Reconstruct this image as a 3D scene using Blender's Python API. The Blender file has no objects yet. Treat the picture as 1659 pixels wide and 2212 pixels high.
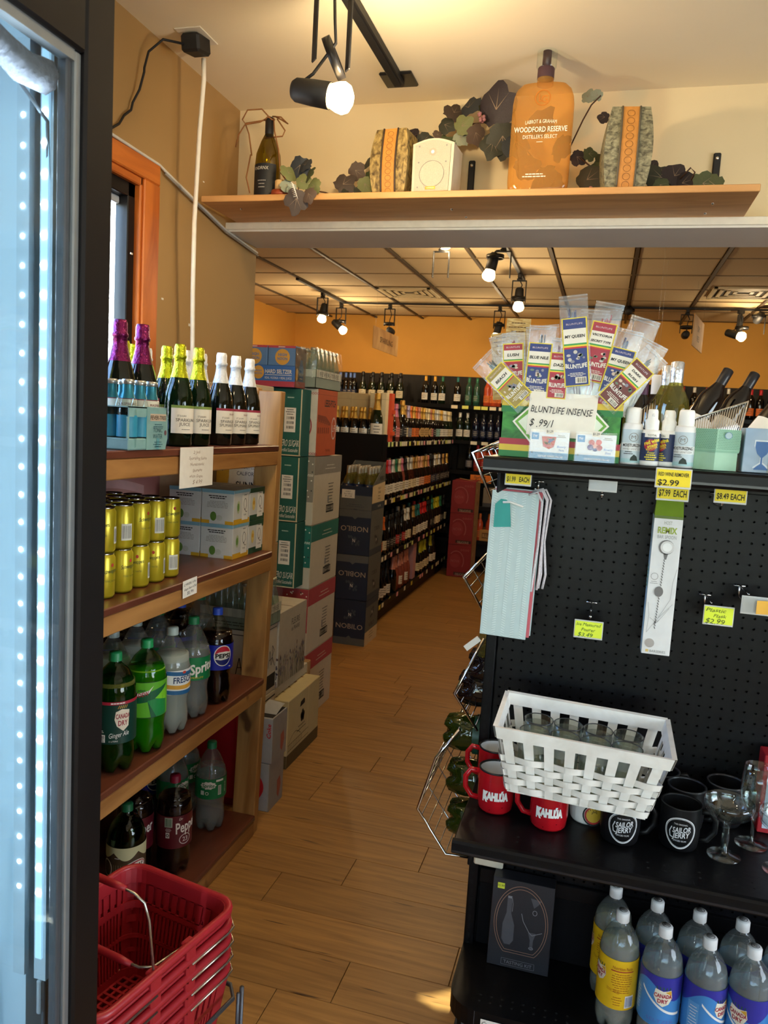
import bpy, bmesh, math, random
from mathutils import Vector, Matrix
from mathutils.geometry import tessellate_polygon
random.seed(7)
PI = math.pi
SC = bpy.context.scene
COL = SC.collection

# ---------------------------------------------------------------- camera
def basis(yaw, pitch, roll):
    cy, sy, cp, sp = math.cos(yaw), math.sin(yaw), math.cos(pitch), math.sin(pitch)
    fwd = Vector((-sy*cp, cy*cp, -sp)); right = Vector((cy, sy, 0)); up = right.cross(fwd)
    cr, sr = math.cos(roll), math.sin(roll)
    return cr*right+sr*up, -sr*right+cr*up, fwd
cam = bpy.data.cameras.new('camera'); cam_ob = bpy.data.objects.new('camera', cam); COL.objects.link(cam_ob)
r_, u_, f_ = basis(0.26827874, 0.11449263, 0.05876538)
cam_ob.matrix_world = Matrix(((r_.x, u_.x, -f_.x, 0), (r_.y, u_.y, -f_.y, 0), (r_.z, u_.z, -f_.z, 1.6), (0, 0, 0, 1)))
cam.sensor_fit = 'VERTICAL'; cam.sensor_height = 36; cam.lens = 36*1690.9/2212
cam.clip_start = 0.02; cam.clip_end = 100
cam.dof.use_dof = True; cam.dof.focus_distance = 2.3; cam.dof.aperture_fstop = 9.0
SC.camera = cam_ob

# ---------------------------------------------------------------- sky, lamps, exposure
w = bpy.data.worlds.new('sky'); SC.world = w; w.use_nodes = True
nt = w.node_tree; bgn = nt.nodes['Background']
sk = nt.nodes.new('ShaderNodeTexSky'); sk.sky_type = 'NISHITA'; sk.sun_elevation = math.radians(38); sk.sun_rotation = math.radians(200); sk.sun_disc = False
nt.links.new(sk.outputs[0], bgn.inputs[0]); bgn.inputs[1].default_value = 2.4; sk.dust_density = 0.1; sk.ozone_density = 3.0
SC.view_settings.view_transform = 'Standard'; SC.view_settings.look = 'None'; SC.view_settings.gamma = 1
SC.view_settings.use_curve_mapping = False; SC.view_settings.exposure = 0.08
SC.cycles.use_denoising = True; SC.cycles.caustics_reflective = False; SC.cycles.caustics_refractive = False
SC.cycles.max_bounces = 10; SC.cycles.transparent_max_bounces = 24; SC.cycles.sample_clamp_indirect = 6
def lamp(name, kind, loc, energy, color, **kw):
    l = bpy.data.lights.new(name, kind); l.energy = energy; l.color = color
    for k, v in kw.items():
        if k != 'aim': setattr(l, k, v)
    o = bpy.data.objects.new(name, l); COL.objects.link(o); o.location = loc
    if 'aim' in kw: o.rotation_euler = (Vector(kw['aim'])-Vector(loc)).to_track_quat('-Z', 'Y').to_euler()
    return o
DAY = (0.90, 0.95, 1.0); WARM = (1.0, 0.77, 0.47)
# daylight entering through the storefront glass behind the camera
lamp('storefront_daylight', 'AREA', (1.0, -2.7, 1.75), 22, DAY, shape='RECTANGLE', size=3.6, size_y=1.9, aim=(-.6, 2.5, 1.1))
lamp('right_fill_light', 'AREA', (3.05, .75, 1.45), 64, DAY, shape='RECTANGLE', size=1.7, size_y=1.5, aim=(-1.3, 1.6, .9))  # added side fill for the left shelves, no known source there
# the sun; an added unseen sheet outside lets only one beam through
lamp('sun', 'SUN', (.42, -5.0, 4.2), 85.0, (1, .93, .8), angle=0.0025, aim=(-.83, 0, 1.65))

# ---------------------------------------------------------------- helpers
def C(h, a=1.0):
    h = h.lstrip('#'); out = []
    for i in (0, 2, 4):
        c = int(h[i:i+2], 16)/255
        out.append(c/12.92 if c <= 0.04045 else ((c+0.055)/1.055)**2.4)
    return (*out, a)
MATS = {}
def nodes(name):
    m = bpy.data.materials.new(name); m.use_nodes = True; MATS[name] = m
    n = m.node_tree.nodes; b = n['Principled BSDF']
    return m, m.node_tree, n, m.node_tree.links, b
def setb(b, rough, metal, spec=0.5, coat=0):
    b.inputs['Roughness'].default_value = rough; b.inputs['Metallic'].default_value = metal
    b.inputs['Specular IOR Level'].default_value = spec; b.inputs['Coat Weight'].default_value = coat
def mat(hexc, rough=.5, metal=0, noise=(30, .06), bump=0, spec=.5, coat=0, stretch=None, name=None):
    """plain procedural surface: colour with a fine noise variation"""
    key = name or f'{hexc}_{rough}_{metal}_{noise}_{bump}_{spec}_{coat}_{stretch}'
    if key in MATS: return MATS[key]
    m, t, n, l, b = nodes(key); setb(b, rough, metal, spec, coat)
    tc = n.new('ShaderNodeTexCoord'); nz = n.new('ShaderNodeTexNoise'); nz.inputs['Scale'].default_value = noise[0]; nz.inputs['Detail'].default_value = 3
    src = tc.outputs['Object']
    if stretch:
        mp = n.new('ShaderNodeMapping'); mp.inputs['Scale'].default_value = stretch; l.new(src, mp.inputs[0]); src = mp.outputs[0]
    l.new(src, nz.inputs['Vector'])
    mx = n.new('ShaderNodeMix'); mx.data_type = 'RGBA'; c = C(hexc); a = noise[1]
    mx.inputs[6].default_value = tuple(max(0, x*(1-2*a)) for x in c[:3])+(1,)
    mx.inputs[7].default_value = tuple(min(1, x*(1+2*a)) for x in c[:3])+(1,)
    l.new(nz.outputs['Fac'], mx.inputs[0]); l.new(mx.outputs[2], b.inputs['Base Color'])
    if bump:
        bp = n.new('ShaderNodeBump'); bp.inputs['Strength'].default_value = bump; bp.inputs['Distance'].default_value = .004
        l.new(nz.outputs['Fac'], bp.inputs['Height']); l.new(bp.outputs[0], b.inputs['Normal'])
    return m
def wood(name, c0, c1, rough=.5, scale=(1, 1, 1), geo=False, knots=False, detail=6, vary=0.0, bump=.12, extra=None):
    m, t, n, l, b = nodes(name); setb(b, rough, 0)
    if geo: src = n.new('ShaderNodeNewGeometry').outputs['Position']
    else: src = n.new('ShaderNodeTexCoord').outputs['Object']
    mp = n.new('ShaderNodeMapping'); mp.inputs['Scale'].default_value = scale; l.new(src, mp.inputs[0])
    nz = n.new('ShaderNodeTexNoise'); nz.inputs['Scale'].default_value = 1; nz.inputs['Detail'].default_value = detail; nz.inputs['Distortion'].default_value = .6
    oi = n.new('ShaderNodeObjectInfo')
    if vary:
        ad = n.new('ShaderNodeVectorMath'); ad.operation = 'ADD'; cm = n.new('ShaderNodeVectorMath'); cm.operation = 'SCALE'
        cb = n.new('ShaderNodeCombineXYZ'); l.new(oi.outputs['Random'], cb.inputs[0]); l.new(oi.outputs['Random'], cb.inputs[1])
        l.new(cb.outputs[0], cm.inputs[0]); cm.inputs['Scale'].default_value = 40; l.new(mp.outputs[0], ad.inputs[0]); l.new(cm.outputs[0], ad.inputs[1]); l.new(ad.outputs[0], nz.inputs['Vector'])
    else: l.new(mp.outputs[0], nz.inputs['Vector'])
    cr = n.new('ShaderNodeValToRGB'); cr.color_ramp.elements[0].position = .33; cr.color_ramp.elements[1].position = .68
    cr.color_ramp.elements[0].color = C(c0); cr.color_ramp.elements[1].color = C(c1)
    l.new(nz.outputs['Fac'], cr.inputs[0]); out = cr.outputs[0]
    if extra:     # short dark flecks along the grain
        n2 = n.new('ShaderNodeTexNoise'); n2.inputs['Scale'].default_value = 1; n2.inputs['Detail'].default_value = 2
        m2 = n.new('ShaderNodeMapping'); m2.inputs['Scale'].default_value = extra[1]; l.new(src, m2.inputs[0]); l.new(m2.outputs[0], n2.inputs['Vector'])
        r2 = n.new('ShaderNodeValToRGB'); r2.color_ramp.elements[0].position = .66; r2.color_ramp.elements[1].position = .74
        l.new(n2.outputs['Fac'], r2.inputs[0]); mx = n.new('ShaderNodeMix'); mx.data_type = 'RGBA'
        l.new(r2.outputs[0], mx.inputs[0]); l.new(out, mx.inputs[6]); mx.inputs[7].default_value = C(extra[0]); out = mx.outputs[2]
    if vary:
        hs = n.new('ShaderNodeHueSaturation'); mr = n.new('ShaderNodeMapRange'); mr.inputs[3].default_value = 1-vary; mr.inputs[4].default_value = 1+vary
        l.new(oi.outputs['Random'], mr.inputs[0]); l.new(mr.outputs[0], hs.inputs['Value']); l.new(out, hs.inputs['Color']); out = hs.outputs[0]
    l.new(out, b.inputs['Base Color'])
    bp = n.new('ShaderNodeBump'); bp.inputs['Strength'].default_value = bump; bp.inputs['Distance'].default_value = .002
    l.new(nz.outputs['Fac'], bp.inputs['Height']); l.new(bp.outputs[0], b.inputs['Normal'])
    return m
def glow(name, hexc, strength):
    if name in MATS: return MATS[name]
    m, t, n, l, b = nodes(name); b.inputs['Base Color'].default_value = C(hexc)
    b.inputs['Emission Color'].default_value = C(hexc); b.inputs['Emission Strength'].default_value = strength
    return m
def clear(name, hexc, rough=.03, ior=1.45, gain=1.0, base=0.0, body=None):
    """thin clear film, glass wall or tinted liquid: tinted pass-through with Fresnel reflection, optionally partly milky"""
    if name in MATS: return MATS[name]
    m, t, n, l, b = nodes(name); out = n['Material Output']; n.remove(b)
    tr = n.new('ShaderNodeBsdfTransparent'); tr.inputs[0].default_value = C(hexc)
    gl = n.new('ShaderNodeBsdfGlossy'); gl.inputs['Roughness'].default_value = rough
    nz = n.new('ShaderNodeTexNoise'); nz.inputs['Scale'].default_value = 9; bp = n.new('ShaderNodeBump'); bp.inputs['Strength'].default_value = .08; bp.inputs['Distance'].default_value = .01
    l.new(nz.outputs['Fac'], bp.inputs['Height']); l.new(bp.outputs[0], gl.inputs['Normal'])
    fr = n.new('ShaderNodeLayerWeight'); fr.inputs[0].default_value = .5
    pw = n.new('ShaderNodeMath'); pw.operation = 'POWER'; pw.inputs[1].default_value = 4.0; l.new(fr.outputs['Facing'], pw.inputs[0])
    mu = n.new('ShaderNodeMath'); mu.operation = 'MULTIPLY_ADD'; mu.inputs[1].default_value = .55*gain; mu.inputs[2].default_value = base+.025*(ior > 1.3); mu.use_clamp = True
    l.new(pw.outputs[0], mu.inputs[0]); mx = n.new('ShaderNodeMixShader'); l.new(mu.outputs[0], mx.inputs[0])
    first = tr.outputs[0]
    if body:      # (colour, share) diffuse share for milky or dusty material
        df = n.new('ShaderNodeBsdfDiffuse'); df.inputs[0].default_value = C(body[0]); m2 = n.new('ShaderNodeMixShader'); m2.inputs[0].default_value = body[1]
        l.new(tr.outputs[0], m2.inputs[1]); l.new(df.outputs[0], m2.inputs[2]); first = m2.outputs[0]
    l.new(first, mx.inputs[1]); l.new(gl.outputs[0], mx.inputs[2]); l.new(mx.outputs[0], out.inputs[0])
    return m
def refract(name, hexc, rough=0.0, ior=1.45):
    if name in MATS: return MATS[name]
    m, t, n, l, b = nodes(name); setb(b, rough, 0); b.inputs['Base Color'].default_value = C(hexc)
    b.inputs['Transmission Weight'].default_value = 1; b.inputs['IOR'].default_value = ior
    return m

TXT = {}
def text_geo(s, bold=0.0, shear=0.0):
    k = (s, bold, shear)
    if k not in TXT:
        cu = bpy.data.curves.new('t', 'FONT'); cu.body = s; cu.resolution_u = 2; cu.offset = bold; cu.shear = shear; cu.size = 1; cu.align_x = 'CENTER'
        o = bpy.data.objects.new('t', cu); me = bpy.data.meshes.new_from_object(o)
        v = [(q.co.x, q.co.y) for q in me.vertices]; f = [tuple(p.vertices) for p in me.polygons]
        bpy.data.objects.remove(o); bpy.data.curves.remove(cu); bpy.data.meshes.remove(me)
        if v:
            x0 = min(a for a, b in v); x1 = max(a for a, b in v); y0 = min(b for a, b in v); y1 = max(b for a, b in v)
        else: x0 = x1 = y0 = y1 = 0
        TXT[k] = (v, f, x0, x1, y0, y1)
    return TXT[k]
def plane(o, U, V, off=.0008):
    o, U, V = Vector(o), Vector(U).normalized(), Vector(V).normalized(); N = U.cross(V)
    return lambda u, v, e=0: o+U*u+V*v+N*(off+e)
def cyl(r, z0=0, a0=-PI/2, cx=0, cy=0):
    f = lambda u, v, e=0: Vector((cx+(r+.0006+e)*math.cos(a0+u/r), cy+(r+.0006+e)*math.sin(a0+u/r), z0+v))
    f.step = max(.003, r*.22); return f
def fine(vs, fs, step):
    """split flat triangles until none is wider than step, so that print follows a round bottle"""
    out = []; v = list(vs); cache = {}
    def mid(a, b):
        k = (min(a, b), max(a, b))
        if k not in cache: cache[k] = len(v); v.append(((v[a][0]+v[b][0])/2, (v[a][1]+v[b][1])/2))
        return cache[k]
    st = [(f[0], f[i], f[i+1]) for f in fs for i in range(1, len(f)-1)]
    while st:
        a, b, c = st.pop(); d = [abs(v[a][0]-v[b][0]), abs(v[b][0]-v[c][0]), abs(v[c][0]-v[a][0])]; k = d.index(max(d))
        if d[k] <= step: out.append((a, b, c)); continue
        if k == 1: a, b, c = b, c, a
        elif k == 2: a, b, c = c, a, b
        m_ = mid(a, b); st += [(a, m_, c), (m_, b, c)]
    return v, out

class MB:
    """collects shapes, then links them as one mesh"""
    def __init__(s): s.v, s.f, s.m, s.s, s.mats = [], [], [], [], []
    def mi(s, m):
        if m not in s.mats: s.mats.append(m)
        return s.mats.index(m)
    def add(s, vs, fs, m, smooth=False, M=None):
        o = len(s.v); k = s.mi(m)
        s.v += [tuple(M @ Vector(q)) if M else tuple(q) for q in vs]
        for f in fs: s.f.append(tuple(o+i for i in f)); s.m.append(k); s.s.append(smooth)
        return s
    def box(s, x0, x1, y0, y1, z0, z1, m, b=0.0, M=None, taper=None):
        if b <= 0:
            v = [(x, y, z) for z in (z0, z1) for y in (y0, y1) for x in (x0, x1)]
            f = [(0, 2, 3, 1), (4, 5, 7, 6), (0, 1, 5, 4), (2, 6, 7, 3), (0, 4, 6, 2), (1, 3, 7, 5)]
            return s.add(v, f, m, False, M)
        b = min(b, (x1-x0)*.49, (y1-y0)*.49, (z1-z0)*.49)
        bm = bmesh.new(); bmesh.ops.create_cube(bm, size=1)
        for q in bm.verts: q.co = ((x0+x1)/2+q.co.x*(x1-x0), (y0+y1)/2+q.co.y*(y1-y0), (z0+z1)/2+q.co.z*(z1-z0))
        bmesh.ops.bevel(bm, geom=bm.edges[:], offset=b, segments=1, affect='EDGES')
        bm.verts.index_update(); v = [q.co[:] for q in bm.verts]; f = [tuple(q.index for q in p.verts) for p in bm.faces]; bm.free()
        return s.add(v, f, m, False, M)
    def lathe(s, prof, m, seg=24, smooth=True, M=None, mod=None, cx=0, cy=0, a0=0, a1=2*PI):
        v, rows = [], []; full = abs(a1-a0-2*PI) < 1e-6; n = seg if full else seg+1
        for r, z in prof:
            if r < 1e-6: rows.append([len(v)]); v.append((cx, cy, z)); continue
            row = []
            for i in range(n):
                a = a0+(a1-a0)*i/seg; rr, zz = mod(r, z, a) if mod else (r, z)
                row.append(len(v)); v.append((cx+rr*math.cos(a), cy+rr*math.sin(a), zz))
            rows.append(row)
        f = []
        for A, B in zip(rows, rows[1:]):
            for i in range(seg):
                j = (i+1) % n
                if len(A) == 1 and len(B) == 1: continue
                if len(A) == 1: f.append((A[0], B[j], B[i]))
                elif len(B) == 1: f.append((A[i], A[j], B[0]))
                else: f.append((A[i], A[j], B[j], B[i]))
        return s.add(v, f, m, smooth, M)
    def tube(s, path, r, m, seg=8, closed=False, smooth=True, M=None, caps=True):
        P = [Vector(p) for p in path]; n = len(P); v, f = [], []
        up = None
        for i in range(n):
            if closed: t = (P[(i+1) % n]-P[i-1]).normalized()
            else: t = (P[min(i+1, n-1)]-P[max(i-1, 0)]).normalized()
            if up is None:
                up = Vector((0, 0, 1)) if abs(t.z) < .9 else Vector((1, 0, 0))
            a = t.cross(up)
            if a.length < 1e-5: a = t.orthogonal()
            a.normalize(); b = a.cross(t).normalized(); up = b
            rr = r[i] if isinstance(r, (list, tuple)) else r
            for k in range(seg):
                q = 2*PI*k/seg; v.append(P[i]+a*(rr*math.cos(q))+b*(rr*math.sin(q)))
        for i in range(n if closed else n-1):
            j = (i+1) % n
            for k in range(seg): f.append((i*seg+k, i*seg+(k+1) % seg, j*seg+(k+1) % seg, j*seg+k))
        if caps and not closed: f.append(tuple(reversed(range(seg)))); f.append(tuple((n-1)*seg+k for k in range(seg)))
        return s.add(v, f, m, smooth, M)
    def grid(s, fn, nu, nv, m, smooth=True):
        v = [fn(i/nu, j/nv) for j in range(nv+1) for i in range(nu+1)]
        f = [(j*(nu+1)+i, j*(nu+1)+i+1, (j+1)*(nu+1)+i+1, (j+1)*(nu+1)+i) for j in range(nv) for i in range(nu)]
        return s.add(v, f, m, smooth)
    def rect(s, mp, u0, u1, v0, v1, m, nu=1, e=0, nv=1):
        return s.grid(lambda a, b: mp(u0+(u1-u0)*a, v0+(v1-v0)*b, e), nu, nv, m, nu > 1)
    def poly(s, mp, pts, m, e=0.0002):
        step = getattr(mp, 'step', None)
        if not step: return s.add([mp(u, v, e) for u, v in pts], [tuple(range(len(pts)))], m)
        tri = tessellate_polygon([[Vector((u, v, 0)) for u, v in pts]]); tri = [t if (pts[t[1]][0]-pts[t[0]][0])*(pts[t[2]][1]-pts[t[0]][1])-(pts[t[1]][1]-pts[t[0]][1])*(pts[t[2]][0]-pts[t[0]][0]) > 0 else (t[0], t[2], t[1]) for t in tri]
        v, f = fine(pts, tri, step); return s.add([mp(a, b, e) for a, b in v], f, m)
    def disc(s, mp, u, v, ru, rv, m, e=0.0002, n=20, rot=0):
        P = []
        for i in range(n):
            a = 2*PI*i/n; x, y = ru*math.cos(a), rv*math.sin(a); P.append((u+x*math.cos(rot)-y*math.sin(rot), v+x*math.sin(rot)+y*math.cos(rot)))
        return s.poly(mp, P, m, e)
    def ring(s, mp, u, v, ru, rv, w, m, e=0.0003, n=24, a0=0, a1=2*PI):
        vs = []
        for i in range(n+1):
            a = a0+(a1-a0)*i/n; c, d = math.cos(a), math.sin(a)
            vs += [mp(u+ru*c, v+rv*d, e), mp(u+(ru-w)*c, v+(rv-w)*d, e)]
        return s.add(vs, [(2*i, 2*i+2, 2*i+3, 2*i+1) for i in range(n)], m)
    def line(s, mp, pts, w, m, e=0.0004):
        for (a, b), (c, d) in zip(pts, pts[1:]):
            q = Vector((c-a, d-b)); L = q.length or 1; nx, ny = -q.y/L*w/2, q.x/L*w/2
            s.add([mp(a+nx, b+ny, e), mp(a-nx, b-ny, e), mp(c-nx, d-ny, e), mp(c+nx, d+ny, e)], [(0, 1, 2, 3)], m)
        return s
    def text(s, mp, txt, u, v, h, m, w=None, bold=0.0, shear=0.0, rot=0.0, e=0.0005, align='c', wob=0.0, arc=0.0):
        """text of cap height h centred at (u, v); w limits the width"""
        vs, fs, x0, x1, y0, y1 = text_geo(txt, bold, shear)
        if not vs: return s
        k = h/.7; kx = k
        if w: kx = w/(x1-x0)
        ox = {'c': -(x0+x1)/2, 'l': -x0, 'r': -x1}[align]; c, d = math.cos(rot), math.sin(rot); out = []
        for a, b in vs:
            X = (a+ox)*kx; Y = (b-.35)*k+math.sin(a*5.1+len(txt))*wob*h-arc*X*X
            out.append((u+X*c-Y*d, v+X*d+Y*c))
        step = getattr(mp, 'step', None)
        if step: out, fs = fine(out, fs, step)
        return s.add([mp(a, b, e) for a, b in out], fs, m)
    def bars(s, mp, u0, u1, v0, v1, m, n=14, seed=1, e=0.0004):
        R = random.Random(seed); x = u0; st = (u1-u0)/n
        for i in range(n):
            ww = st*R.choice((.3, .5, .7)); s.rect(mp, x, x+ww, v0, v1, m, 1, e); x += st
        return s
    def lines(s, mp, u, v, w, n, pitch, m, t=None, seed=3, align='c', e=0.0004):
        """rows of unreadably small print"""
        R = random.Random(seed); t = t or pitch*.4
        for i in range(n):
            x = w*R.uniform(.6, 1); a = u-x/2 if align == 'c' else u
            while x > 0:
                q = min(x, w*R.uniform(.08, .2)); s.rect(mp, a, a+q*.85, v-i*pitch-t/2, v-i*pitch+t/2, m, 1, e); a += q; x -= q
        return s
    def mesh(s, name):
        me = bpy.data.meshes.new(name); me.from_pydata(s.v, [], s.f)
        for m in s.mats: me.materials.append(m)
        me.polygons.foreach_set('material_index', s.m); me.polygons.foreach_set('use_smooth', s.s); me.update()
        return me
    def build(s, name, parent=None, loc=None, rot=None):
        return put(name, s.mesh(name), parent, loc, rot)
def put(name, me, parent=None, loc=None, rot=None):
    o = bpy.data.objects.new(name, me); COL.objects.link(o)
    if parent: o.parent = parent
    if loc: o.location = loc
    if rot: o.rotation_euler = rot
    return o
def tag(o, label, cat, group=None, kind=None):
    o['label'] = label; o['category'] = cat
    if group: o['group'] = group
    if kind: o['kind'] = kind
    return o
def thing(name, label, cat, loc=(0, 0, 0), rot=0, group=None):
    o = bpy.data.objects.new(name, None); COL.objects.link(o); o.location = loc; o.empty_display_size = .05
    o.rotation_euler = rot if isinstance(rot, tuple) else (0, 0, rot)
    return tag(o, label, cat, group)
def struct(name, mb):
    o = mb.build(name); o['kind'] = 'structure'; return o
PROTO = {}
def spawn(kind, name, label, cat, loc, rot=0, group=None, scale=None):
    """a thing of a kind already modelled: its Empty and its parts (mesh data shared)"""
    if callable(kind): key = kind.__name__
    else: key = kind
    if key not in PROTO: raise KeyError(key)
    t = thing(name, label, cat, loc, rot, group); made = []
    if scale: t.scale = (scale,)*3 if not isinstance(scale, tuple) else scale
    for pn, me, pi, lab in PROTO[key]:
        o = put(pn, me, made[pi] if pi is not None else t); made.append(o)
        if lab: o['label'] = lab
    return t
def proto(key, *parts):
    """parts: (name, MB[, index of the part it belongs to[, label]])"""
    PROTO[key] = [(p[0], p[1].mesh(p[0]), p[2] if len(p) > 2 else None, p[3] if len(p) > 3 else None) for p in parts]
ORD = ['', 'first', 'second', 'third', 'fourth', 'fifth', 'sixth', 'seventh', 'eighth', 'ninth', 'tenth', 'eleventh', 'twelfth', 'thirteenth', 'fourteenth', 'fifteenth', 'sixteenth', 'seventeenth', 'eighteenth', 'nineteenth', 'twentieth']
def arcpts(cx, cz, r, a0, a1, n): return [(cx+r*math.cos(a0+(a1-a0)*i/n), cz+r*math.sin(a0+(a1-a0)*i/n)) for i in range(n+1)]

# common materials
BLACK = mat('#141416', .35, 0, (40, .1), 0, .3); BLACKM = mat('#121214', .6, 0, (60, .1)); STEEL = mat('#c9c9c6', .22, 1, (40, .04)); CHROME = mat('#e4e4e2', .12, 1, (30, .03))
WHITE = mat('#efece4', .55); PAPER = mat('#f1ece0', .8, 0, (50, .03)); INK = mat('#161616', .7); GREYP = mat('#8c8a86', .7); YELTAG = mat('#f4dc2a', .6, 0, (40, .04)); NEON = mat('#e6f53a', .6, 0, (40, .03))
KRAFT = mat('#b08a5c', .85, 0, (90, .06)); DKGREY = mat('#37373a', .6)
CLEAR = clear('clear_glass', '#f6faf8', gain=1.2, base=.02); PET = clear('clear_pet', '#f4f6f5', .06, 1.5, 1.2, .02, ('#d6dad8', .07)); PETD = clear('clear_pet_dark', '#f2f3f2', .06, 1.5, 1.2, .02); FILM = clear('clear_film', '#fbfbfb', .18, 1.4, 1.0, .05, ('#ffffff', .05))
GOLDF = mat('#c9a24a', .3, .85, (120, .2), .5); SILVERF = mat('#cfd3da', .3, .8, (120, .12), .5)
# ================================================================ the setting
M_TAN = mat('#a88450', .8, 0, (3, .03), .05); M_CREAM = mat('#e6d3aa', .85, 0, (4, .02), .03); M_ORANGE = mat('#dca045', .8, 0, (4, .03), .05); M_CEIL = mat('#efe4c8', .9, 0, (3, .02))
M_GREYP = mat('#ebe3d6', .8, 0, (5, .03)); M_TILE = mat('#cbb48a', .95, 0, (160, .10), .5); M_TBAR = mat('#4a3a26', .6); M_SUB = mat('#5b4427', .8)
XW, YH, ZC, ZB = -1.62, 3.112, 2.882, 2.8
YB = 3.41
M_FLOOR = wood('floor_wood', '#8d6433', '#ad7f43', .42, (3, 48, 1), True, detail=9, vary=.08, extra=('#4a2d12', (5, 60, 1)))
m = MB(); m.box(-4.2, 3.6, -3.2, 9.4, -.12, -.004, M_SUB); fl = struct('floor', m)
R = random.Random(4)
row_y = [2.787-.1766*k for k in range(14)]
joint = {0: -.51, 1: -.743, 2: -.964, 4: -.593, 5: -.753}
PL, PW = 1.22, .1766
pk = MB(); pk.box(0, PL-.0016, 0, PW-.0016, -.012, 0, M_FLOOR, .0012); pkm = pk.mesh('plank')
for k in range(-26, 9):
    y = 2.787-PW*(k+1); j = joint.get(k, -R.uniform(.1, 1.2))
    x = j-PL
    while x > -1.95: x -= PL
    while x < .5:
        if x+PL > -2.6:
            o = put('plank', pkm, fl, (x, y, .0)); 
        x += PL
m = MB(); m.box(-4.2, 3.6, 2.787+PW*26, 9.4, -.003, -.0005, M_FLOOR); m.box(.6, 3.6, -3.2, 7.5, -.003, -.0005, M_FLOOR); m.box(-2.6, .6, -3.2, 1.15, -.003, -.0005, M_FLOOR); m.box(-4.2, -2.7, 1.1, 7.4, -.003, -.0005, M_FLOOR)
m.build('plank_field', fl)['kind'] = 'stuff'

# left wall with the window opening (y 1.75..2.902, z 1.05..2.522)
wy0, wy1, wz0, wz1 = 1.30, 2.474, 1.05, 2.386
m = MB()
for y0, y1, z0, z1 in ((-3.2, wy0, 0, ZC), (wy1, YB, 0, ZC), (wy0, wy1, 0, wz0), (wy0, wy1, wz1, ZC)): m.box(XW-.075, XW, y0, y1, z0, z1, M_TAN)
m.box(-3.86, XW-.074, YB-.16, YB-.001, 0, ZC, mat('#e9ebee', .8)); [m.box(-3.86, XW-.076, YB-.168, YB-.16, .1+k*.2, .29+k*.2, mat('#e4e8ee', .8)) for k in range(13)]
wl = struct('wall_left', m)
m = MB(); m.box(-3.86, -3.7, YB, 9.1, 0, ZC, M_ORANGE); struct('wall_left_rear', m)
m = MB(); m.box(-3.86, 3.4, 8.95, 9.1, 0, ZC, M_ORANGE); struct('wall_back', m)
m = MB()
for y0, y1, z0, z1 in ((-3.2, -.15, 0, ZC), (1.65, 8.95, 0, ZC), (-.15, 1.65, 0, .65), (-.15, 1.65, 2.25, ZC)): m.box(3.2, 3.36, y0, y1, z0, z1, M_TAN)  # opening made for an added window that side-lights the left shelves
struct('wall_right', m)
# wall behind the camera: two storefront panes, the masked sun beam comes in through them
m = MB(); m.box(XW, 3.2, -3.36, -3.2, 0, .7, M_TAN); m.box(XW, 3.2, -3.36, -3.2, 2.84, ZC, M_TAN); m.box(XW, -1.2, -3.36, -3.2, .7, 2.84, M_TAN); m.box(2.5, 3.2, -3.36, -3.2, .7, 2.84, M_TAN); struct('wall_front', m)
# unseen roof sheet added to block the sun; its hole shapes the floor patch
q = MB(); zp = 2.95; sx, sy = .25/1/.51*zp, 1/.51*zp; hp = [(-.376, 2.008), (-.33, 2.03), (-.27, 2.075), (-.2, 2.06), (-.2, 1.995), (-.27, 1.990), (-.316, 1.984)]
PT = [(3.6, -3.37), (-3.4, -3.37), (-3.4, -10), (3.6, -10)]; H_ = [(a+sx, b-sy) for a, b in hp]; tri = tessellate_polygon([[Vector((a, b, 0)) for a, b in PT], [Vector((a, b, 0)) for a, b in H_]]); vs = [(a, b, zp) for a, b in PT+H_]; q.add(vs, tri, mat('#8a8478', .8)); struct('sun_mask', q)
TINT = clear('tinted_glass', '#bcc3c6', .02, 1.4, .5, 0)  # tint added to hold the brighter outdoor light back from the room
for nm, b in (('window_2', (-1.2, .62, -3.30, -3.29, .7, 2.84)), ('window_3', (.66, 2.5, -3.30, -3.29, .7, 2.84)), ('fill_window', (3.29, 3.30, -.15, 1.65, .65, 2.25))):  # the last pane is the added right-wall one
    q = MB(); q.box(*b, TINT); struct(nm, q)
q = MB(); q.box(.62, .66, -3.34, -3.25, .7, 2.84, BLACKM); struct('trim_2', q)
m = MB(); m.box(-1.70, 3.36, -3.36, 3.22, ZC, ZC+.12, M_CEIL); struct('ceiling', m)
m = MB()
m.box(XW, 3.2, 3.2, YB, 2.39, ZC, M_CREAM); m.box(XW, 3.2, 3.22, YB, ZC-.01, ZC+.12, M_CREAM); struct('wall_header', m)
m = MB(); m.box(XW, 3.2, YH-.012, YB, 2.368, 2.396, mat('#efe6d2', .6), .002)
m.box(XW+.002, 3.198, YH-.002, YB+.004, 2.360, 2.369, M_GREYP); struct('trim_1', m)
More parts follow.
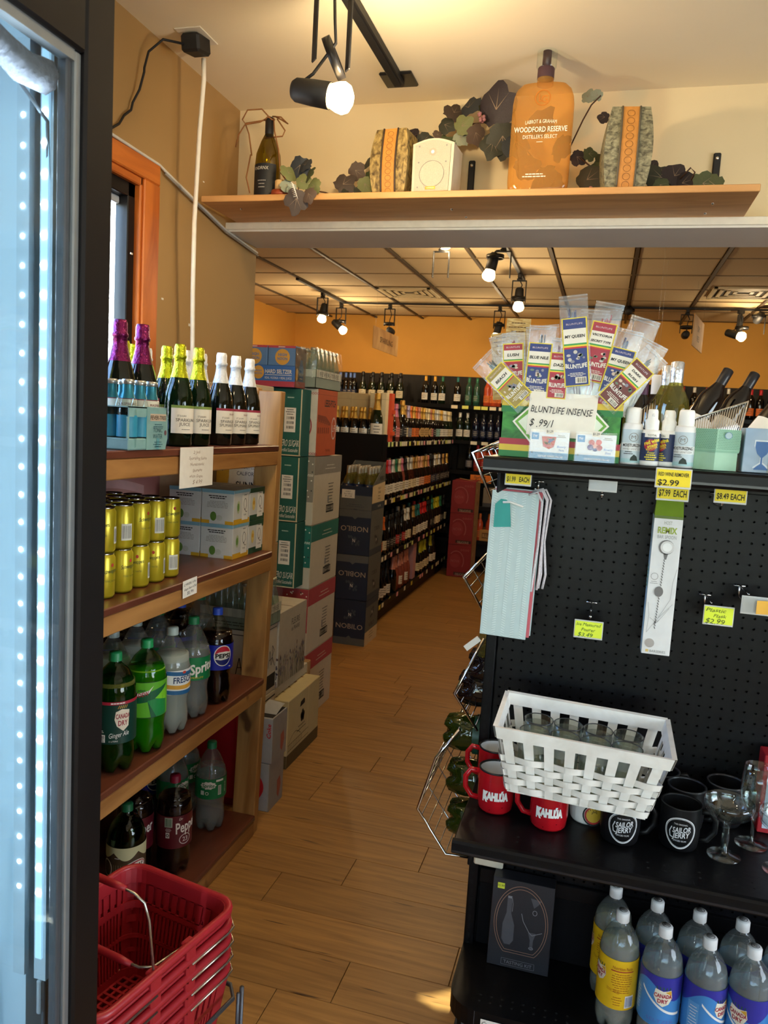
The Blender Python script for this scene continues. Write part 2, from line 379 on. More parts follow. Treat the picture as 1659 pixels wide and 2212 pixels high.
# dropped grid ceiling in the rear room
m = MB(); m.box(-3.86, 3.36, YB, 9.1, ZB+.03, ZB+.15, M_SUB); cl2 = struct('ceiling_rear', m)
gx = [-1.017+.5575*k for k in range(-5, 9)]; gy = [5.742+.585*k for k in range(-4, 6)]
tm = {}
for i in range(len(gx)-1):
    for j in range(len(gy)-1):
        m = tm.get('t')
        if not m:
            q = MB(); q.box(.014, .5575-.014, .014, .585-.014, 0, .014, M_TILE, .006); m = tm['t'] = q.mesh('ceiling_tile')
        put('ceiling_tile', m, cl2, (gx[i], gy[j], ZB+.004+R.uniform(0, .003)))
q = MB()
q.box(-.011, .011, YB, 8.95, ZB-.004, ZB+.012, M_TBAR); bm1 = q.mesh('grid_bar')
for x in gx: put('grid_bar', bm1, cl2, (x, 0, 0))
q = MB(); q.box(-3.7, 3.2, -.005, .005, ZB+.001, ZB+.012, mat('#8a7048', .7)); bm2 = q.mesh('cross_bar')
for y in gy: put('cross_bar', bm2, cl2, (0, y, 0))
# window in the left wall: orange wood casing, black frame, panes
M_OAK = wood('orange_casing', '#a8521c', '#d8792f', .35, (14, 14, 3), True, detail=4)
M_OAKH = wood('orange_casing_head', '#a8521c', '#d8792f', .35, (14, 3, 14), True, detail=4)
tw = .098
win = thing('window_1', 'window', 'window'); del win['label'], win['category']; win['kind'] = 'structure'
m = MB()
for (y0, y1, z0, z1, mm) in ((wy1, wy1+tw, wz0-.1, wz1, M_OAK), (wy0-tw, wy0, wz0-.1, wz1, M_OAK), (wy0-tw, wy1+tw, wz1, wz1+.072, M_OAKH), (wy0-tw, wy1+tw, wz0-.1, wz0, M_OAKH)):
    m.box(XW-.001, XW+.016, y0, y1, z0, z1, mm, .004)
for (y0, y1, z0, z1, mm) in ((wy1-.014, wy1, wz0, wz1, M_OAK), (wy0, wy0+.014, wz0, wz1, M_OAK), (wy0, wy1, wz1-.028, wz1, M_OAKH), (wy0, wy1, wz0, wz0+.028, M_OAKH)):
    m.box(XW-.03, XW+.008, y0, y1, z0, z1, mm, .004)
m.build('window_casing', win)
m = MB(); a, b, c, d = wy0+.014, wy1-.014, wz0+.014, wz1-.014
for (y0, y1, z0, z1) in ((b-.042, b, c, d), (a, a+.042, c, d), (a, b, d-.06, d), (a, b, c, c+.06)): m.box(XW-.062, XW-.012, y0, y1, z0, z1, BLACK, .003)
m.build('window_frame', win)
m = MB(); al = mat('#c9ced4', .4, .2)
for (y0, y1, z0, z1) in ((b-.10, b-.088, c+.06, d-.06), (a+.088, a+.1, c+.06, d-.06), (a+.042, b-.042, d-.085, d-.06), (a+.042, b-.042, c+.06, c+.085)): m.box(XW-.07, XW-.045, y0, y1, z0, z1, al, .003)
m.build('sash', win)
m = MB(); m.box(XW-.062, XW-.057, a+.04, b-.04, c+.07, d-.07, clear('window_glass', '#f6f9fa', .02, 1.3, .7, 0)); m.build('pane', win)
# bright white building face across the way, seen through the window
m = MB(); m.box(-6.4, -6.2, -2, 12, -.3, 2.3, mat('#dfe3ea', .8)); 
for k in range(5): m.box(-6.2, -6.17, -2, 12, .3+k*.5, .32+k*.5, mat('#b9bec8', .8))
tag(m.build('neighbour_building'), 'pale clapboard building outside seen through the side window', 'building')
m = MB(); m.box(-9, -4.3, -6, 14, -.4, -.3, mat('#9a9890', .9)); m.box(-9, 6, -9, -3.4, -.4, -.3, mat('#9a9890', .9)); struct('ground', m)
# ================================================================ track lights, vents, signs, wiring
BULB = glow('lit_bulb', '#ffd79a', 26)
def head_parts():
    mm = MB(); mm.box(-.014, .014, -.03, .03, -.03, 0, BLACKM, .004); mm.box(-.02, .02, -.012, .012, -.045, -.03, BLACKM, .003)
    br = MB(); br.box(-.052, .052, -.011, .011, -.052, -.044, BLACKM, .002)
    for s in (-1, 1): br.box(s*.052-.003, s*.052+.003, -.014, .014, -.215, -.044, BLACKM, .002)
    rg = MB(); rg.lathe([(.056, -.012), (.058, -.012), (.058, .012), (.051, .012), (.051, -.012), (.056, -.012)], BLACK, 28)
    can = MB(); can.lathe([(0, -.075), (.022, -.074), (.029, -.064), (.032, -.02), (.033, .03), (.030, .03), (.029, .01), (0, .008)], BLACKM, 24)
    bl = MB(); bl.lathe([(.018, .006), (.028, .03), (.036, .05), (.039, .066), (.033, .08), (.018, .089), (0, .092)], BULB, 24)
    dk = MB(); dk.lathe([(.018, .006), (.028, .03), (.03, .036), (.02, .03), (0, .028)], DKGREY, 24)
    return [a.mesh(n) for a, n in ((mm, 'adapter'), (br, 'bracket'), (rg, 'ring'), (can, 'can'), (bl, 'bulb'), (dk, 'bulb'))]
HP = head_parts()
def track_head(label, top, yaw, ring, can, aim, lit=True, power=14, S=1.0, rtilt=(0, 0, 0), arm=1.0):
    t = thing('track_light', label, 'track light', top, 0, 'track lights hanging from the black ceiling tracks')
    o = put('adapter', HP[0], t, (0, 0, 0), (0, 0, yaw)); o.scale = (S,)*3
    o = put('bracket', HP[1], t, (0, 0, 0), (0, 0, yaw)); o.scale = (S, S, S*arm)
    rv = Vector(ring)-Vector(top); o = put('ring', HP[2], t, rv, rtilt); o.scale = (S,)*3
    cv = Vector(can)-Vector(top); q = Vector(aim).to_track_quat('Z', 'Y')
    o = put('can', HP[3], t, cv, q.to_euler()); o.scale = (S*1.1,)*3
    o = put('bulb', HP[4 if lit else 5], t, cv, q.to_euler()); o.scale = (S*1.1,)*3
    if lit: o['label'] = 'glowing round bulb'
    m = MB(); back = cv-Vector(aim).normalized()*(.075*S*1.1)
    m.tube([Vector((0, 0, -.04)), (rv*.5).lerp(back*.5, .3)+Vector((.02, 0, 0)), rv+Vector((.004, 0, .04)), rv.lerp(back, .5), back], .0045, BLACKM, 6); m.build('cord', t)
    if lit:
        d = Vector(aim).normalized(); p = Vector(can)+d*.135*S
        lamp('track_lamp', 'POINT', p, power*1.45, WARM, shadow_soft_size=.03)
    return t
# foreground track on the front-room ceiling and its head
tr = thing('ceiling_track', 'black ceiling track over the wood shelf ending at a square plate', 'track', (-.86, 2.97, ZC), 0, 'black ceiling tracks')
m = MB(); m.box(-.02, .02, -1.9, .02, -.03, 0, BLACKM, .003); m.box(-.012, .012, -1.9, 0, -.034, -.029, mat('#050505', .8)); m.build('rail', tr)
m = MB(); m.box(-.062, .062, -.05, .068, -.012, 0, BLACK, .004); m.build('end_plate', tr)
track_head('track light with a bare glowing bulb hanging nearest the camera', (-.845, 2.22, ZC-.03), .75, (-.835, 2.215, 2.617), (-.868, 2.2, 2.516), (.85, .05, -.16), True, 13, 1.0, (math.radians(20), math.radians(64), .5), 1.18)
# two unseen heads added to brighten the near floor and the left shelves
track_head('added unseen track light over the red baskets above the photo edge', (-.845, 1.1, ZC-.03), 0, (-.83, 1.1, 2.62), (-.85, 1.1, 2.56), (.1, .3, -1), True, 3, .93)
track_head('added unseen track light over the aisle behind the camera', (-.845, -.4, ZC-.03), 0, (-.83, -.4, 2.62), (-.85, -.4, 2.56), (.1, .3, -1), True, 4, .93)
# rear tracks
tr = thing('ceiling_track', 'black ceiling track along the back wall of the rear room', 'track', (0, 7.78, ZB), 0, 'black ceiling tracks')
m = MB(); m.box(-2.74, 3.1, -.015, .015, -.022, -.004, BLACKM, .002); m.build('rail', tr)
tr = thing('ceiling_track', 'black ceiling track running forward above the zero sugar boxes', 'track', (-2.69, 6.5, ZB), 0, 'black ceiling tracks')
m = MB(); m.box(-.015, .015, 0, 1.26, -.022, -.004, BLACKM, .002); m.build('rail', tr)
tr = thing('ceiling_track', 'short black ceiling track in the middle of the rear room', 'track', (-.735, 3.6, ZB), 0, 'black ceiling tracks')
m = MB(); m.box(-.015, .015, 0, 2.85, -.022, -.004, BLACKM, .002); m.build('rail', tr)
H = [('leftmost lit track light above the stack of boxes', (-2.69, 7.15, ZB-.02), 0, (-2.685, 7.15, 2.585), (-2.68, 7.15, 2.60), (-.12, -.1, -1), True, 9),
 ('second lit track light from the left with can tipped right', (-2.72, 7.78, ZB-.02), 0, (-2.72, 7.78, 2.60), (-2.74, 7.78, 2.55), (.75, 0, -.6), True, 9),
 ('unlit track light hanging over the sparkling sign', (-2.2, 7.78, ZB-.02), 0, (-2.2, 7.78, 2.585), (-2.2, 7.86, 2.52), (0, 1, -.1), False, 0),
 ('lit track light behind the incense packets', (-1.09, 7.78, ZB-.02), 0, (-1.09, 7.78, 2.60), (-1.10, 7.78, 2.55), (-.2, 0, -1), True, 9),
 ('lit track light on the middle track, can hanging straight down', (-.735, 5.2, ZB-.02), 0, (-.785, 5.2, 2.70), (-.805, 5.2, 2.645), (-.2, -.1, -1), True, 9),
 ('lit track light at the far end of the middle track', (-.735, 6.2, ZB-.02), 0, (-.735, 6.2, 2.60), (-.73, 6.2, 2.60), (.02, -.15, -1), True, 9),
 ('lit track light half hidden behind the white header', (-1.14, 5.2, ZB-.02), 0, (-1.12, 5.2, 2.83), (-1.14, 5.2, 2.84), (.4, -.1, -1), True, 6),
 ('unlit track light right of the tall incense bag', (.105, 7.78, ZB-.02), 0, (.105, 7.78, 2.76), (.105, 7.74, 2.76), (0, 1, .4), False, 0),
 ('track light with an empty ring above the hanging sign', (.625, 7.78, ZB-.02), 0, (.63, 7.78, 2.62), (.63, 7.85, 2.56), (0, 1, 0), False, 0),
 ('brightest lit track light at the right of the rear room', (1.075, 7.78, ZB-.02), 1.2, (1.09, 7.74, 2.62), (1.03, 7.7, 2.555), (1, -.5, -.35), True, 9),
 ('unlit track light cut by the right edge of the photo', (1.32, 7.7, ZB-.02), 0, (1.21, 7.7, 2.72), (1.21, 7.7, 2.70), (-.2, 1, -.4), False, 0)]
for a in H: track_head(*a)
# air vents in the grid ceiling
def vent(label, x, y, wx, wy):
    t = thing('ceiling_vent', label, 'vent', (x, y, ZB), 0, 'square air vents in the grid ceiling'); V = mat('#d8c59a', .6)
    for k in range(4):
        a, b = wx/2*(1-k*.23), wy/2*(1-k*.23); q = MB(); w_ = .03
        for (x0, x1, y0, y1) in ((-a, a, -b, -b+w_), (-a, a, b-w_, b), (-a, -a+w_, -b, b), (a-w_, a, -b, b)): q.box(x0, x1, y0, y1, -.012+k*.003, .004, V, .002)
        q.build('louvre', t)
    q = MB(); q.box(-wx/2, wx/2, -wy/2, wy/2, .003, .006, mat('#3a2c18', .9)); q.build('backing', t)
vent('square air vent above the sparkling wine shelves', -1.86, 7.2, .5, .5); vent('square air vent at the right of the grid ceiling', .97, 7.0, .5, .5)
# parchment signs hung on fishing line
PARCH = wood('parchment', '#a8763c', '#d8ab6c', .8, (4, 4, 4), False, detail=3)
def sign(label, loc, rotz, wd, ht, rows, tilt=0, hang=.4):
    t = thing('hanging_sign', label, 'sign', loc, (0, tilt, rotz), 'parchment signs hung from the ceiling')
    m = MB(); m.box(-wd/2, wd/2, -.003, .003, -ht/2, ht/2, PARCH, .001); mp = plane((0, -.003, 0), (1, 0, 0), (0, 0, 1)); mb_ = plane((0, .003, 0), (-1, 0, 0), (0, 0, 1))
    ink = mat('#4a3218', .8)
    for i, r in enumerate(rows):
        for p in (mp, mb_): m.text(p, r, 0, (len(rows)-1)*.035-i*.075, .05 if len(rows) < 2 else .045, ink, min(wd*.75, .047*len(r)))
    m.build('board', t)
    for s in (-1, 1): m = MB(); m.tube([(s*wd*.42, 0, ht/2-.01), (s*wd*.42, 0, ht/2+hang)], .0012, FILM, 4); m.build('fishing_line', t)
sign('parchment sign reading SPARKLING hanging above the sparkling shelves', (-2.0, 7.0, 2.325), PI/2, .83, .19, ['SPARKLING'], 0, .38)
sign('larger parchment sign hanging at the right under the track', (.64, 6.8, 2.44), PI/2-.22, .62, .24, ['DRY', 'RED'], .0, .3)
sign('smaller parchment sign hanging lower behind the wine bottles', (.285, 5.6, 2.05), PI/2-.1, .55, .17, ['RED'], 0, .7)

# wiring at the left
q = thing('power_adapter', 'black power adapter plugged into the ceiling by the left wall', 'adapter', (-1.475, 2.55, ZC))
m = MB(); m.box(-.05, .05, -.05, .08, -.004, 0, mat('#e3dccb', .5), .002); m.build('outlet_plate', q)
m = MB(); m.box(-.034, .036, -.04, .05, -.062, -.004, BLACKM, .008, Matrix.Rotation(.2, 4, 'X')); m.build('body', q)
m = MB(); m.tube([(-.02, -.03, -.045), (-.07, -.08, -.05), (-.105, -.11, -.10), (-.113, -.12, -.155), (-.11, -.125, -.17), (-.12, -.135, -.23), (-.128, -.16, -.28), (-.13, -.165, -.305), (-.132, -.2, -.335), (-.133, -.225, -.37), (-.134, -.26, -.395), (-.135, -.33, -.41)], .0042, BLACKM, 6); m.build('cord', q)
m = MB(); m.tube([(0, .07, -.05), (0, .075, -.12), (-.02, .09, -.3), (-.035, .1, -.6), (-.05, .13, -.85), (-.06, .16, -1.1), (-.07, .18, -1.35)], .0085, mat('#efe7d6', .5), 8)
tag(m.build('extension_cord', None, (-1.475, 2.55, ZC)), 'white cord hanging down from the ceiling adapter in front of the wall', 'cord')
m = MB(); pts = [(XW+.012, 1.3, 2.462), (XW+.014, 2.05, 2.468), (XW+.014, 2.3, 2.464), (XW+.014, 2.566, 2.458), (XW+.012, 2.6, 2.452), (XW+.01, 2.85, 2.405), (XW+.01, 3.08, 2.362), (XW+.01, 3.40, 2.335)]
m.tube(pts, .0055, mat('#d9d3c6', .5), 6); m.tube([(a+.004, b, c-.012) for a, b, c in pts[4:]], .004, mat('#8b8378', .6), 6)
tag(m.build('wall_cable'), 'pale cable stapled over the orange window casing and along the wall', 'cable')
m = MB()
for (y, z, l) in ((2.82, 1.93, .02), (2.62, 2.0, .014), (2.42, 2.12, .012), (2.9, 2.5, .01)): m.box(XW-.001, XW+.0015, y, y+l, z, z+l*.5, mat('#e8e0cf', .7))
m.build('paint_chip', wl)['kind'] = 'stuff'

# ================================================================ floating shelf and what stands on it
M_PINE = wood('pale_shelf', '#c08a50', '#d9a468', .5, (3, 20, 20), False, detail=4)
m = MB(); m.box(-1.57, .405, 2.80, 3.2, 2.396, 2.419, M_PINE, .002); sh = m.build('floating_shelf'); tag(sh, 'long pale wooden shelf across the header wall', 'shelf')
m = MB()
for x, y in ((-1.45, 2.9), (-1.36, 3.08), (-.62, 2.95), (-.585, 3.06), (.28, 2.93), (.27, 3.05)): m.lathe([(0, 2.392), (.004, 2.392), (.005, 2.397)], CHROME, 8, cx=x, cy=y)
m.build('screw', sh); 
for x in (-.55, .275):
    t = thing('shelf_bracket', 'black metal upright of a shelf bracket ' + ('between speaker and giant bottle' if x < 0 else 'at the right end of the floating shelf'), 'bracket', (-.60 if x < 0 else .304, 3.196, 2.419), 0, 'black shelf brackets')
    m = MB(); m.box(-.013, .013, -.012, 0, 0, .225, BLACKM, .004); m.build('upright', t); m = MB(); m.lathe([(0, -.003), (.005, -.003), (.006, 0)], CHROME, 10, M=Matrix.Translation((0, -.012, .205)) @ Matrix.Rotation(PI/2, 4, 'X').inverted()); m.build('screw', t)
ZS = 2.4195
# wine bottle with twigs
t = thing('wine_bottle', 'green wine bottle with dark label and twigs at the left end of the shelf', 'bottle', (-1.335, 2.885, ZS))
GL = clear('olive_glass', '#a89a2c', .05, 1.5, 1.0, .03); m = MB(); m.lathe([(0, .001), (.046, .001), (.049, .008), (.0495, .13), (.046, .17), (.03, .215), (.0155, .245), (.0145, .30)], GL, 28); m.build('glass', t)
m = MB(); m.lathe([(.0162, .238), (.0168, .25), (.0165, .302), (.012, .306), (0, .306)], mat('#191a1e', .4), 24); m.build('capsule', t)
m = MB(); mp = cyl(.0497, 0, -PI/2-.15); m.rect(mp, -.062, .062, .006, .125, mat('#15171b', .6), 16); m.text(mp, 'RNDRNX', 0, .108, .012, mat('#d8d4c8', .7), .06); m.lines(mp, .006, .062, .04, 3, .012, GREYP, .004, 5); m.build('label', t)
tw_ = mat('#8a5a30', .9); m = MB()
for P in ([(0, 0, .305), (-.03, -.01, .335), (-.085, -.02, .33), (-.11, -.01, .30), (-.1, 0, .285), (-.04, .0, .292), (0, 0, .31)], [(0, 0, .3), (-.1, 0, .29), (-.135, .01, .25), (-.15, .02, .21)], [(-.1, .0, .285), (-.085, .0, .25), (-.07, .0, .17)], [(.01, 0, .31), (.05, -.01, .302), (.075, 0, .28), (.05, 0, .295), (.02, 0, .31)], [(.02, -.01, .3), (.03, -.02, .25), (.05, -.02, .18), (.06, -.02, .1), (.085, -.02, .07)], [(.03, 0, .3), (.06, .01, .26), (.05, .01, .24), (-.01, -.02, .225)], [(-.07, -.01, .17), (-.075, -.03, .08), (-.055, -.035, .02)]):
    m.tube(P, .0028, tw_, 5)
m.tube([(.0175*math.cos(a), .0175*math.sin(a), .298+.004*math.sin(a*3)) for a in [i*.5 for i in range(13)]], .003, tw_, 5); m.build('twig', t)
t = thing('candle_stand', 'cream candle on a round red-brown wooden base beside the wine bottle', 'candle', (-1.258, 2.838, ZS))
m = MB(); m.lathe([(0, 0), (.034, 0), (.0365, .006), (.034, .02), (0, .021)], wood('redwood_base', '#7c2f17', '#a04522', .45, (20, 20, 20), False), 28); m.build('base', t)
m = MB(); m.lathe([(0, .021), (.022, .021), (.0225, .055), (.02, .058), (0, .057)], mat('#dfb87c', .6, 0, (50, .05)), 24); m.build('candle', t)
# carved drum vases
CARV = wood('carved_weave', '#4d3a18', '#b59a5c', .6, (70, 70, 45), False, detail=3, bump=.9); CARV2 = wood('carved_grey', '#4a4532', '#a09a7a', .6, (60, 60, 90), False, detail=3, bump=.9); GOLDW = mat('#c9873a', .55, 0, (60, .12), .3); GREYT = mat('#5c5340', .6)
def vase(label, x, w, h, body, rot, straps):
    t = thing('carved_vase', label, 'vase', (x, 2.905, ZS), rot, 'carved barrel-shaped vases on the floating shelf')
    def pr(z): q = z/h; return w*(.72+.31*math.sin(PI*min(1, .12+q*.78)))
    m = MB(); m.lathe([(0, 0)]+[(pr(h*k/12), h*k/12) for k in range(13)]+[(pr(h)*.86, h), (pr(h)*.8, h-.02), (0, h-.03)], body, 4, False, Matrix.Rotation(PI/4, 4, 'Z'))
    m.build('body', t)
    k2 = math.sqrt(.5); m = MB()
    fr = lambda u, z, e=0: Vector((u, -pr(z)*k2-.0015-e, z))
    m.grid(lambda a, b: fr((a-.5)*w*.5, b*h), 2, 12, GOLDW); 
    for k in range(10): m.ring(fr, 0, h*(.06+.095*k), w*.12, h*.042, .0016, mat('#8a5a22', .6), .001, 14)
    m.build('gold_panel', t, None)
    m = MB()
    for s in (-1, 1): m.tube([fr(s*w*.27, h*k/12, .002) for k in range(13)], .0035, straps, 6)
    m.build('strap', t)
vase('brown carved barrel vase left of the white speaker', -.832, .10, .232, CARV, -.1, mat('#3b2a18', .6)); vase('grey carved barrel vase right of the giant whiskey bottle', -.018, .107, .268, CARV2, .12, GREYT)
# speaker
t = thing('speaker', 'white bookshelf speaker with arched top on the floating shelf', 'speaker', (-.672, 2.875, ZS), -.06); SW = mat('#cfc5ae', .55)
m = MB(); out = [(-.073, 0), (.073, 0), (.076, .17)]+[(.076-.152*k/8, .17+.018*math.sin(PI*k/8)) for k in range(1, 8)]+[(-.076, .17)]
n_ = len(out); v = [(a, y, b) for y in (-.045, .075) for a, b in out]; m.add(v, [tuple(range(n_)), tuple(reversed(range(n_, 2*n_)))]+[(i, i+n_, (i+1) % n_+n_, (i+1) % n_) for i in range(n_)], SW); m.build('cabinet', t)
GR = mat('#bdb4a0', .6, 0, (400, .12), .6); m = MB(); sc = [(a*.86, .006+b*.93) for a, b in out]; v = [(a, y, b) for y in (-.05, -.044) for a, b in sc]; m.add(v, [tuple(range(n_))]+[(i, i+n_, (i+1) % n_+n_, (i+1) % n_) for i in range(n_)], GR); m.build('grille', t)
mp = plane((0, -.05, 0), (1, 0, 0), (0, 0, 1)); m = MB(); m.disc(mp, 0, .065, .045, .045, mat('#b9b09c', .7, 0, (400, .12)), .0003, 32); m.ring(mp, 0, .065, .046, .046, .002, GREYP); m.build('woofer', t); m = MB(); m.disc(mp, 0, .14, .013, .013, mat('#aea592', .7), .0003); m.disc(mp, 0, .14, .006, .006, WHITE, .0006)
for a, b in ((-.05, .16), (.05, .16), (-.05, .105), (.05, .105), (-.05, .02)): q = MB(); q.disc(mp, a, b, .003, .003, GREYP); q.build('screw', t)
m.build('tweeter', t); m = MB(); m.rect(mp, -.02, .016, .012, .022, mat('#b9973a', .3, .8), 1, .001); m.text(mp, 'YAMAHA', -.002, .017, .006, mat('#f5ecc8', .4), .03, e=.0016); m.build('badge', t)
# giant display bottle
t = thing('display_bottle', 'giant amber whiskey display bottle with white lettering on the floating shelf', 'bottle', (-.302, 2.848, ZS))
W2, D2 = .104, .036
prof = [(.90, 0), (.97, .006), (1, .03), (1, .24), (.995, .285), (.96, .312), (.88, .333), (.72, .347), (.5, .353), (.3, .356)]
def ob(rr, z, n=36, k=1.0):
    R_ = []
    for i in range(n):
        a = 2*PI*i/n; c, s = math.cos(a), math.sin(a); e = .55
        x = W2*rr*math.copysign(abs(c)**e, c); y = (D2*k if rr > .5 else max(D2*k*rr*1.4, .02))*math.copysign(abs(s)**e, s)
        R_.append((x, y, z))
    return R_
def slab(m, prof, M_, k=1.0, cap=True):
    v = []; n = 36
    for rr, z in prof: v += ob(rr, z, n, k)
    f = [(j*n+i, j*n+(i+1) % n, (j+1)*n+(i+1) % n, (j+1)*n+i) for j in range(len(prof)-1) for i in range(n)]+[tuple(reversed(range(n)))]
    if cap: f.append(tuple((len(prof)-1)*n+i for i in range(n)))
    m.add(v, f, M_, True)
AMB = clear('amber_liquid', '#fbdcaa', .04, 1.45, 1.0, .02, ('#dca350', .28)); m = MB(); slab(m, prof, AMB); m.lathe([(.028, .352), (.0275, .385)], AMB, 24); m.build('glass', t)
m = MB(); m.lathe([(.0285, .372), (.0285, .405), (.026, .408), (.015, .409), (.0145, .462), (0, .462)], mat('#4a3038', .6), 24); m.build('stopper', t)
m = MB(); m.lathe([(.03, .404), (.034, .412), (.034, .46)], CLEAR, 24); m.build('clear_cap', t)
mp = plane((0, -D2-.0012, 0), (1, 0, 0), (0, 0, 1)); m = MB(); LT = mat('#f4ead8', .5); m.text(mp, 'LABROT & GRAHAM', 0, .222, .012, LT, .105, arc=1.2); m.text(mp, 'WOODFORD RESERVE', 0, .196, .017, LT, .178, bold=.015); m.text(mp, "DISTILLER'S SELECT", 0, .172, .012, LT, .115); m.lines(mp, 0, .155, .03, 1, .01, LT, .002); m.lines(mp, -.01, .05, .085, 2, .008, LT, .0035)
gm = mat('#b86c18', .4); m.ring(mp, 0, .298, .026, .026, .003, gm); m.text(mp, 'L', -.006, .298, .024, gm); m.text(mp, 'G', .006, .294, .024, gm); m.build('lettering', t)
# artificial grape ivy: garlands of single leaves
LEAFC = {c: mat(c, .6, 0, (25, .16), .3) for c in ('#34352a', '#43362f', '#6f7446', '#2b3036', '#56453a', '#8d9480', '#454d2e', '#2d2328')}
def leaf_mesh(M_, sd):
    R_ = random.Random(sd); pts = []; n = 22
    for i in range(n):
        a = -PI/2+2*PI*(i+.5)/n; lob = .72+.28*abs(math.cos(2.5*(a-PI/2)))+R_.uniform(-.06, .06)
        r = lob*(1 if math.sin(a) > -.6 else .8); pts.append((r*math.cos(a)*.95, r*math.sin(a)*(1.15 if math.sin(a) > 0 else .85)))
    v = [(0, 0, .10)]+[(x, y, -.16*(x*x)+R_.uniform(-.05, .05)-.1*max(0, y)**2) for x, y in pts]
    m = MB(); m.add(v, [(0, 1+i, 1+(i+1) % n) for i in range(n)], M_, True); vein = mat('#8d7a66', .7)
    for a in (PI/2, .9, PI-.9): m.add([(.02*math.sin(a), -.02*math.cos(a), .108), (-.02*math.sin(a), .02*math.cos(a), .108), (.8*math.cos(a), .8*math.sin(a), -.02)], [(0, 1, 2)], vein)
    return m.mesh('leaf')
LEAVES = [leaf_mesh(mm, i) for i, mm in enumerate(LEAFC.values())]
STEM = mat('#4a3020', .8)
def garland(label, base, leaves, stems, berries=()):
    t = thing('vine_garland', label, 'vine', base, 0, 'artificial grape-leaf garlands'); B = Vector(base); R_ = random.Random(len(label))
    for (x, y, z, s, c, spin) in leaves:
        o = put('leaf', LEAVES[c], t, Vector((x, y, z))-B); o.scale = (s*1.08, s*1.2, s*1.2); o.rotation_euler = (PI/2+R_.uniform(-.55, .35), spin, R_.uniform(-.6, .6))
    m = MB()
    for P in stems: m.tube([Vector(p)-B for p in P], .0028, STEM, 5)
    m.build('stem', t)
    if berries:
        m = MB()
        for (x, y, z) in berries:
            for k in range(9): m.lathe([(0, -.007), (.005, -.005), (.007, 0), (.005, .005), (0, .007)], mat('#9c6a70', .5), 8, M=Matrix.Translation(Vector((x+R_.uniform(-.014, .014), y+R_.uniform(-.01, .01), z+R_.uniform(-.018, .018)))-B))
        m.build('berry', t)['kind'] = 'stuff'
garland('green and bronze vine leaves drooping over the shelf edge by the candle', (-1.16, 2.85, ZS), [(-1.178, 2.83, 2.53, .042, 3, 3.5), (-1.215, 2.80, 2.49, .036, 2, .6), (-1.22, 2.80, 2.452, .026, 5, 2.4), (-1.16, 2.80, 2.46, .03, 2, 1.2), (-1.125, 2.79, 2.48, .034, 6, -.8), (-1.1, 2.79, 2.44, .034, 2, -1.6), (-1.165, 2.775, 2.395, .046, 1, 3.3), (-1.118, 2.775, 2.41, .03, 4, 2.8), (-1.15, 2.81, 2.52, .03, 3, -.4), (-1.19, 2.78, 2.43, .022, 5, 1.9)], [[(-1.0, 3.0, 2.43), (-1.1, 2.9, 2.45), (-1.17, 2.8, 2.44), (-1.165, 2.775, 2.4)]])
m = MB()
for k in range(9): m.tube([(-.012+.002*k, 0, -.006*k), (-.004+.003*k, -.006, .002-.006*k), (.006+.002*k, 0, -.008-.006*k)], .0012, WHITE, 4)
tag(m.build('wire_spring', None, (-1.17, 2.745, 2.44)), 'curl of white wire hanging on the drooping vine leaves', 'wire')
garland('dark vine leaves piled left of the brown vase', (-1.02, 2.98, ZS), [(-1.06, 2.98, 2.5, .045, 1, .8), (-1.02, 3.0, 2.56, .036, 4, 2.2), (-.99, 3.03, 2.585, .04, 0, -.4), (-.96, 3.03, 2.545, .04, 6, 1.1), (-.97, 2.97, 2.50, .034, 2, 2.6), (-.93, 3.03, 2.59, .03, 6, .3), (-.99, 2.97, 2.46, .034, 0, 1.5), (-1.05, 2.97, 2.455, .03, 0, -1.5), (-.93, 3.0, 2.48, .036, 0, 3.0), (-.83, 3.06, 2.69, .05, 7, .3), (-.77, 3.06, 2.68, .035, 0, 1.3)], [[(-1.1, 2.98, 2.44), (-1.0, 3.0, 2.5), (-.95, 3.05, 2.56), (-.83, 3.08, 2.66)]])
garland('large dark vine leaves and pink berries above the white speaker', (-.6, 3.05, ZS), [(-.70, 3.06, 2.65, .05, 6, 1.0), (-.69, 3.06, 2.735, .035, 0, 2.0), (-.66, 3.06, 2.775, .045, 1, .4), (-.60, 3.06, 2.79, .052, 3, -.3), (-.555, 3.08, 2.80, .03, 2, .2), (-.62, 3.04, 2.72, .038, 2, .9), (-.57, 3.05, 2.70, .04, 4, 2.6), (-.49, 3.03, 2.77, .078, 7, .1), (-.465, 3.04, 2.68, .062, 0, 3.0), (-.42, 3.05, 2.66, .06, 3, 2.7), (-.5, 3.05, 2.66, .05, 0, 3.3), (-.72, 3.06, 2.70, .02, 4, .9), (-.63, 3.06, 2.69, .03, 5, 2.2), (-.33, 3.0, 2.7, .055, 0, .6), (-.25, 3.0, 2.62, .05, 6, 2.2), (-.37, 3.0, 2.55, .05, 7, 1.2), (-.3, 3.0, 2.52, .055, 0, 2.9), (-.26, 3.0, 2.5, .04, 4, 1.9)], [[(-.75, 3.08, 2.6), (-.62, 3.08, 2.74), (-.5, 3.06, 2.74), (-.4, 3.04, 2.66), (-.28, 3.02, 2.52)]], [(-.545, 3.02, 2.735)])
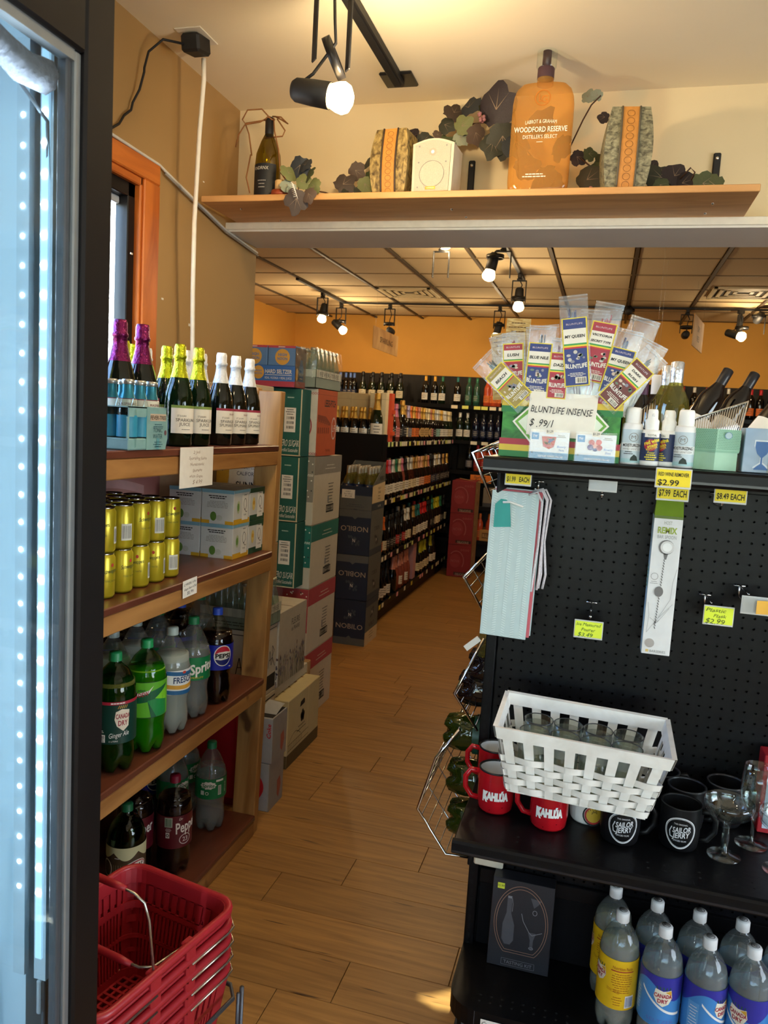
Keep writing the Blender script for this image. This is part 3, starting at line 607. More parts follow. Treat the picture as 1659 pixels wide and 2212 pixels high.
garland('thin vine twig and dark leaves between giant bottle and grey vase', (-.14, 3.0, ZS), [(-.165, 3.0, 2.785, .026, 5, .2), (-.13, 3.0, 2.79, .022, 5, -1.2), (-.1, 3.0, 2.715, .022, 7, -1.4), (-.145, 2.98, 2.585, .026, 6, 1.4), (-.125, 3.03, 2.55, .032, 6, 2.8), (-.14, 2.96, 2.49, .05, 0, .9), (-.185, 2.99, 2.58, .03, 7, 2.2), (-.13, 3.03, 2.47, .036, 1, 2.5), (-.10, 3.05, 2.58, .03, 6, .4)], [[(-.22, 3.0, 2.60), (-.175, 3.0, 2.71), (-.15, 3.0, 2.76), (-.12, 3.0, 2.79)], [(-.2, 3.0, 2.6), (-.13, 2.98, 2.54), (-.06, 2.98, 2.47)]], [(-.135, 2.93, 2.44)])
garland('near-black vine leaves lying right of the grey vase', (.12, 3.0, ZS), [(.07, 3.05, 2.545, .04, 7, .4), (.11, 2.98, 2.495, .052, 0, -.6), (.15, 2.98, 2.5, .05, 7, .5), (.18, 2.97, 2.475, .04, 7, 1.3), (.105, 2.95, 2.465, .03, 6, 2.0), (.24, 2.93, 2.46, .045, 6, 1.5), (.28, 2.93, 2.455, .04, 6, -1.5)], [[(.0, 3.0, 2.47), (.12, 3.0, 2.48), (.24, 2.97, 2.46)], [(.17, 2.97, 2.49), (.2, 2.95, 2.52), (.215, 2.95, 2.505), (.205, 2.95, 2.48)]])
# ================================================================ cooler at the left edge
t = thing('glass_door_cooler', 'glass door drinks cooler with black frame, white LED strip and its modelled reflection', 'cooler', (-.75, .2, 0))
LIN = mat('#c3dbe9', .45, 0, (5, .03)); GASK = mat('#6d7177', .6); CLB = mat('#120e0e', .45, 0, (30, .05), 0, .3)
m = MB(); m.box(-.72, -.1, .815, .86, .1, 2.3, LIN); m.box(-.74, -.72, -.6, .86, .1, 2.3, LIN); m.box(-.72, -.1, -.6, .86, .1, .14, LIN); m.box(-.72, -.1, -.6, .86, 2.26, 2.3, LIN); m.build('liner', t)
m = MB(); m.box(-.76, -.04, .862, .874, 0, 2.36, CLB); m.box(-.76, -.74, -.6, .862, 0, 2.36, CLB); m.box(-.74, -.04, -.6, .862, 0, .1, CLB); m.box(-.74, -.04, -.6, .862, 2.3, 2.36, CLB); m.build('cabinet', t)
d = MB(); d.box(-.028, 0, .805, .872, .06, 2.34, CLB, .004); d.box(-.028, 0, -.6, .805, 2.09, 2.34, CLB, .004); d.box(-.028, 0, -.6, .805, .06, .14, CLB, .004); dr = d.build('door_frame', t)
m = MB(); m.box(-.026, -.008, .792, .805, .14, 2.09, mat('#9aa0a4', .3, .6), .002); m.box(-.03, -.014, .781, .792, .14, 2.09, mat('#54585e', .4, .4), .002); m.box(-.026, -.008, -.6, .79, 2.075, 2.09, mat('#9aa0a4', .3, .6)); m.build('glazing_bead', t)
m = MB(); m.box(-.020, -.016, -.6, .795, .14, 2.08, clear('cooler_glass', '#eef4f6', .02, 1.42, .8, 0)); m.build('glass_pane', t)
m = MB(); pts = [(-.05, y, 2.055+.008*math.sin(y*40)) for y in [-.3+.04*k for k in range(28)]]; m.tube(pts, [.022+.003*math.sin(k*1.7) for k in range(28)], mat('#7d7f88', .95, 0, (120, .2), .8), 8); m.build('door_gasket', t)
m = MB(); m.tube([(-.055, .7, 2.05), (-.06, .8, 2.0), (-.062, .81, 1.8), (-.062, .812, .3)], .003, mat('#5f6b76', .7), 6); m.build('cable', t)
LEDM = glow('led', '#e8f6ff', 30); DIFF = glow('led_diffuser', '#a9d4ee', .9)
for x, lab in ((-.064, None), (-.105, None)):  # the deeper row stands in for the strip's reflection in the glazing
    m = MB(); m.box(x-.011, x+.011, .804, .815, .66, 2.12, mat('#b9cfdd', .3)); 
    if x > -.07: m.box(x-.006, x+.006, .8, .805, .70, 2.1, DIFF)
    st = m.build('led_strip_and_reflection', t)
    for k in range(31):
        z = 2.056-.0428*k
        if z < .78: continue
        m = MB(); r = .0048 if x > -.07 else .0035; m.lathe([(0, -.004), (r*.7, -.003), (r, 0)], LEDM, 8, M=Matrix.Translation((x, .803 if x < -.07 else .7975, z)) @ Matrix.Rotation(-PI/2, 4, 'X').inverted()); m.build('led', st)
lamp('cooler_led_and_fill', 'AREA', (-.815, .985, 1.4), 15, (.78, .9, 1.0), shape='RECTANGLE', size=.03, size_y=1.2, aim=(-.83, .3, 1.4))
lamp('cooler_led_and_fill', 'AREA', (-.83, -.32, 1.4), 9, (.78, .9, 1.0), shape='RECTANGLE', size=.03, size_y=1.2, aim=(-.85, 1, 1.4))  # added unseen lamp that brightens the cooler's far liner wall
m = MB(); m.box(-.068, -.060, .8, .815, .60, .66, mat('#a9b8c2', .4), .002); m.lathe([(0, -.003), (.004, -.002), (.005, 0)], STEEL, 8, M=Matrix.Translation((-.064, .803, .625)) @ Matrix.Rotation(-PI/2, 4, 'X').inverted()); m.build('strip_bracket', t)
m = MB()
for k in range(6): m.tube([(-.16-.09*k, -.6, .93), (-.16-.09*k, .72, .93)], .004, mat('#dfeaf0', .3), 6)
m.tube([(-.12, -.6, .93), (-.12, .70, .93), (-.14, .73, .93), (-.7, .73, .93)], .006, mat('#e9f1f5', .3), 6); m.build('wire_shelf', t)['kind'] = 'stuff'
q = thing('milk_carton', 'white carton with yellow stripe at the bottom of the cooler', 'carton', (-.93, .86, .56)); m = MB(); m.box(-.04, .04, -.05, .05, 0, .14, WHITE, .003); mp = plane((.04, 0, 0), (0, 1, 0), (0, 0, 1)); m.rect(mp, -.05, .05, .08, .1, mat('#f2c230', .5)); m.lines(mp, 0, .06, .06, 3, .012, INK, .004)
m.build('carton', q); m = MB(); m.box(-.055, .055, -.06, .06, -.42, 0, mat('#cfdbe2', .5), .004); m.build('riser', q)

# ================================================================ wooden shelf unit
PINE = wood('unit_pine', '#8a5a2c', '#b5834a', .5, (16, 2.2, 16), True, detail=5, extra=('#6d4420', (9, 9, 9))); PINEV = wood('unit_pine_upright', '#8f6232', '#bf9054', .5, (18, 18, 2.2), True, detail=5, extra=('#5e3a1c', (8, 8, 6)))
BRN = wood('brown_laminate', '#51291d', '#6f3f2e', .32, (10, 2, 10), True, detail=3, bump=.03)
ux0, ux1, uy0, uy1 = -1.60, -1.161, 1.125, 2.712
u = thing('wooden_shelf_unit', 'pine shelf unit with brown boards holding soda and sparkling juice', 'shelf', (-1.38, 2.0, 0)); UO = Vector((-1.38, 2.0, 0))
def ub(name, x0, x1, y0, y1, z0, z1, mm, b=.003):
    q = MB(); q.box(x0-UO.x, x1-UO.x, y0-UO.y, y1-UO.y, z0, z1, mm, b); return q.build(name, u)
YE = lambda z: 2.622+.056*z
for z in (1.49, 1.095, .611, .078):
    uy1 = YE(z)-.001; ub('shelf_board', ux0, ux1, uy0, uy1, z-.021, z, BRN)
    if z > .1: ub('shelf_lip', ux1-.036, ux1-.001, uy0, uy1-.005, z-.021-.052, z-.0215, PINE)
    else: ub('kick_board', ux1-.036, ux1-.001, uy0, uy1-.005, 0, z-.0215, PINE)
for z in (1.49, 1.095, .611): ub('shelf_rail', ux0, ux0+.036, uy0, YE(z)-.006, z-.073, z-.0215, PINE)
for x in (ux0+.005, ux1-.098):
    q = MB(); q.box(x-UO.x, x+.092-UO.x, 0, .041, 0, 1.69, PINEV, .003); q.v = [(a, b+YE(c)-UO.y, c) for a, b, c in q.v]; q.build('post', u)
    ub('post', x, x+.092, uy0-.042, uy0-.001, 0, 1.69, PINEV, .003)
ub('end_rail', ux0+.1, ux1-.10, YE(1.66)+.003, YE(1.66)+.04, 1.635, 1.70, PINE, .003)
def note(label, o, w_, h_, rows, fill=PAPER, rz=0.0, tilt=0.0, face='x', name='price_note', ink=None, big=None, seed=1, cat='note'):
    """a paper card at o (top centre) facing +X ('x') or the camera side -Y ('y')"""
    t = thing(name, label, cat, o, (tilt if face == 'y' else 0, -tilt if face == 'x' else 0, 0))
    U, N = ((0, 1, 0), (1, 0, 0)) if face == 'x' else ((1, 0, 0), (0, -1, 0))
    U = Vector(U); Z = Vector((0, 0, 1)); c, s = math.cos(rz), math.sin(rz); U2 = U*c+Z*s; V2 = Z*c-U*s
    mp = plane((0, 0, 0), U2, V2, 0); m = MB(); e = .0011
    P = [(-w_/2, 0), (-w_/2, -h_), (w_/2, -h_), (w_/2, 0)]
    v = [mp(a, b, 0) for a, b in P]+[mp(a, b, e) for a, b in P]; m.add(v, [(3, 2, 1, 0), (4, 5, 6, 7), (0, 1, 5, 4), (1, 2, 6, 5), (2, 3, 7, 6), (3, 0, 4, 7)], fill); m.build('card', t)
    m = MB(); ik = ink or INK; n = len(rows); R_ = random.Random(seed)
    for i, r in enumerate(rows):
        hh = h_/(n+.8)*.5*(1.35 if big == i else 1); m.text(mp, r, R_.uniform(-.03, .03)*w_, -h_*(i+.85)/(n+.7), hh, ik, min(w_*.86, hh*.8*len(r)), shear=.25, wob=.1, rot=R_.uniform(-.04, .04), e=e+.0005)
    m.build('lettering', t); return t
PENC = mat('#a8907c', .8)
note('white handwritten price note hanging from the top wooden shelf board', (-1.156, 2.085, 1.494), .195, .118, ['2 Juli', 'Sparkling Juice', 'Nonalcoholic', 'Spumante', 'white Grape', '$ 4.99'], PAPER, .0, 0, 'x', ink=PENC, big=5)
note('small white price note on the lip of the second wooden board', (-1.158, 2.068, 1.10), .082, .052, ['Q MIXERS  4 Pks', 'Ginger Beer x Club', '$5.99'], PAPER, .03, 0, 'x', seed=5, big=2)

# ---------------- sparkling juice bottles on the top board
DG = mat('#0a100b', .06, 0, (10, .2), 0, .6); GRG = clear('green_glass', '#3f8a2a', .04, 1.5, 1.0, .02, ('#0d2410', .55))
spk = [(0, .002), (.036, .001), (.0425, .008), (.0432, .13), (.041, .155), (.031, .19), (.02, .225), (.0155, .25), (.015, .27)]
def foil(c):
    m = MB(); mm = mat(c, .28, .75 if c != '#d9dcde' else .15, (140, .25 if c != '#d9dcde' else .08), .7)
    m.lathe([(.0268, .205), (.0222, .222), (.0175, .245), (.0168, .262), (.0192, .264), (.0196, .270), (.0172, .274), (.0172, .296), (.0145, .304), (0, .305)], mm, 20); return m
def juice_label(top, kind):
    m = MB(); mp = cyl(.0434, 0, 0); m.rect(mp, -.052, .052, .04, .122, PAPER, 14); m.rect(mp, -.052, .052, .115, .123, mat(top, .6), 14, .0002)
    g = mat('#4a4640', .7); m.text(mp, 'ST JULIAN', -.02, .092, .0055, g, .026)
    m.text(mp, 'SPARKLING', -.002, .08, .0095, g, .07); m.text(mp, 'JUICE' if kind == 'g' else 'SPUMANTE', -.010, .0675, .0095, g, .035 if kind == 'g' else .06)
    m.lines(mp, -.006, .052, .04, 1, .008, GREYP, .0022)
    if kind == 'r':
        m.text(mp, 'RASPBERRY', .02, .104, .006, mat('#7c2034', .7), .05); rd = mat('#b02c34', .6)
        for k in range(5): m.line(mp, [(.045, .042), (.032+.006*k, .075-.004*abs(k-2))], .0025, rd)
    return m
for key, fc, glass, tc, kd in (('juice_green', '#b9c020', GRG, '#7f9a4a', 'g'), ('juice_white', '#d9dcde', DG, '#9c2c44', 'r'), ('juice_purple', '#6f1750', DG, '#8a2a44', 'r')):
    m = MB(); m.lathe(spk, glass, 28); proto(key, ('glass', m), ('foil', foil(fc)), ('label', juice_label(tc, kd)))
    if glass is GRG:
        m = MB(); m.lathe([(0, .006), (.039, .006), (.0398, .13), (.037, .155), (.028, .188), (0, .19)], mat('#10230f', .2), 20); proto(key, ('glass', PROTO and (lambda q: q)(MB().lathe(spk, glass, 28))), ('foil', foil(fc)), ('label', juice_label(tc, kd)), ('juice', m))
zt = 1.4905
for key, x, y, lab, rz in (
  ('juice_purple', -1.295, 1.895, 'sparkling juice bottle with purple foil behind the four-pack of tonic, tallest of the three', -.9), ('juice_purple', -1.40, 1.875, 'sparkling juice bottle with purple foil half hidden behind another purple one', -.9), ('juice_purple', -1.29, 1.995, 'sparkling juice bottle with purple foil nearest the green bottles', -.35),
  ('juice_green', -1.245, 2.125, 'sparkling juice bottle with lime foil, foremost and in the middle of the top board', -.35), ('juice_green', -1.238, 2.225, 'sparkling juice bottle with lime foil right of the foremost lime one', -.25), ('juice_green', -1.335, 2.20, 'sparkling juice bottle with lime foil behind the two front lime ones', -.9), ('juice_green', -1.40, 2.07, 'sparkling juice bottle with lime foil seen between purple and lime front rows', -.9), ('juice_green', -1.36, 1.72, 'sparkling juice bottle with lime foil at the cooler frame edge', -.9), ('juice_green', -1.44, 2.18, 'sparkling juice bottle with lime foil in the third row back', -.9),
  ('juice_white', -1.243, 2.385, 'sparkling juice bottle with white foil, first in the white row', -.15), ('juice_white', -1.243, 2.49, 'sparkling juice bottle with white foil, second in the white row', -.15), ('juice_white', -1.243, 2.60, 'sparkling juice bottle with white foil, last before the wooden post', -.15),
  ('juice_white', -1.345, 2.33, 'sparkling juice bottle with white foil, left one behind the lime foils', -.9), ('juice_white', -1.345, 2.44, 'sparkling juice bottle with white foil, right one behind the lime foils', -.9), ('juice_white', -1.47, 2.30, 'sparkling juice bottle with white foil behind the third purple neck', -.9)):
    spawn(key, 'juice_bottle', lab, 'bottle', (x, y, zt), rz, 'sparkling juice bottles on the top board', 1.13 if key == 'juice_purple' else 1.0)
# tonic four-pack carrier
TEAL = mat('#7fa9a8', .6, 0, (30, .12)); TEALF = mat('#2f7f92', .35, .5, (60, .2)); SIL = mat('#b9bcb8', .3, .8, (60, .15))
c = thing('tonic_carrier', 'teal cardboard carrier for four small tonic bottles on the top board', 'carrier', (-1.207, 1.845, 1.4905), 0); c.scale = (.78, 1, 1)
m = MB(); m.box(-.065, .065, -.11, .06, 0, .03, TEAL, .003); m.box(-.065, -.061, -.11, .06, .03, .11, TEAL); m.box(.061, .065, -.11, .06, .085, .112, TEAL); m.box(-.065, .065, -.11, .06, .108, .111, TEAL); m.box(.061, .065, -.115, -.107, .03, .085, TEAL); m.build('tray', c)
m = MB(); m.box(-.066, .066, .06, .064, 0, .112, TEAL)
pe = [(-.03, 0), (.062, 0), (.072, .03), (.07, .085), (.055, .112), (-.03, .112)]
v = [(.0665, a, b) for a, b in pe]+[(.0645, a, b) for a, b in pe]; m.add(v, [(0, 1, 2, 3, 4, 5), (11, 10, 9, 8, 7, 6)]+[(i, i+6, (i+1) % 6+6, (i+1) % 6) for i in range(6)], TEAL)
mp = plane((.0665, .02, 0), (0, 1, 0), (0, 0, 1)); m.text(mp, 'FEVER-TREE', .004, .085, .011, INK, .075); m.rect(mp, -.035, .042, .076, .095, mat('#c3b09a', .7), 1, -.0003)
tl = mat('#1c5566', .7); m.text(mp, 'TONIC', .002, .052, .012, tl, .045); m.text(mp, 'WATER', .002, .036, .012, tl, .045); m.lines(mp, .004, .067, .05, 2, .006, tl, .002); m.lines(mp, .004, .02, .05, 3, .006, tl, .002); m.line(mp, [(.005, .03), (.0, .002)], .014, mat('#5f9ea8', .6)); m.disc(mp, .04, .045, .006, .007, mat('#6a4a52', .6)); m.build('end_panel', c)
m = MB(); m.lathe([(0, 0), (.024, 0), (.0255, .005), (.0255, .10), (.018, .13), (.0125, .15), (.0125, .165)], CLEAR, 18); b2 = MB(); b2.lathe([(.019, .128), (.0145, .145), (.0142, .165)], TEALF, 18); b4 = MB(); b4.lathe([(.0258, .03), (.0258, .085)], mat('#2b8fb0', .5), 18)
b3 = MB(); b3.lathe([(.0145, .163), (.0158, .166), (.0158, .172), (.0135, .176), (0, .1765)], SIL, 21, mod=lambda r, z, a: (r*(1+.05*math.cos(21*a)), z) if .16 < z < .173 else (r, z))
proto('tonic', ('glass', m), ('foil_wrap', b2), ('cap', b3), ('label', b4))
for i, (x, y) in enumerate(((.026, -.08), (-.026, -.075), (.026, .028), (-.026, -.02), (.026, -.026))): spawn('tonic', 'tonic_bottle', 'small tonic bottle with teal neck wrap in the carrier, ' + ('front left', 'back left', 'front right', 'back right', 'front middle')[i], 'bottle', (-1.207+x, 1.845+y, 1.493+.001), 0, 'small tonic bottles in the carrier')

# ---------------- second board: cans and mixer boxes
YC = mat('#c9b62a', .3, .45, (20, .06)); m = MB(); m.lathe([(0, .004), (.024, .003), (.026, .0), (.031, .009), (.0315, .108), (.027, .117)], YC, 24); l_ = MB(); l_.lathe([(.027, .1165), (.0285, .1195), (.0275, .1205), (.0255, .117), (0, .1165)], STEEL, 24); l_.box(-.006, .006, -.012, .004, .117, .118, SIL)
pr = MB(); mp = cyl(.0316, 0, 0); gk = mat('#20402a', .6); pr.text(mp, 'Schweppes', 0, .075, .011, gk, .046, shear=.3, rot=.1); pr.disc(mp, .004, .09, .004, .005, mat('#b8402c', .6)); pr.text(mp, 'TONIC WATER', 0, .048, .005, mat('#6f7a2c', .6), .034); pr.rect(mp, .038, .068, .025, .07, mat('#d9d9c9', .5), 4); pr.bars(mp, .04, .066, .03, .065, GREYP, 9)
proto('can', ('can_body', m), ('lid', l_), ('printing', pr))
kk = 0
for lay in range(2):
    for j in range(5):
        for i in range(4):
            if lay == 0 and i > 1 and j < 4 : continue
            kk += 1
            spawn('can', 'tonic_can', 'yellow tonic can, %s layer, %s column from the cooler, %s row back' % (('lower', 'upper')[lay], ORD[j+1], ORD[i+1]), 'can', (-1.245-.0645*i, 1.765+.0815*j-.006*(i % 2), 1.0955+.1212*lay), random.Random(kk).choice((-.7, -.25, -1.2, -2.2)), 'yellow tonic cans')
QW = mat('#d3d6d6', .6, 0, (40, .03)); QB = mat('#7fb0c8', .6); QG = mat('#1f4a34', .6); QY = mat('#d8a92a', .6); LIM = mat('#5f8a3a', .6)
def qbox(key, kind):
    b = .0615; m = MB(); m.box(-b, b, -b, b, 0, .1195, QW, .0012)
    f = plane((0, -b, 0), (1, 0, 0), (0, 0, 1)); s = plane((b, 0, 0), (0, 1, 0), (0, 0, 1)); tp = plane((0, 0, .1195), (1, 0, 0), (0, 1, 0)); p = MB()
    if kind == 'tonic':
        p.rect(tp, -b, b, -b, b, mat('#8d8a86', .6)); p.rect(f, -b, b, .107, .1195, QB); p.lines(f, 0, .097, .07, 2, .007, INK, .0035, 2); p.lines(f, 0, .078, .085, 5, .005, GREYP, .0016, 4); p.rect(f, -b, b, 0, .012, QY); p.rect(f, -.03, .03, 0, .012, QW, 1, .0004); p.disc(f, -.015, .026, .012, .016, LIM, .0006); p.disc(f, .008, .022, .012, .01, mat('#c3c8c2', .6), .0007)
        p.rect(s, -b, b, 0, .018, QY); p.rect(s, -b, b, .109, .1195, QB); p.disc(s, -.028, .06, .012, .022, mat('#b9c6a0', .6), .0005); p.disc(s, -.03, .06, .007, .014, LIM, .0007)
    else:
        p.rect(tp, -b, b, -b, b, mat('#7f7c78', .6)); p.rect(f, -b, b, .1, .1195, QG); p.rect(s, -b, b, 0, .022, QG); p.rect(s, -b, b, .103, .1195, QG); p.disc(s, -.03, .062, .012, .024, mat('#e6cf7a', .6), .0005); p.disc(s, -.03, .066, .006, .008, mat('#d8a030', .6), .0007); p.disc(s, .052, .1, .008, .008, QG, .0006)
    p.rect(s, .0, .048, .012, .1, mat('#eeeeea', .6), 1, .0004); p.ring(s, .024, .068, .012, .02, .002, INK, .0008, 20); p.line(s, [(.018, .05), (.034, .038), (.04, .042)], .002, INK, .0009); p.text(s, 'Q', .024, .069, .022, INK, e=.0009, shear=.2) if False else None
    p.text(s, 'TONIC' if kind == 'tonic' else 'CLUB', .024, .03, .006, INK, .022, e=.0008); p.lines(s, .024, .1, .03, 1, .01, INK, .0022, e=.0008)
    proto(key, ('carton', m), ('printing', p))
qbox('qtonic', 'tonic'); qbox('qclub', 'club')
for lay in range(2):
    for i, x in enumerate((-1.401, -1.274)):
        for j, y in enumerate((2.517, 2.643)):
            spawn('qtonic' if j == 0 else 'qclub', 'mixer_box', '%s four-can mixer box, %s layer, %s' % (('pale blue tonic', 'green club soda')[j], ('lower', 'upper')[lay], ('away from the aisle', 'at the aisle')[i]), 'box', (x+.007, y-.017, 1.0955+.12*lay), 0, 'mixer boxes on the second board')
PINK = wood('pink_print', '#b8707c', '#d8a89a', .6, (3, 2, 5), False, detail=2, bump=.0)
t = thing('pink_box', 'box with a blurry pink picture behind the yellow cans', 'box', (-1.565, 2.1, 1.0955)); m = MB(); m.box(-.03, .03, -.45, .54, 0, .31, PINK, .003); m.build('carton', t); m = MB(); mp = plane((.03, 0, 0), (0, 1, 0), (0, 0, 1)); m.grid(lambda a, b: mp(-.2+.5*a, .20+.03*b+.04*math.sin(a*3), .001), 10, 1, mat('#e3b4b8', .6)); m.rect(mp, .40, .54, .0, .31, mat('#d9b99a', .7), 1, .001); m.build('printing', t)

# ---------------- soda bottles
def petal(r, z, a):
    if z < .045: k = (1-z/.045); return r*(1-.22*k*max(0, -math.cos(5*a))), z+(.022*k*max(0, -math.cos(5*a)))
    return r, z
DOME = [(.02, .004), (.034, .0), (.045, .006), (.052, .03), (.0525, .055), (.0505, .075), (.0525, .09), (.054, .10), (.054, .205), (.0525, .222), (.046, .245), (.034, .265), (.021, .278), (.0145, .285), (.0142, .292)]
CONE = [(.02, .004), (.032, .0), (.043, .006), (.0495, .03), (.050, .055), (.0465, .085), (.0485, .108), (.0525, .122), (.0525, .198), (.0505, .21), (.042, .235), (.030, .262), (.0195, .28), (.0145, .287), (.0142, .293)]
def soda(key, prof, shell, liq, fill, capc, lab, glossy=None):
    m = MB(); m.lathe([(0, .012)]+prof, shell, 30, mod=petal); L = MB()
    ins = [(max(.0, r-.0016), z+.001) for r, z in prof if z < fill]; L.lathe([(0, .013)]+ins+[(ins[-1][0]*.97, fill), (0, fill)], liq, 30, mod=petal)
    cp = MB(); cm = mat(capc, .45); cp.lathe([(.0168, .289), (.0168, .293), (.0162, .294), (.0162, .308), (.0150, .311), (0, .311)], cm, 30, mod=lambda r, z, a: (r*(1+.03*math.cos(15*a)), z) if .293 < z < .309 else (r, z))
    parts = [('bottle_body', m), ('liquid', L), ('cap', cp)]
    if lab: q = MB(); lab(q); parts.append(('label', q))
    proto(key, *parts)
SPLB = '#0f7a46'
def l_dew(m):
    mp = cyl(.0546, 0, 0); m.rect(mp, -.165, .165, .108, .205, mat('#62b52a', .45), 40); d = mat('#12603a', .45); d2 = mat('#1f8f48', .45)
    m.poly(mp, [(-.06, .165), (.0, .178), (.06, .195), (.06, .165), (-.01, .150), (-.06, .14)], d, .0003); m.poly(mp, [(.0, .155), (.06, .165), (.06, .110), (.01, .108)], d2, .0004); m.poly(mp, [(.0, .155), (.025, .108), (.01, .108)], d, .0006); m.poly(mp, [(.02, .16), (.06, .19), (.06, .15)], mat('#7fd02f', .45), .0006)
    m.poly(mp, [(-.036, .172), (.004, .184), (.016, .196), (.004, .176), (-.03, .166)], WHITE, .0008); m.text(mp, 'Mtn', -.016, .183, .008, d, .02, shear=.3, rot=.25, e=.001); m.text(mp, 'DEW', -.01, .1735, .011, mat('#b0202c', .5), .03, bold=.02, shear=.3, rot=.25, e=.0012)
    m.rect(mp, -.165, .165, .205, .2065, mat('#123a20', .4), 40); m.rect(mp, -.165, .165, .1065, .108, mat('#123a20', .4), 40)
def l_cd(m):
    mp = cyl(.0546, 0, 0); g = mat('#0f3b30', .4, 0, (300, .1)); m.rect(mp, -.165, .165, .085, .195, g, 40); m.rect(mp, -.165, .165, .188, .196, mat('#a8243a', .45), 40, .0003); m.lines(mp, .02, .192, .05, 1, .01, WHITE, .003, e=.0006)
    m.poly(mp, [(.015, .17), (.03, .176), (.05, .172), (.048, .13), (.034, .118), (.018, .132), (.012, .15)], mat('#e8dcc4', .5), .0005); rd = mat('#9c1f34', .5); m.text(mp, 'CANADA', .033, .158, .012, rd, .036, bold=.02, e=.0009); m.text(mp, 'DRY', .033, .14, .013, rd, .024, bold=.02, e=.0009)
    for k in range(5): m.line(mp, [(.02+.005*k, .178), (.024+.005*k, .186)], .002, GOLDF, .0007)
    m.text(mp, 'Ginger Ale', .024, .11, .013, WHITE, .05, shear=.3, rot=.1, e=.0007); m.text(mp, '130', -.018, .1035, .008, g, .011, e=.001); m.rect(mp, -.026, -.010, .09, .11, WHITE, 2, .0006); m.lines(mp, -.018, .097, .011, 2, .004, g, .0016, e=.001); m.text(mp, '2 LITERS', .01, .093, .004, WHITE, .022, e=.0006); m.lines(mp, -.022, .12, .018, 2, .004, WHITE, .0018, e=.0006)
def l_fr(m):
    mp = cyl(.0531, 0, 0); m.rect(mp, -.165, .165, .125, .195, mat('#e8e9e6', .5), 40); b = mat('#1f5f8f', .5); m.grid(lambda a, q: mp(-.1+.2*a, .18+.012*q+.004*math.sin(a*6), .0004), 24, 1, b); m.grid(lambda a, q: mp(-.1+.2*a, .142+.012*q+.004*math.sin(a*7), .0004), 24, 1, mat('#d8a13a', .5)); m.grid(lambda a, q: mp(-.1+.2*a, .126+.012*q+.004*math.sin(a*5+1), .0004), 24, 1, b)
    m.text(mp, 'FRESCA', .03, .167, .018, mat('#1b3a63', .5), .065, bold=.02, e=.0008)
    m.disc(mp, .03, .188, .006, .004, mat('#c8402c', .5), .0008)
def l_sp(m):
    mp = cyl(.0531, 0, 0); m.rect(mp, -.165, .165, .125, .196, mat(SPLB, .45), 40); m.text(mp, 'Sprite', .02, .165, .03, WHITE, .085, bold=.03, shear=.2, rot=.18, e=.0007); m.text(mp, 'LEMON-LIME', .0, .134, .006, mat('#e8d23a', .5), .045, shear=.2, e=.0007)
def l_spb(m):
    mp = cyl(.0531, 0, 0); m.rect(mp, -.165, .165, .125, .196, mat(SPLB, .45), 40); pts = []
    for i in range(20): a = 2*PI*i/20; r = (.024 if i % 2 else .029); pts.append((-.014+r*math.cos(a), .174+r*.5*math.sin(a)))
    m.poly(mp, pts, WHITE, .0004); m.text(mp, 'Sprite', -.014, .174, .013, mat(SPLB, .45), .042, bold=.02, shear=.2, e=.0008); m.rect(mp, .012, .04, .186, .193, WHITE, 3, .0004); m.rect(mp, .02, .032, .138, .172, WHITE, 2, .0004); m.bars(mp, .021, .031, .14, .17, SPL2, 6, e=.0007); m.rect(mp, -.04, -.028, .14, .155, mat('#dfe6df', .5), 2, .0004); m.ring(mp, -.018, .146, .006, .006, .002, WHITE, .0005); m.text(mp, 'RECYCLE ME', .05, .16, .005, WHITE, .035, rot=PI/2, e=.0006)
SPL2 = mat('#14623c', .5)
def l_pep(m):
    mp = cyl(.0531, 0, 0); bl = mat('#1424a0', .4); m.rect(mp, -.165, .165, .118, .2, bl, 40); u0, v0 = .016, .165; m.disc(mp, u0, v0, .03, .034, WHITE, .0004, 28)
    R_ = .027; RV = .031; red = mat('#c8203a', .4); nb = mat('#101c6a', .4)
    m.poly(mp, [(u0+R_*math.cos(a), v0+RV*math.sin(a)) for a in [.35+i*(PI-.5)/14 for i in range(15)]]+[(u0-.014, v0+.012), (u0+.008, v0+.014)], red, .0007)
    m.poly(mp, [(u0+R_*math.cos(a), v0+RV*math.sin(a)) for a in [PI+.35+i*(PI-.5)/14 for i in range(15)]]+[(u0+.014, v0-.012), (u0-.008, v0-.014)], nb, .0007)
    m.text(mp, 'PEPSI', u0, v0, .0135, INK, .05, bold=.04, e=.0011); m.poly(mp, [(.035, .128), (.045, .124), (.045, .13)], WHITE, .0006)
def l_dp(m):
    mp = cyl(.0546, 0, 0); m.rect(mp, -.165, .165, .095, .2, mat('#5b1420', .4), 40); m.text(mp, 'Pepper', .045, .165, .034, WHITE, .085, bold=.02, shear=.15, rot=.12, e=.0007); m.ring(mp, .035, .122, .02, .017, .0025, mat('#d8d4d0', .5), .0006); m.text(mp, '23', .035, .122, .014, mat('#d8d4d0', .5), .018, bold=.02, e=.0007)
    m.rect(mp, -.03, -.006, .165, .196, mat('#b9c6b4', .5), 3, .0005); m.bars(mp, -.028, -.008, .168, .193, SPL2, 8, e=.0008); m.rect(mp, -.026, -.014, .13, .148, mat('#e3e0da', .5), 2, .0005); m.ring(mp, -.02, .139, .005, .005, .002, INK, .0008, 10); m.lines(mp, -.018, .16, .02, 3, .004, WHITE, .0015, e=.0006)
    m.text(mp, 'Dr', .02, .19, .008, WHITE, .012, shear=.2, e=.0007)
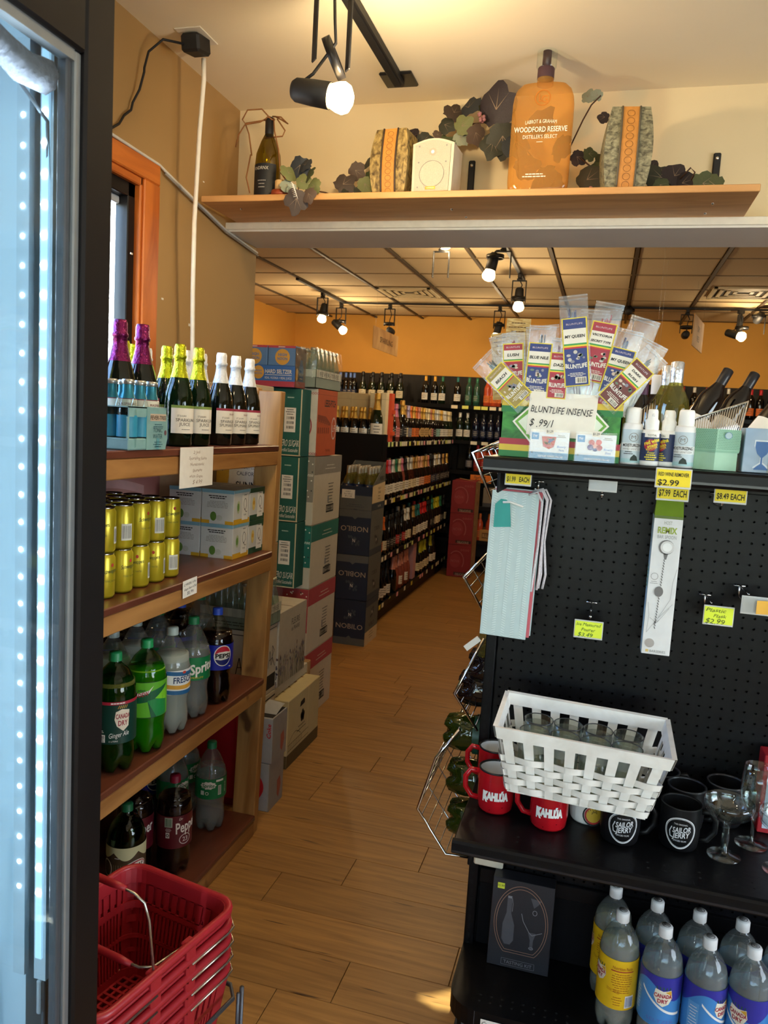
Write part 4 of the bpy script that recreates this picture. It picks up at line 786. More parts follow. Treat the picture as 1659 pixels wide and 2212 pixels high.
def l_aw(m):
    mp = cyl(.0546, 0, 0); m.rect(mp, -.165, .165, .08, .2, mat('#4a3a26', .45, 0, (60, .3)), 40); m.grid(lambda a, q: mp(-.1+.2*a, .185-.022*abs(math.sin(a*9))+(.016+.022*abs(math.sin(a*9)))*q, .0004), 40, 1, mat('#d3d0a0', .5)); m.disc(mp, .03, .135, .038, .024, mat('#c9c4b4', .5), .0006, 24, .25); m.disc(mp, .03, .135, .035, .021, mat('#a8202a', .45), .0009, 24, .25); m.disc(mp, .034, .137, .028, .016, mat('#e8e2d0', .5), .001, 24, .25); m.text(mp, 'A&W', .033, .137, .02, INK, .045, bold=.03, shear=.1, rot=.12, e=.0014); m.text(mp, 'ROOT BEER', .03, .1, .008, WHITE, .045, bold=.02, e=.0008); m.lines(mp, -.02, .17, .02, 1, .01, WHITE, .002, e=.0007)
    for k in range(9): m.line(mp, [(-.06+.007*k, .09), (-.058+.007*k, .15)], .0016, mat('#8a7a5a', .5), .0006)
    m.ring(mp, -.055, .135, .02, .026, .004, mat('#e8e2d0', .5), .0008)
GPET = clear('green_pet', '#8fcf9a', .06, 1.5, 1.2, .02); COLA = mat('#120706', .12, 0, (10, .2), 0, .5); WAT = clear('clear_soda', '#e6ecea', .05, 1.2, .8, .01, ('#ccd4d2', .2)); CLOUD = clear('cloudy_soda', '#d9e0d6', .1, 1.3, .6, .01, ('#c3cbc0', .5)); DEWL = clear('dew_soda', '#8fd43a', .06, 1.25, .8, .01, ('#86cc2e', .55)); GAL = clear('ginger_soda', '#b9b86a', .06, 1.25, .8, .01, ('#7d8440', .35))
soda('dew', DOME, GPET, DEWL, .235, '#1f9a56', l_dew); soda('canada', DOME, clear('green_pet2', '#6fb487', .06, 1.5, 1.2, .02), GAL, .24, '#1d8a52', l_cd); soda('fresca', CONE, PET, CLOUD, .235, '#aab8b0', l_fr); soda('sprite', CONE, PET, WAT, .222, '#1c7a48', l_sp); soda('sprite_back', CONE, PET, WAT, .222, '#1c7a48', l_spb); soda('pepsi', CONE, PETD, COLA, .235, '#2a50c8', l_pep); soda('pepper', DOME, PETD, COLA, .245, '#8a1430', l_dp); soda('rootbeer', DOME, GPET, COLA, .25, '#1c6a40', l_aw); soda('plain_cloud', CONE, PET, CLOUD, .235, '#aab8b0', l_fr); soda('cola_grey', CONE, PETD, COLA, .225, '#5a6470', l_pep)
zb = .6115; A = math.atan2(-.83, .55)
for key, x, y, lab, rz in (('canada', -1.225, 1.80, 'green ginger ale soda bottle with dark green label, nearest the cooler frame', A-.2), ('dew', -1.218, 1.942, 'lime green soda bottle with jagged green label in the front row', A+.05), ('fresca', -1.222, 2.088, 'cloudy white soda bottle with blue and orange waves on its label', A+.1), ('sprite', -1.228, 2.228, 'clear lemon-lime soda bottle with green label beside the blue-labelled cola', A+.15), ('pepsi', -1.218, 2.372, 'dark cola soda bottle with blue label and round red white and blue emblem', A),
   ('plain_cloud', -1.36, 1.985, 'cloudy soda bottle behind the green ginger ale, cap hidden by the board', A), ('plain_cloud', -1.372, 2.125, 'cloudy soda bottle with grey cap behind the lime green one', A+2), ('sprite', -1.385, 2.275, 'clear soda bottle with green cap, left of the two in the second row', A+2.2), ('cola_grey', -1.50, 2.18, 'dark cola bottle deep behind the grey-capped cloudy bottle', A), ('pepsi', -1.375, 2.40, 'cola bottle with blue cap in the second row behind the green-labelled bottle', A+2), ('sprite', -1.372, 2.535, 'clear soda bottle with green cap in the second row nearest the post', A+2.4), ('cola_grey', -1.495, 2.33, 'cola bottle with grey cap in the back row behind the blue cap', A+1), ('cola_grey', -1.49, 2.60, 'cola bottle with grey cap in the back row at the end post', A+1), ('cola_grey', -1.505, 2.46, 'cola bottle in the back row between the two grey-capped ones', A+1)):
    spawn(key, 'soda_bottle', lab, 'bottle', (x, y, zb), rz, 'two litre soda bottles on the wooden unit', 1.055)
zb = .0785
for key, x, y, lab, rz in (('rootbeer', -1.30, 1.985, 'root beer soda bottle with barrel-wood label behind the red baskets', A-.1), ('pepper', -1.37, 2.14, 'dark pepper soda bottle with maroon label half hidden, second from the cooler', A-.5), ('pepper', -1.265, 2.205, 'dark pepper soda bottle with maroon label and maroon cap in front', A-.05), ('sprite_back', -1.283, 2.49, 'clear lemon-lime soda bottle alone at the end of the bottom board', A), ('sprite_back', -1.40, 2.42, 'clear soda bottle with green label behind the maroon-capped one', A+1), ('sprite_back', -1.43, 2.56, 'clear soda bottle behind the lone lemon-lime bottle', A+1), ('rootbeer', -1.42, 1.86, 'root beer soda bottle nearest the cooler on the bottom board', A), ('pepsi', -1.51, 2.45, 'cola bottle at the back of the bottom board', A)):
    spawn(key, 'soda_bottle', lab, 'bottle', (x, y, zb), rz, 'two litre soda bottles on the wooden unit', 1.055)
# ================================================================ black gondola end display at the right
GB = mat('#0b0b0d', .38, 0, (60, .12), .1, .18); GBM = mat('#09090b', .55, 0, (50, .15), .1, .15); DARK = mat('#030303', .9)
GX0, GX1, PEG = -.25, .72, 1.985
g = thing('gondola_display', 'black steel gondola end display with pegboard back and three shelves', 'display', (.23, 2.0, 0)); GO = Vector((.23, 2.0, 0))
def gb(name, x0, x1, y0, y1, z0, z1, mm, b=.002):
    q = MB(); q.box(x0-GO.x, x1-GO.x, y0-GO.y, y1-GO.y, z0, z1, mm, b); return q.build(name, g)
# pegboard: every hole a real opening
m = MB(); px0, pz0, pp = GX0+.03, .44, .0254; nx_, nz_ = int((GX1-.03-px0)/pp), int((1.50-pz0)/pp); k8 = 8; vs, fs = [], []
for i in range(nx_):
    for j in range(nz_):
        cx, cz = px0+(i+.5)*pp-GO.x, pz0+(j+.5)*pp; o = len(vs); h2 = pp/2
        sq = [(h2, 0), (h2, h2), (0, h2), (-h2, h2), (-h2, 0), (-h2, -h2), (0, -h2), (h2, -h2)]
        for a, b in sq: vs.append((cx+a, PEG-GO.y, cz+b))
        for q in range(8): an = PI*q/4; vs.append((cx+.0031*math.cos(an), PEG-GO.y, cz+.0031*math.sin(an)))
        for q in range(8): an = PI*q/4; vs.append((cx+.0031*math.cos(an), PEG-GO.y+.006, cz+.0031*math.sin(an)))
        for q in range(8):
            r2 = (q+1) % 8; fs.append((o+q, o+8+q, o+8+r2, o+r2)); fs.append((o+8+q, o+16+q, o+16+r2, o+8+r2))
m.add(vs, fs, GB); m.build('pegboard', g)
gb('back_panel', GX0+.02, GX1-.02, PEG+.012, PEG+.02, .1, 1.52, DARK); gb('lower_panel', GX0+.03, GX1-.03, PEG, PEG+.008, .22, .44, GBM); gb('top_rail', GX0+.03, GX1-.03, PEG-.004, PEG+.012, pz0+nz_*pp, 1.525, GB)
gb('lower_rail', GX0+.03, GX1-.03, PEG-.012, PEG, .40, .44, GB)
for x in (GX0, GX1-.03):
    up = gb('upright', x, x+.026, PEG-.012, PEG+.03, 0, 1.528, GB, .002); q = MB()
    for k in range(58):
        z = .06+k*.0254; q.box(x-.0006-GO.x, x-.0002-GO.x, PEG-.002-GO.y, PEG+.008-GO.y, z, z+.013, DARK); q.box(x+.009-GO.x, x+.015-GO.x, PEG-.0126-GO.y, PEG-.0122-GO.y, z, z+.013, DARK)
    q.build('slots', g)['kind'] = 'stuff'
def gshelf(name, y0, zt, lip, depth_back, edge=.012):
    q = MB(); q.box(GX0+.008-GO.x, GX1-GO.x, y0+.01-GO.y, depth_back-GO.y, zt-.022, zt, GB, .003); s = q.build(name, g)
    q = MB(); prof = [(y0+.012, zt+.0005), (y0+.004, zt-.001), (y0, zt-.006), (y0, zt-lip+.01), (y0+.006, zt-lip), (y0+.02, zt-lip)]
    v = [(x-GO.x, y-GO.y, z) for x in (GX0+.006, GX1+.002) for y, z in prof]; n = len(prof)
    q.add(v, [(i, i+1, n+i+1, n+i) for i in range(n-1)]+[tuple(reversed(range(n)))], GB, False); q.box(GX0+.006-GO.x, GX1-GO.x, y0-.0012-GO.y, y0-GO.y, zt-lip+.006, zt-lip+.011, mat('#2a2b2f', .25, .4)); 
    q.build('shelf_lip', s); q = MB()
    for k in range(26):
        for r in range(2): q.lathe([(0, zt+.0007), (.003, zt+.0007)], DARK, 6, cx=GX0+.04+k*.034-GO.x, cy=y0+.045+.022*r-GO.y)
    q.build('slots', s)['kind'] = 'stuff'; return s
gshelf('top_shelf', 1.655, 1.541, .034, PEG); gshelf('middle_shelf', 1.60, .708, .032, PEG)
for s in (GX0+.03, GX1-.06): gb('shelf_arm', s, s+.006, 1.7, PEG, .60, .686, GBM); gb('shelf_arm', s, s+.006, 1.72, PEG, 1.46, 1.518, GBM)
# base deck with rounded front corners
q = MB(); zt = .22; rc = .07; y0 = 1.735; P = [(GX1, PEG), (GX1, y0+rc)]+[(GX1-rc+rc*math.cos(a), y0+rc-rc*math.sin(a)) for a in [i*PI/12 for i in range(7)]]+[(GX0+rc-rc*math.sin(a), y0+rc-rc*math.cos(a)) for a in [i*PI/12 for i in range(7)]]+[(GX0, y0+rc), (GX0, PEG)]
P = [(a-GO.x, b-GO.y) for a, b in P]; n = len(P); q.add([(a, b, zt) for a, b in P]+[(a, b, zt-.045) for a, b in P], [tuple(reversed(range(n)))]+[(i, (i+1) % n, n+(i+1) % n, n+i) for i in range(n)], GB)
dk = q.build('base_deck', g); q = MB()
for k in range(9):
    for r in range(2): q.lathe([(0, zt+.0007), (.0035, zt+.0007)], DARK, 6, cx=GX0+.075+k*.026-GO.x, cy=y0+.035+.022*r-GO.y)
q.build('slots', dk)['kind'] = 'stuff'; gb('kick_plate', GX0+.03, GX1-.02, 1.80, PEG, 0, .175, GBM); gb('foot', GX0+.004, GX0+.05, 1.80, 2.02, 0, .06, GBM)
gb('corner_trim', GX0+.068, GX0+.0695, y0-.001, y0+.002, zt-.045, zt-.001, mat('#45464a', .4))
q = MB(); q.box(GX0+.012-GO.x, GX0+.09-GO.x, PEG-.02-GO.y, PEG-.012-GO.y, .45, .50, mat('#d9cdb4', .5), .008); q.build('bumper', g, None)['label'] = 'cream plastic bumper'
# gondola run behind the end display
t = thing('gondola_run', 'long black gondola running back behind the end display', 'shelving', (.23, 4.0, 0)); m = MB(); m.box(-.2, .2, -1.94, 1.6, .05, 1.46, GBM); m.build('core', t)
m = MB(); m.box(-.43, .43, -1.94, 1.6, 0, .1, GBM); m.build('base', t); m = MB(); m.box(-.40, .45, -1.94, 1.6, 1.46, 1.49, GBM); m.build('top_deck', t)
for yy in (-.9, .3, 1.59):
    m = MB(); m.box(-.47, -.45, yy-.02, yy+.02, 0, 1.46, GB); m.build('upright', t)
# side wire baskets with their bottles
def wbask(label, P, y0, y1, nw):
    t = thing('wire_basket', label, 'basket', (-.25, y0, P[0][1]), 0, 'chrome wire baskets on the gondola side'); O = Vector((-.25, y0, P[0][1]))
    for y in (y0, y1):
        m = MB(); m.tube([Vector((x, y, z))-O for x, z in P], .0042, CHROME, 8); m.build('end_frame', t)
    L = [Vector((x, 0, z)) for x, z in P]; tot = sum((b-a).length for a, b in zip(L, L[1:])); m = MB()
    for k in range(nw):
        d = tot*(k+.5)/nw
        for a, b in zip(L, L[1:]):
            l = (b-a).length
            if d <= l: p = a.lerp(b, d/l); break
            d -= l
        m.tube([Vector((p.x, y0, p.z))-O, Vector((p.x, y1, p.z))-O], .0016, CHROME, 5)
    m.build('wires', t)['kind'] = 'stuff'
    for k in range(1, 5):
        y = y0+(y1-y0)*k/5; m = MB(); m.tube([Vector((x, y, z))-O for x, z in P], .002, CHROME, 5); m.build('cross_wire', t)
wbask('chrome wire basket at the top beside the incense box', [(-.235, 1.58), (-.328, 1.534), (-.255, 1.385)], 2.03, 2.75, 12)
wbask('chrome wire basket behind the pale striped gift bags, with teal bottles', [(-.26, 1.285), (-.329, 1.204), (-.262, 1.105)], 2.03, 2.75, 9)
wbask('chrome wire basket beside the pegboard upright, above the dark bottles', [(-.262, 1.045), (-.332, .884), (-.262, .79)], 2.03, 2.75, 12)
wbask('lowest chrome wire basket jutting into the aisle', [(-.31, .785), (-.37, .695), (-.412, .54), (-.325, .425), (-.25, .43)], 2.03, 2.75, 16)
GREEN2 = clear('green_bottle', '#8fae3a', .05, 1.5, 1.1, .03, ('#3a4a12', .4)); OLV = clear('olive_drink', '#7d8a2a', .06, 1.25, .8, .02, ('#3f4a14', .5))
def l_green(m): mp = cyl(.0546, 0, 0); m.rect(mp, -.165, .165, .085, .195, mat('#0f4a38', .4), 40); m.rect(mp, -.03, .02, .1, .185, mat('#176048', .5), 6, .0003); m.lines(mp, -.005, .175, .04, 9, .009, mat('#b9cfc0', .5), .003, e=.0006)
soda('side_green', DOME, GREEN2, OLV, .24, '#1d8a52', l_green); soda('side_dark', DOME, clear('dark_pet', '#6a5a5a', .05, 1.5, 1.2, .03, ('#1c1214', .6)), COLA, .25, '#1c1c1c', None)
for key, x, y, z, lab, rx in (('side_green', -.365, 2.12, .745, 'green soda bottle lying with its base to the aisle, beside the red mug', 0), ('side_green', -.345, 2.10, .625, 'green soda bottle lying below the labelled one in the wire basket', .4), ('side_green', -.335, 2.09, .51, 'lowest green soda bottle lying in the bottom wire basket', .9), ('side_dark', -.335, 2.13, .875, 'dark soda bottle base lying just above the bottom wire basket', .2), ('side_dark', -.31, 2.12, .945, 'dark soda bottle base under the third wire basket', .6)):
    spawn(key, 'lying_bottle', lab, 'bottle', (x, y, z), (rx*0, PI/2, 0), 'soda bottles lying in the wire baskets')
WG = clear('pale_wine_glass', '#c9c07a', .04, 1.5, 1.1, .03, ('#8a8440', .25)); WPROF = [(0, .001), (.034, .001), (.0372, .006), (.0375, .185), (.034, .205), (.022, .23), (.0148, .25), (.0142, .295)]
m = MB(); m.lathe(WPROF, WG, 24); c_ = MB(); c_.lathe([(.0157, .24), (.016, .27), (.0158, .297), (.0125, .30), (0, .30)], SILVERF, 20); l_ = MB(); mp = cyl(.0377, 0, 0); l_.rect(mp, -.05, .05, .05, .13, PAPER, 14); l_.lines(mp, 0, .115, .06, 5, .014, GREYP, .004); proto('white_wine', ('glass', m), ('capsule', c_), ('label', l_))
m = MB(); m.lathe(WPROF, mat('#0b0a0d', .07, 0, (10, .2), 0, .6), 24); proto('red_wine', ('glass', m), ('capsule', (lambda q: q.lathe([(.0157, .22), (.016, .27), (.0158, .297), (.0125, .30), (0, .30)], mat('#15161c', .35), 20))(MB())), ('label', (lambda q: q.rect(cyl(.0377), -.05, .05, .05, .13, PAPER, 14))(MB())))
proto('red_wine_white', ('glass', (lambda q: q.lathe(WPROF, mat('#0b0a0d', .07, 0, (10, .2), 0, .6), 24))(MB())), ('capsule', (lambda q: q.lathe([(.0157, .225), (.016, .27), (.0158, .297), (.0125, .30), (0, .30)], mat('#e3dfda', .5), 20))(MB())))
proto('red_wine_plum', ('glass', (lambda q: q.lathe(WPROF, mat('#0b0a0d', .07, 0, (10, .2), 0, .6), 24))(MB())), ('capsule', (lambda q: q.lathe([(.0157, .225), (.016, .27), (.0158, .297), (.0125, .30), (0, .30)], mat('#54284a', .5), 20))(MB())))
for x, y, z, lab in ((-.285, 2.10, 1.01, 'pale wine bottle lying upper in the third wire basket'), (-.29, 2.12, .93, 'pale wine bottle lying middle in the third wire basket'), (-.275, 2.08, 1.235, 'pale wine bottle lying with teal label in the second wire basket'), (-.285, 2.1, 1.16, 'pale wine bottle lying low in the second wire basket'), (-.245, 2.06, 1.565, 'pale wine bottle lying in the top wire basket behind the incense box')):
    spawn('white_wine', 'lying_wine_bottle', lab, 'bottle', (x, y, z), (0, PI/2, 0), 'wine bottles lying in the wire baskets')
tag((lambda m: (m.box(-.024, .024, -.0006, .0006, -.008, .008, PAPER), m.build('price_strip', None, (-.292, 2.022, 1.03), (0, -.75, 0)))[1])(MB()), 'white price strip clipped to the third wire basket', 'tag')

# ---------------- top shelf: incense box with packets
ZT = 1.5425
GR1 = wood('leaf_print', '#1a5a24', '#3f9a3a', .5, (30, 6, 40), False, detail=4, bump=0); REDB = mat('#a8283c', .5); YB2 = mat('#d8bc3a', .5); GRB = mat('#1f7a3a', .5)
t = thing('incense_box', 'striped red yellow and green open box full of incense packets', 'box', (-.094, 1.70, ZT)); wi, hi, di = .125, .134, .1
m = MB()
for (x0, x1, y0, y1) in ((-wi, wi, 0, .003), (-wi, wi, di, di+.003), (-wi, -wi+.003, 0, di), (wi-.003, wi, 0, di)): m.box(x0, x1, y0, y1, 0, hi, GR1)
m.box(-wi, wi, 0, di, 0, .003, GR1); m.build('carton', t); m = MB()
for mp, w_ in ((plane((0, 0, 0), (1, 0, 0), (0, 0, 1)), wi), (plane((-wi, di/2, 0), (0, -1, 0), (0, 0, 1)), di/2)):
    for a, b, c in ((.121, .134, REDB), (.108, .121, YB2), (.095, .108, GRB), (.026, .039, REDB), (.013, .026, YB2), (0, .013, GRB)): m.rect(mp, -w_, w_, a, b, c)
mp = plane((0, 0, 0), (1, 0, 0), (0, 0, 1))
for s in (-1, 1):
    m.poly(mp, [(s*.10, .075), (s*.06, .115), (s*.02, .075), (s*.06, .032)], WHITE, .0006); m.poly(mp, [(s*.095, .075), (s*.06, .110), (s*.025, .075), (s*.06, .037)], mat('#6aa83a', .5), .0008); m.poly(mp, [(s*.088, .075), (s*.06, .1), (s*.03, .075), (s*.06, .045)], mat('#dfe8d8', .5), .001)
    m.text(mp, 'MADE IN USA', s*.083, .097, .005, INK, .04, rot=-s*.78, e=.0013)
m.build('printing', t)
t = thing('price_card', 'white card with handwritten incense price stuck on the striped box', 'card', (-.092, 1.697, ZT+.094)); m = MB(); m.box(-.07, .07, -.001, .001, -.047, .045, PAPER, .0004, Matrix.Rotation(.03, 4, 'Y')); m.build('card', t)
m = MB(); mp = plane((0, -.001, 0), (1, 0, -.03), (.03, 0, 1)); m.text(mp, 'BLUNTLIFE INSENSE', -.001, .008, .014, INK, .128, shear=.2, wob=.08); m.text(mp, '$ .99/1', -.04, -.021, .015, INK, .05, shear=.25, wob=.1); m.build('lettering', t)
LB = {'b': '#22357c', 'r': '#a8263c', 'd': '#6a2a26', 'g': '#a08a3a', 'l': '#2f6fa8'}
BAGF = clear('bag_film', '#f9f9fa', .14, 1.45, 1.3, .03, ('#ffffff', .05))
def packet(label, x, y, zb, ang, wd, ht, kind, words, sc_, lz=.35, lh=.48):
    t = thing('incense_packet', label, 'packet', (x, y, zb), (0, ang, 0), 'incense packets in the striped box'); R_ = random.Random(len(label))
    m = MB(); m.grid(lambda a, b: Vector(((a-.5)*wd, -.004-.003*math.sin(PI*a)*(1+.4*math.sin(9*b)), b*ht)), 6, 10, BAGF); m.grid(lambda a, b: Vector(((.5-a)*wd, .003, b*ht)), 1, 1, BAGF); m.box(-wd/2, wd/2, -.0045, .0035, ht*.955, ht*.963, FILM); m.box(-wd/2, wd/2, -.0025, .0025, ht*.99, ht, FILM); m.build('bag', t)
    if kind:
        sm = mat(sc_, .8); m = MB(); dx_ = R_.uniform(-.006, .006)
        for k in range(8): a = R_.uniform(-.006, .006)+dx_; m.tube([(a, -.001+R_.uniform(-.001, .001), .004), (a+R_.uniform(-.004, .004), -.001, ht*R_.uniform(.82, .9))], .0011, sm, 5)
        m.build('incense_sticks', t)['kind'] = 'stuff'
        c = mat(LB[kind], .45, 0, (60, .12)); y1 = mat('#e8d23a', .5); w2 = wd*.44; z0, z1 = ht*lz, ht*(lz+lh); m = MB(); m.box(-w2, w2, -.0085, -.0078, z0, z1, y1, .0003); mp = plane((0, -.0085, 0), (1, 0, 0), (0, 0, 1), .0003); q = w2*.9; H_ = z1-z0
        m.rect(mp, -q, q, z0+.002, z1-.002, c); m.rect(mp, -q, q, z0+.62*H_, z0+.84*H_, PAPER, 1, .0003); 
        for a, b, cc in ((.55, .575, '#c82f3a'), (.575, .6, '#e8d23a'), (.6, .625, '#2f9a4a')): m.rect(mp, -q, q, z0+a*H_, z0+b*H_, mat(cc, .5), 1, .0004)
        m.text(mp, 'BLUNTLIFE', 0, z0+.91*H_, .0036, mat('#d9c6d0', .5), w2*1.3, e=.0006)
        for i, wrd in enumerate(words): m.text(mp, wrd, 0, z0+(.73+.05*(len(words)-1)-.1*i)*H_, .0058 if len(words) < 2 else .0044, INK, min(w2*1.6, .0062*len(wrd)), bold=.03, shear=.15, e=.0007)
        for k in range(9): m.disc(mp, R_.uniform(-q*.7, q*.7), z0+R_.uniform(.36, .5)*H_, R_.uniform(.002, .005), R_.uniform(.002, .004), mat(R_.choice(['#c9c4c0', '#6a7f6a', '#8a8a9a', '#d8c4b4']), .5), .0005, 8)
        m.text(mp, 'BLUNTLIFE', 0, z0+.29*H_, .0085, WHITE, q*1.9, bold=.03, e=.0007, arc=-5); m.lines(mp, 0, z0+.19*H_, w2*1.5, 3, .003, PAPER, .0012); m.rect(mp, -.003, w2*.75, z0+.04*H_, z0+.13*H_, PAPER, 1, .0005); m.bars(mp, 0, w2*.7, z0+.05*H_, z0+.12*H_, INK, 9, e=.0007); m.build('label', t)
for a in (('tall foremost incense packet with blue label', -.062, 1.70, 1.672, -.13, .058, .212, 'b', ['MY QUEEN'], '#2a2a6a', .12, .66), ('incense packet with red label leaning right of the tall blue one', -.046, 1.716, 1.668, .16, .058, .205, 'r', ['VICTORIA', 'SECRET TYPE'], '#a82a3c', .2, .6), ('incense packet with blue label right of the red one', -.005, 1.712, 1.655, .22, .056, .165, 'b', ['MY QUEEN'], '#2a2a5a', .18, .58), ('incense packet with brown-red label leaning far to the right', -.008, 1.700, 1.66, .72, .056, .145, 'd', ['DARK', 'RUSH'], '#2a1c1a', .05, .72), ('incense packet with pink-red label at the left', -.196, 1.716, 1.655, -.08, .05, .15, 'r', ['LUSH'], '#8a1a2a', .25, .6), ('incense packet with dark blue label at the left of the fan', -.152, 1.706, 1.655, .04, .056, .165, 'b', ['BLUE NILE'], '#1a1a2a', .1, .68), ('incense packet with golden label leaning far to the left', -.165, 1.702, 1.655, -.85, .056, .14, 'g', ['BEACH'], '#2f4a4a', .08, .66), ('incense packet with red label low in the middle', -.108, 1.704, 1.645, .03, .045, .15, 'r', ['DAZE'], '#6a1a2a', .16, .64), ('incense packet with light blue label tilted low in the middle', -.125, 1.712, 1.645, .2, .045, .15, 'l', ['COOL'], '#1a2a4a', .14, .62), ('empty-looking clear packet sticking up at the right back', .008, 1.735, 1.66, .28, .06, .19, None, [], ''), ('clear packet rising behind the tall blue incense packet', -.05, 1.742, 1.66, .04, .06, .2, None, [], ''), ('clear packet behind the blue-labelled packets at the left', -.13, 1.735, 1.66, -.12, .07, .165, None, [], ''), ('clear packet at the far right under the brown-red one', .012, 1.728, 1.65, .45, .06, .16, None, [], ''), ('clear packet behind the pink-red label', -.19, 1.735, 1.66, -.3, .06, .15, None, [], '')): packet(*a)
for i, (x, z, an, lab) in enumerate(((-.205, 1.815, .02, 'upper'), (-.222, 1.785, -.1, 'lower'))):
    t = thing('straw_tag', lab + ' straw-coloured paper tag with handwriting behind the packets', 'tag', (x, 1.75+.01*i, z-.12), (0, an, 0)); m = MB(); m.box(-.026, .026, -.001, .001, .0, .145, wood('straw_paper', '#b58a4a', '#e0c486', .8, (60, 3, 200), False, detail=3), .0003); m.build('card', t); m = MB(); m.lines(plane((0, -.001, 0), (1, 0, 0), (0, 0, 1)), 0, .135, .044, 3, .009, mat('#6a4a2a', .8), .002); m.build('lettering', t)
# snack boxes
def snack(label, x, c1, nutz):
    t = thing('snack_box', label, 'box', (x, 1.68, ZT), 0, 'clear-wrapped snack boxes'); m = MB(); m.box(-.04, .04, 0, .03, 0, .057, mat('#e3e6ea', .5), .001); m.build('carton', t); mp = plane((0, 0, 0), (1, 0, 0), (0, 0, 1)); m = MB(); m.rect(mp, -.04, .04, 0, .014, mat('#4f8ab8', .5)); m.rect(mp, -.037, -.022, .04, .054, mat('#3f86c0', .5)); m.text(mp, 'TW', -.0295, .047, .005, WHITE, .009, shear=.2, e=.0007)
    m.text(mp, '5.25 FLUID OUNCES (156.2 ml)', .004, .006, .0038, WHITE, .05, e=.0006); m.text(mp, '6', -.034, .013, .005, INK, e=.0006); m.lines(mp, .024, .05, .02, 2, .003, GREYP, .0012)
    if nutz: m.poly(mp, [(-.016, .047), (.014, .047), (.01, .026), (0, .021), (-.012, .026)], mat('#b8262c', .5), .0005); R_ = random.Random(2); [m.disc(mp, R_.uniform(-.01, .009), R_.uniform(.03, .043), .003, .0025, mat(R_.choice(['#3a1c14', '#7a4a2a', '#4a2a8a', '#8a3a1a']), .5), .0007, 8) for k in range(10)]
    else:
        for (a, b, c) in ((-.008, .04, '#b82a34'), (.006, .041, '#c8343c'), (-.002, .034, '#e0a8a0'), (-.01, .03, '#5a4a8a'), (.008, .03, '#a82a3c'), (0, .028, '#3f4a8a')): m.disc(mp, a, b, .0062, .006, mat(c, .5), .0005+abs(a)*.01, 12)
    m.text(mp, 'Beverly', .026, .027, .0045, mat('#3f6fb8', .5), .018, shear=.2, e=.0006); m.text(mp, 'Nuts' if nutz else 'Bites', .026, .020, .0045, mat('#3f6fb8', .5), .011, shear=.2, e=.0006); m.build('printing', t)
    m = MB(); m.box(-.0415, .0415, -.0025, .0315, 0, .0615, clear('wrap', '#fdfdff', .12, 1.35, .9, .03)); m.build('wrap', t)
    if nutz: m = MB(); m.box(-.038, .042, .0305, .034, 0, .062, mat('#a8202c', .5)); m.build('backing', t)
    m = MB(); m.box(-.008, .008, -.0035, -.0025, .052, .064, PAPER); m.text(plane((0, -.0035, 0), (1, 0, 0), (0, 0, 1)), '$1.29', 0, .058, .005, INK, .013); m.build('price_sticker', t)
snack('small snack box with red nut picture in clear wrap', -.112, '', True); snack('small snack box with berry picture in clear wrap', -.018, '', False)
# white bottles
def lotion(label, x, y, rz):
    t = thing('lotion_bottle', label, 'bottle', (x, y, ZT), rz, 'moisturizer bottles on the top shelf'); m = MB(); m.lathe([(0, 0), (.0195, 0), (.0205, .004), (.0205, .075), (.0195, .082), (.017, .085), (0, .085)], mat('#f0eff0', .4), 28); m.build('bottle_body', t); m = MB(); m.lathe([(.0155, .085), (.0155, .088), (.0160, .089), (.015, .113), (.013, .117), (0, .118)], mat('#f4f2f0', .4), 24); m.build('cap', t)
    m = MB(); mp = cyl(.0206, 0, -PI/2); m.rect(mp, -.03, .03, .004, .072, mat('#c3d3dd', .5, 0, (30, .04)), 14); m.rect(mp, -.03, .03, .004, .012, mat('#a9cfd6', .5), 14, .0002); m.rect(mp, -.03, .03, .028, .044, mat('#e8ecee', .5), 14, .0002); m.text(mp, 'MOISTURIZING', 0, .0395, .0062, INK, .042, bold=.02); m.text(mp, 'HAND SANITIZER', 0, .032, .0042, GREYP, .04); m.ring(mp, 0, .056, .009, .009, .0012, GREYP); m.text(mp, 'M', 0, .056, .008, GREYP, .009); m.poly(mp, [(-.004, .008), (.012, .008), (.009, .017), (.003, .021), (-.003, .014)], mat('#20302c', .5), .0005); m.lines(mp, -.008, .026, .02, 2, .004, INK, .0015); m.build('label', t)
lotion('left white moisturizer bottle beside the berry snack box', .053, 1.712, .15); lotion('right white moisturizer bottle beside the mint box', .156, 1.708, -.25); lotion('white moisturizer bottle cut by the right photo edge', .335, 1.705, .2)
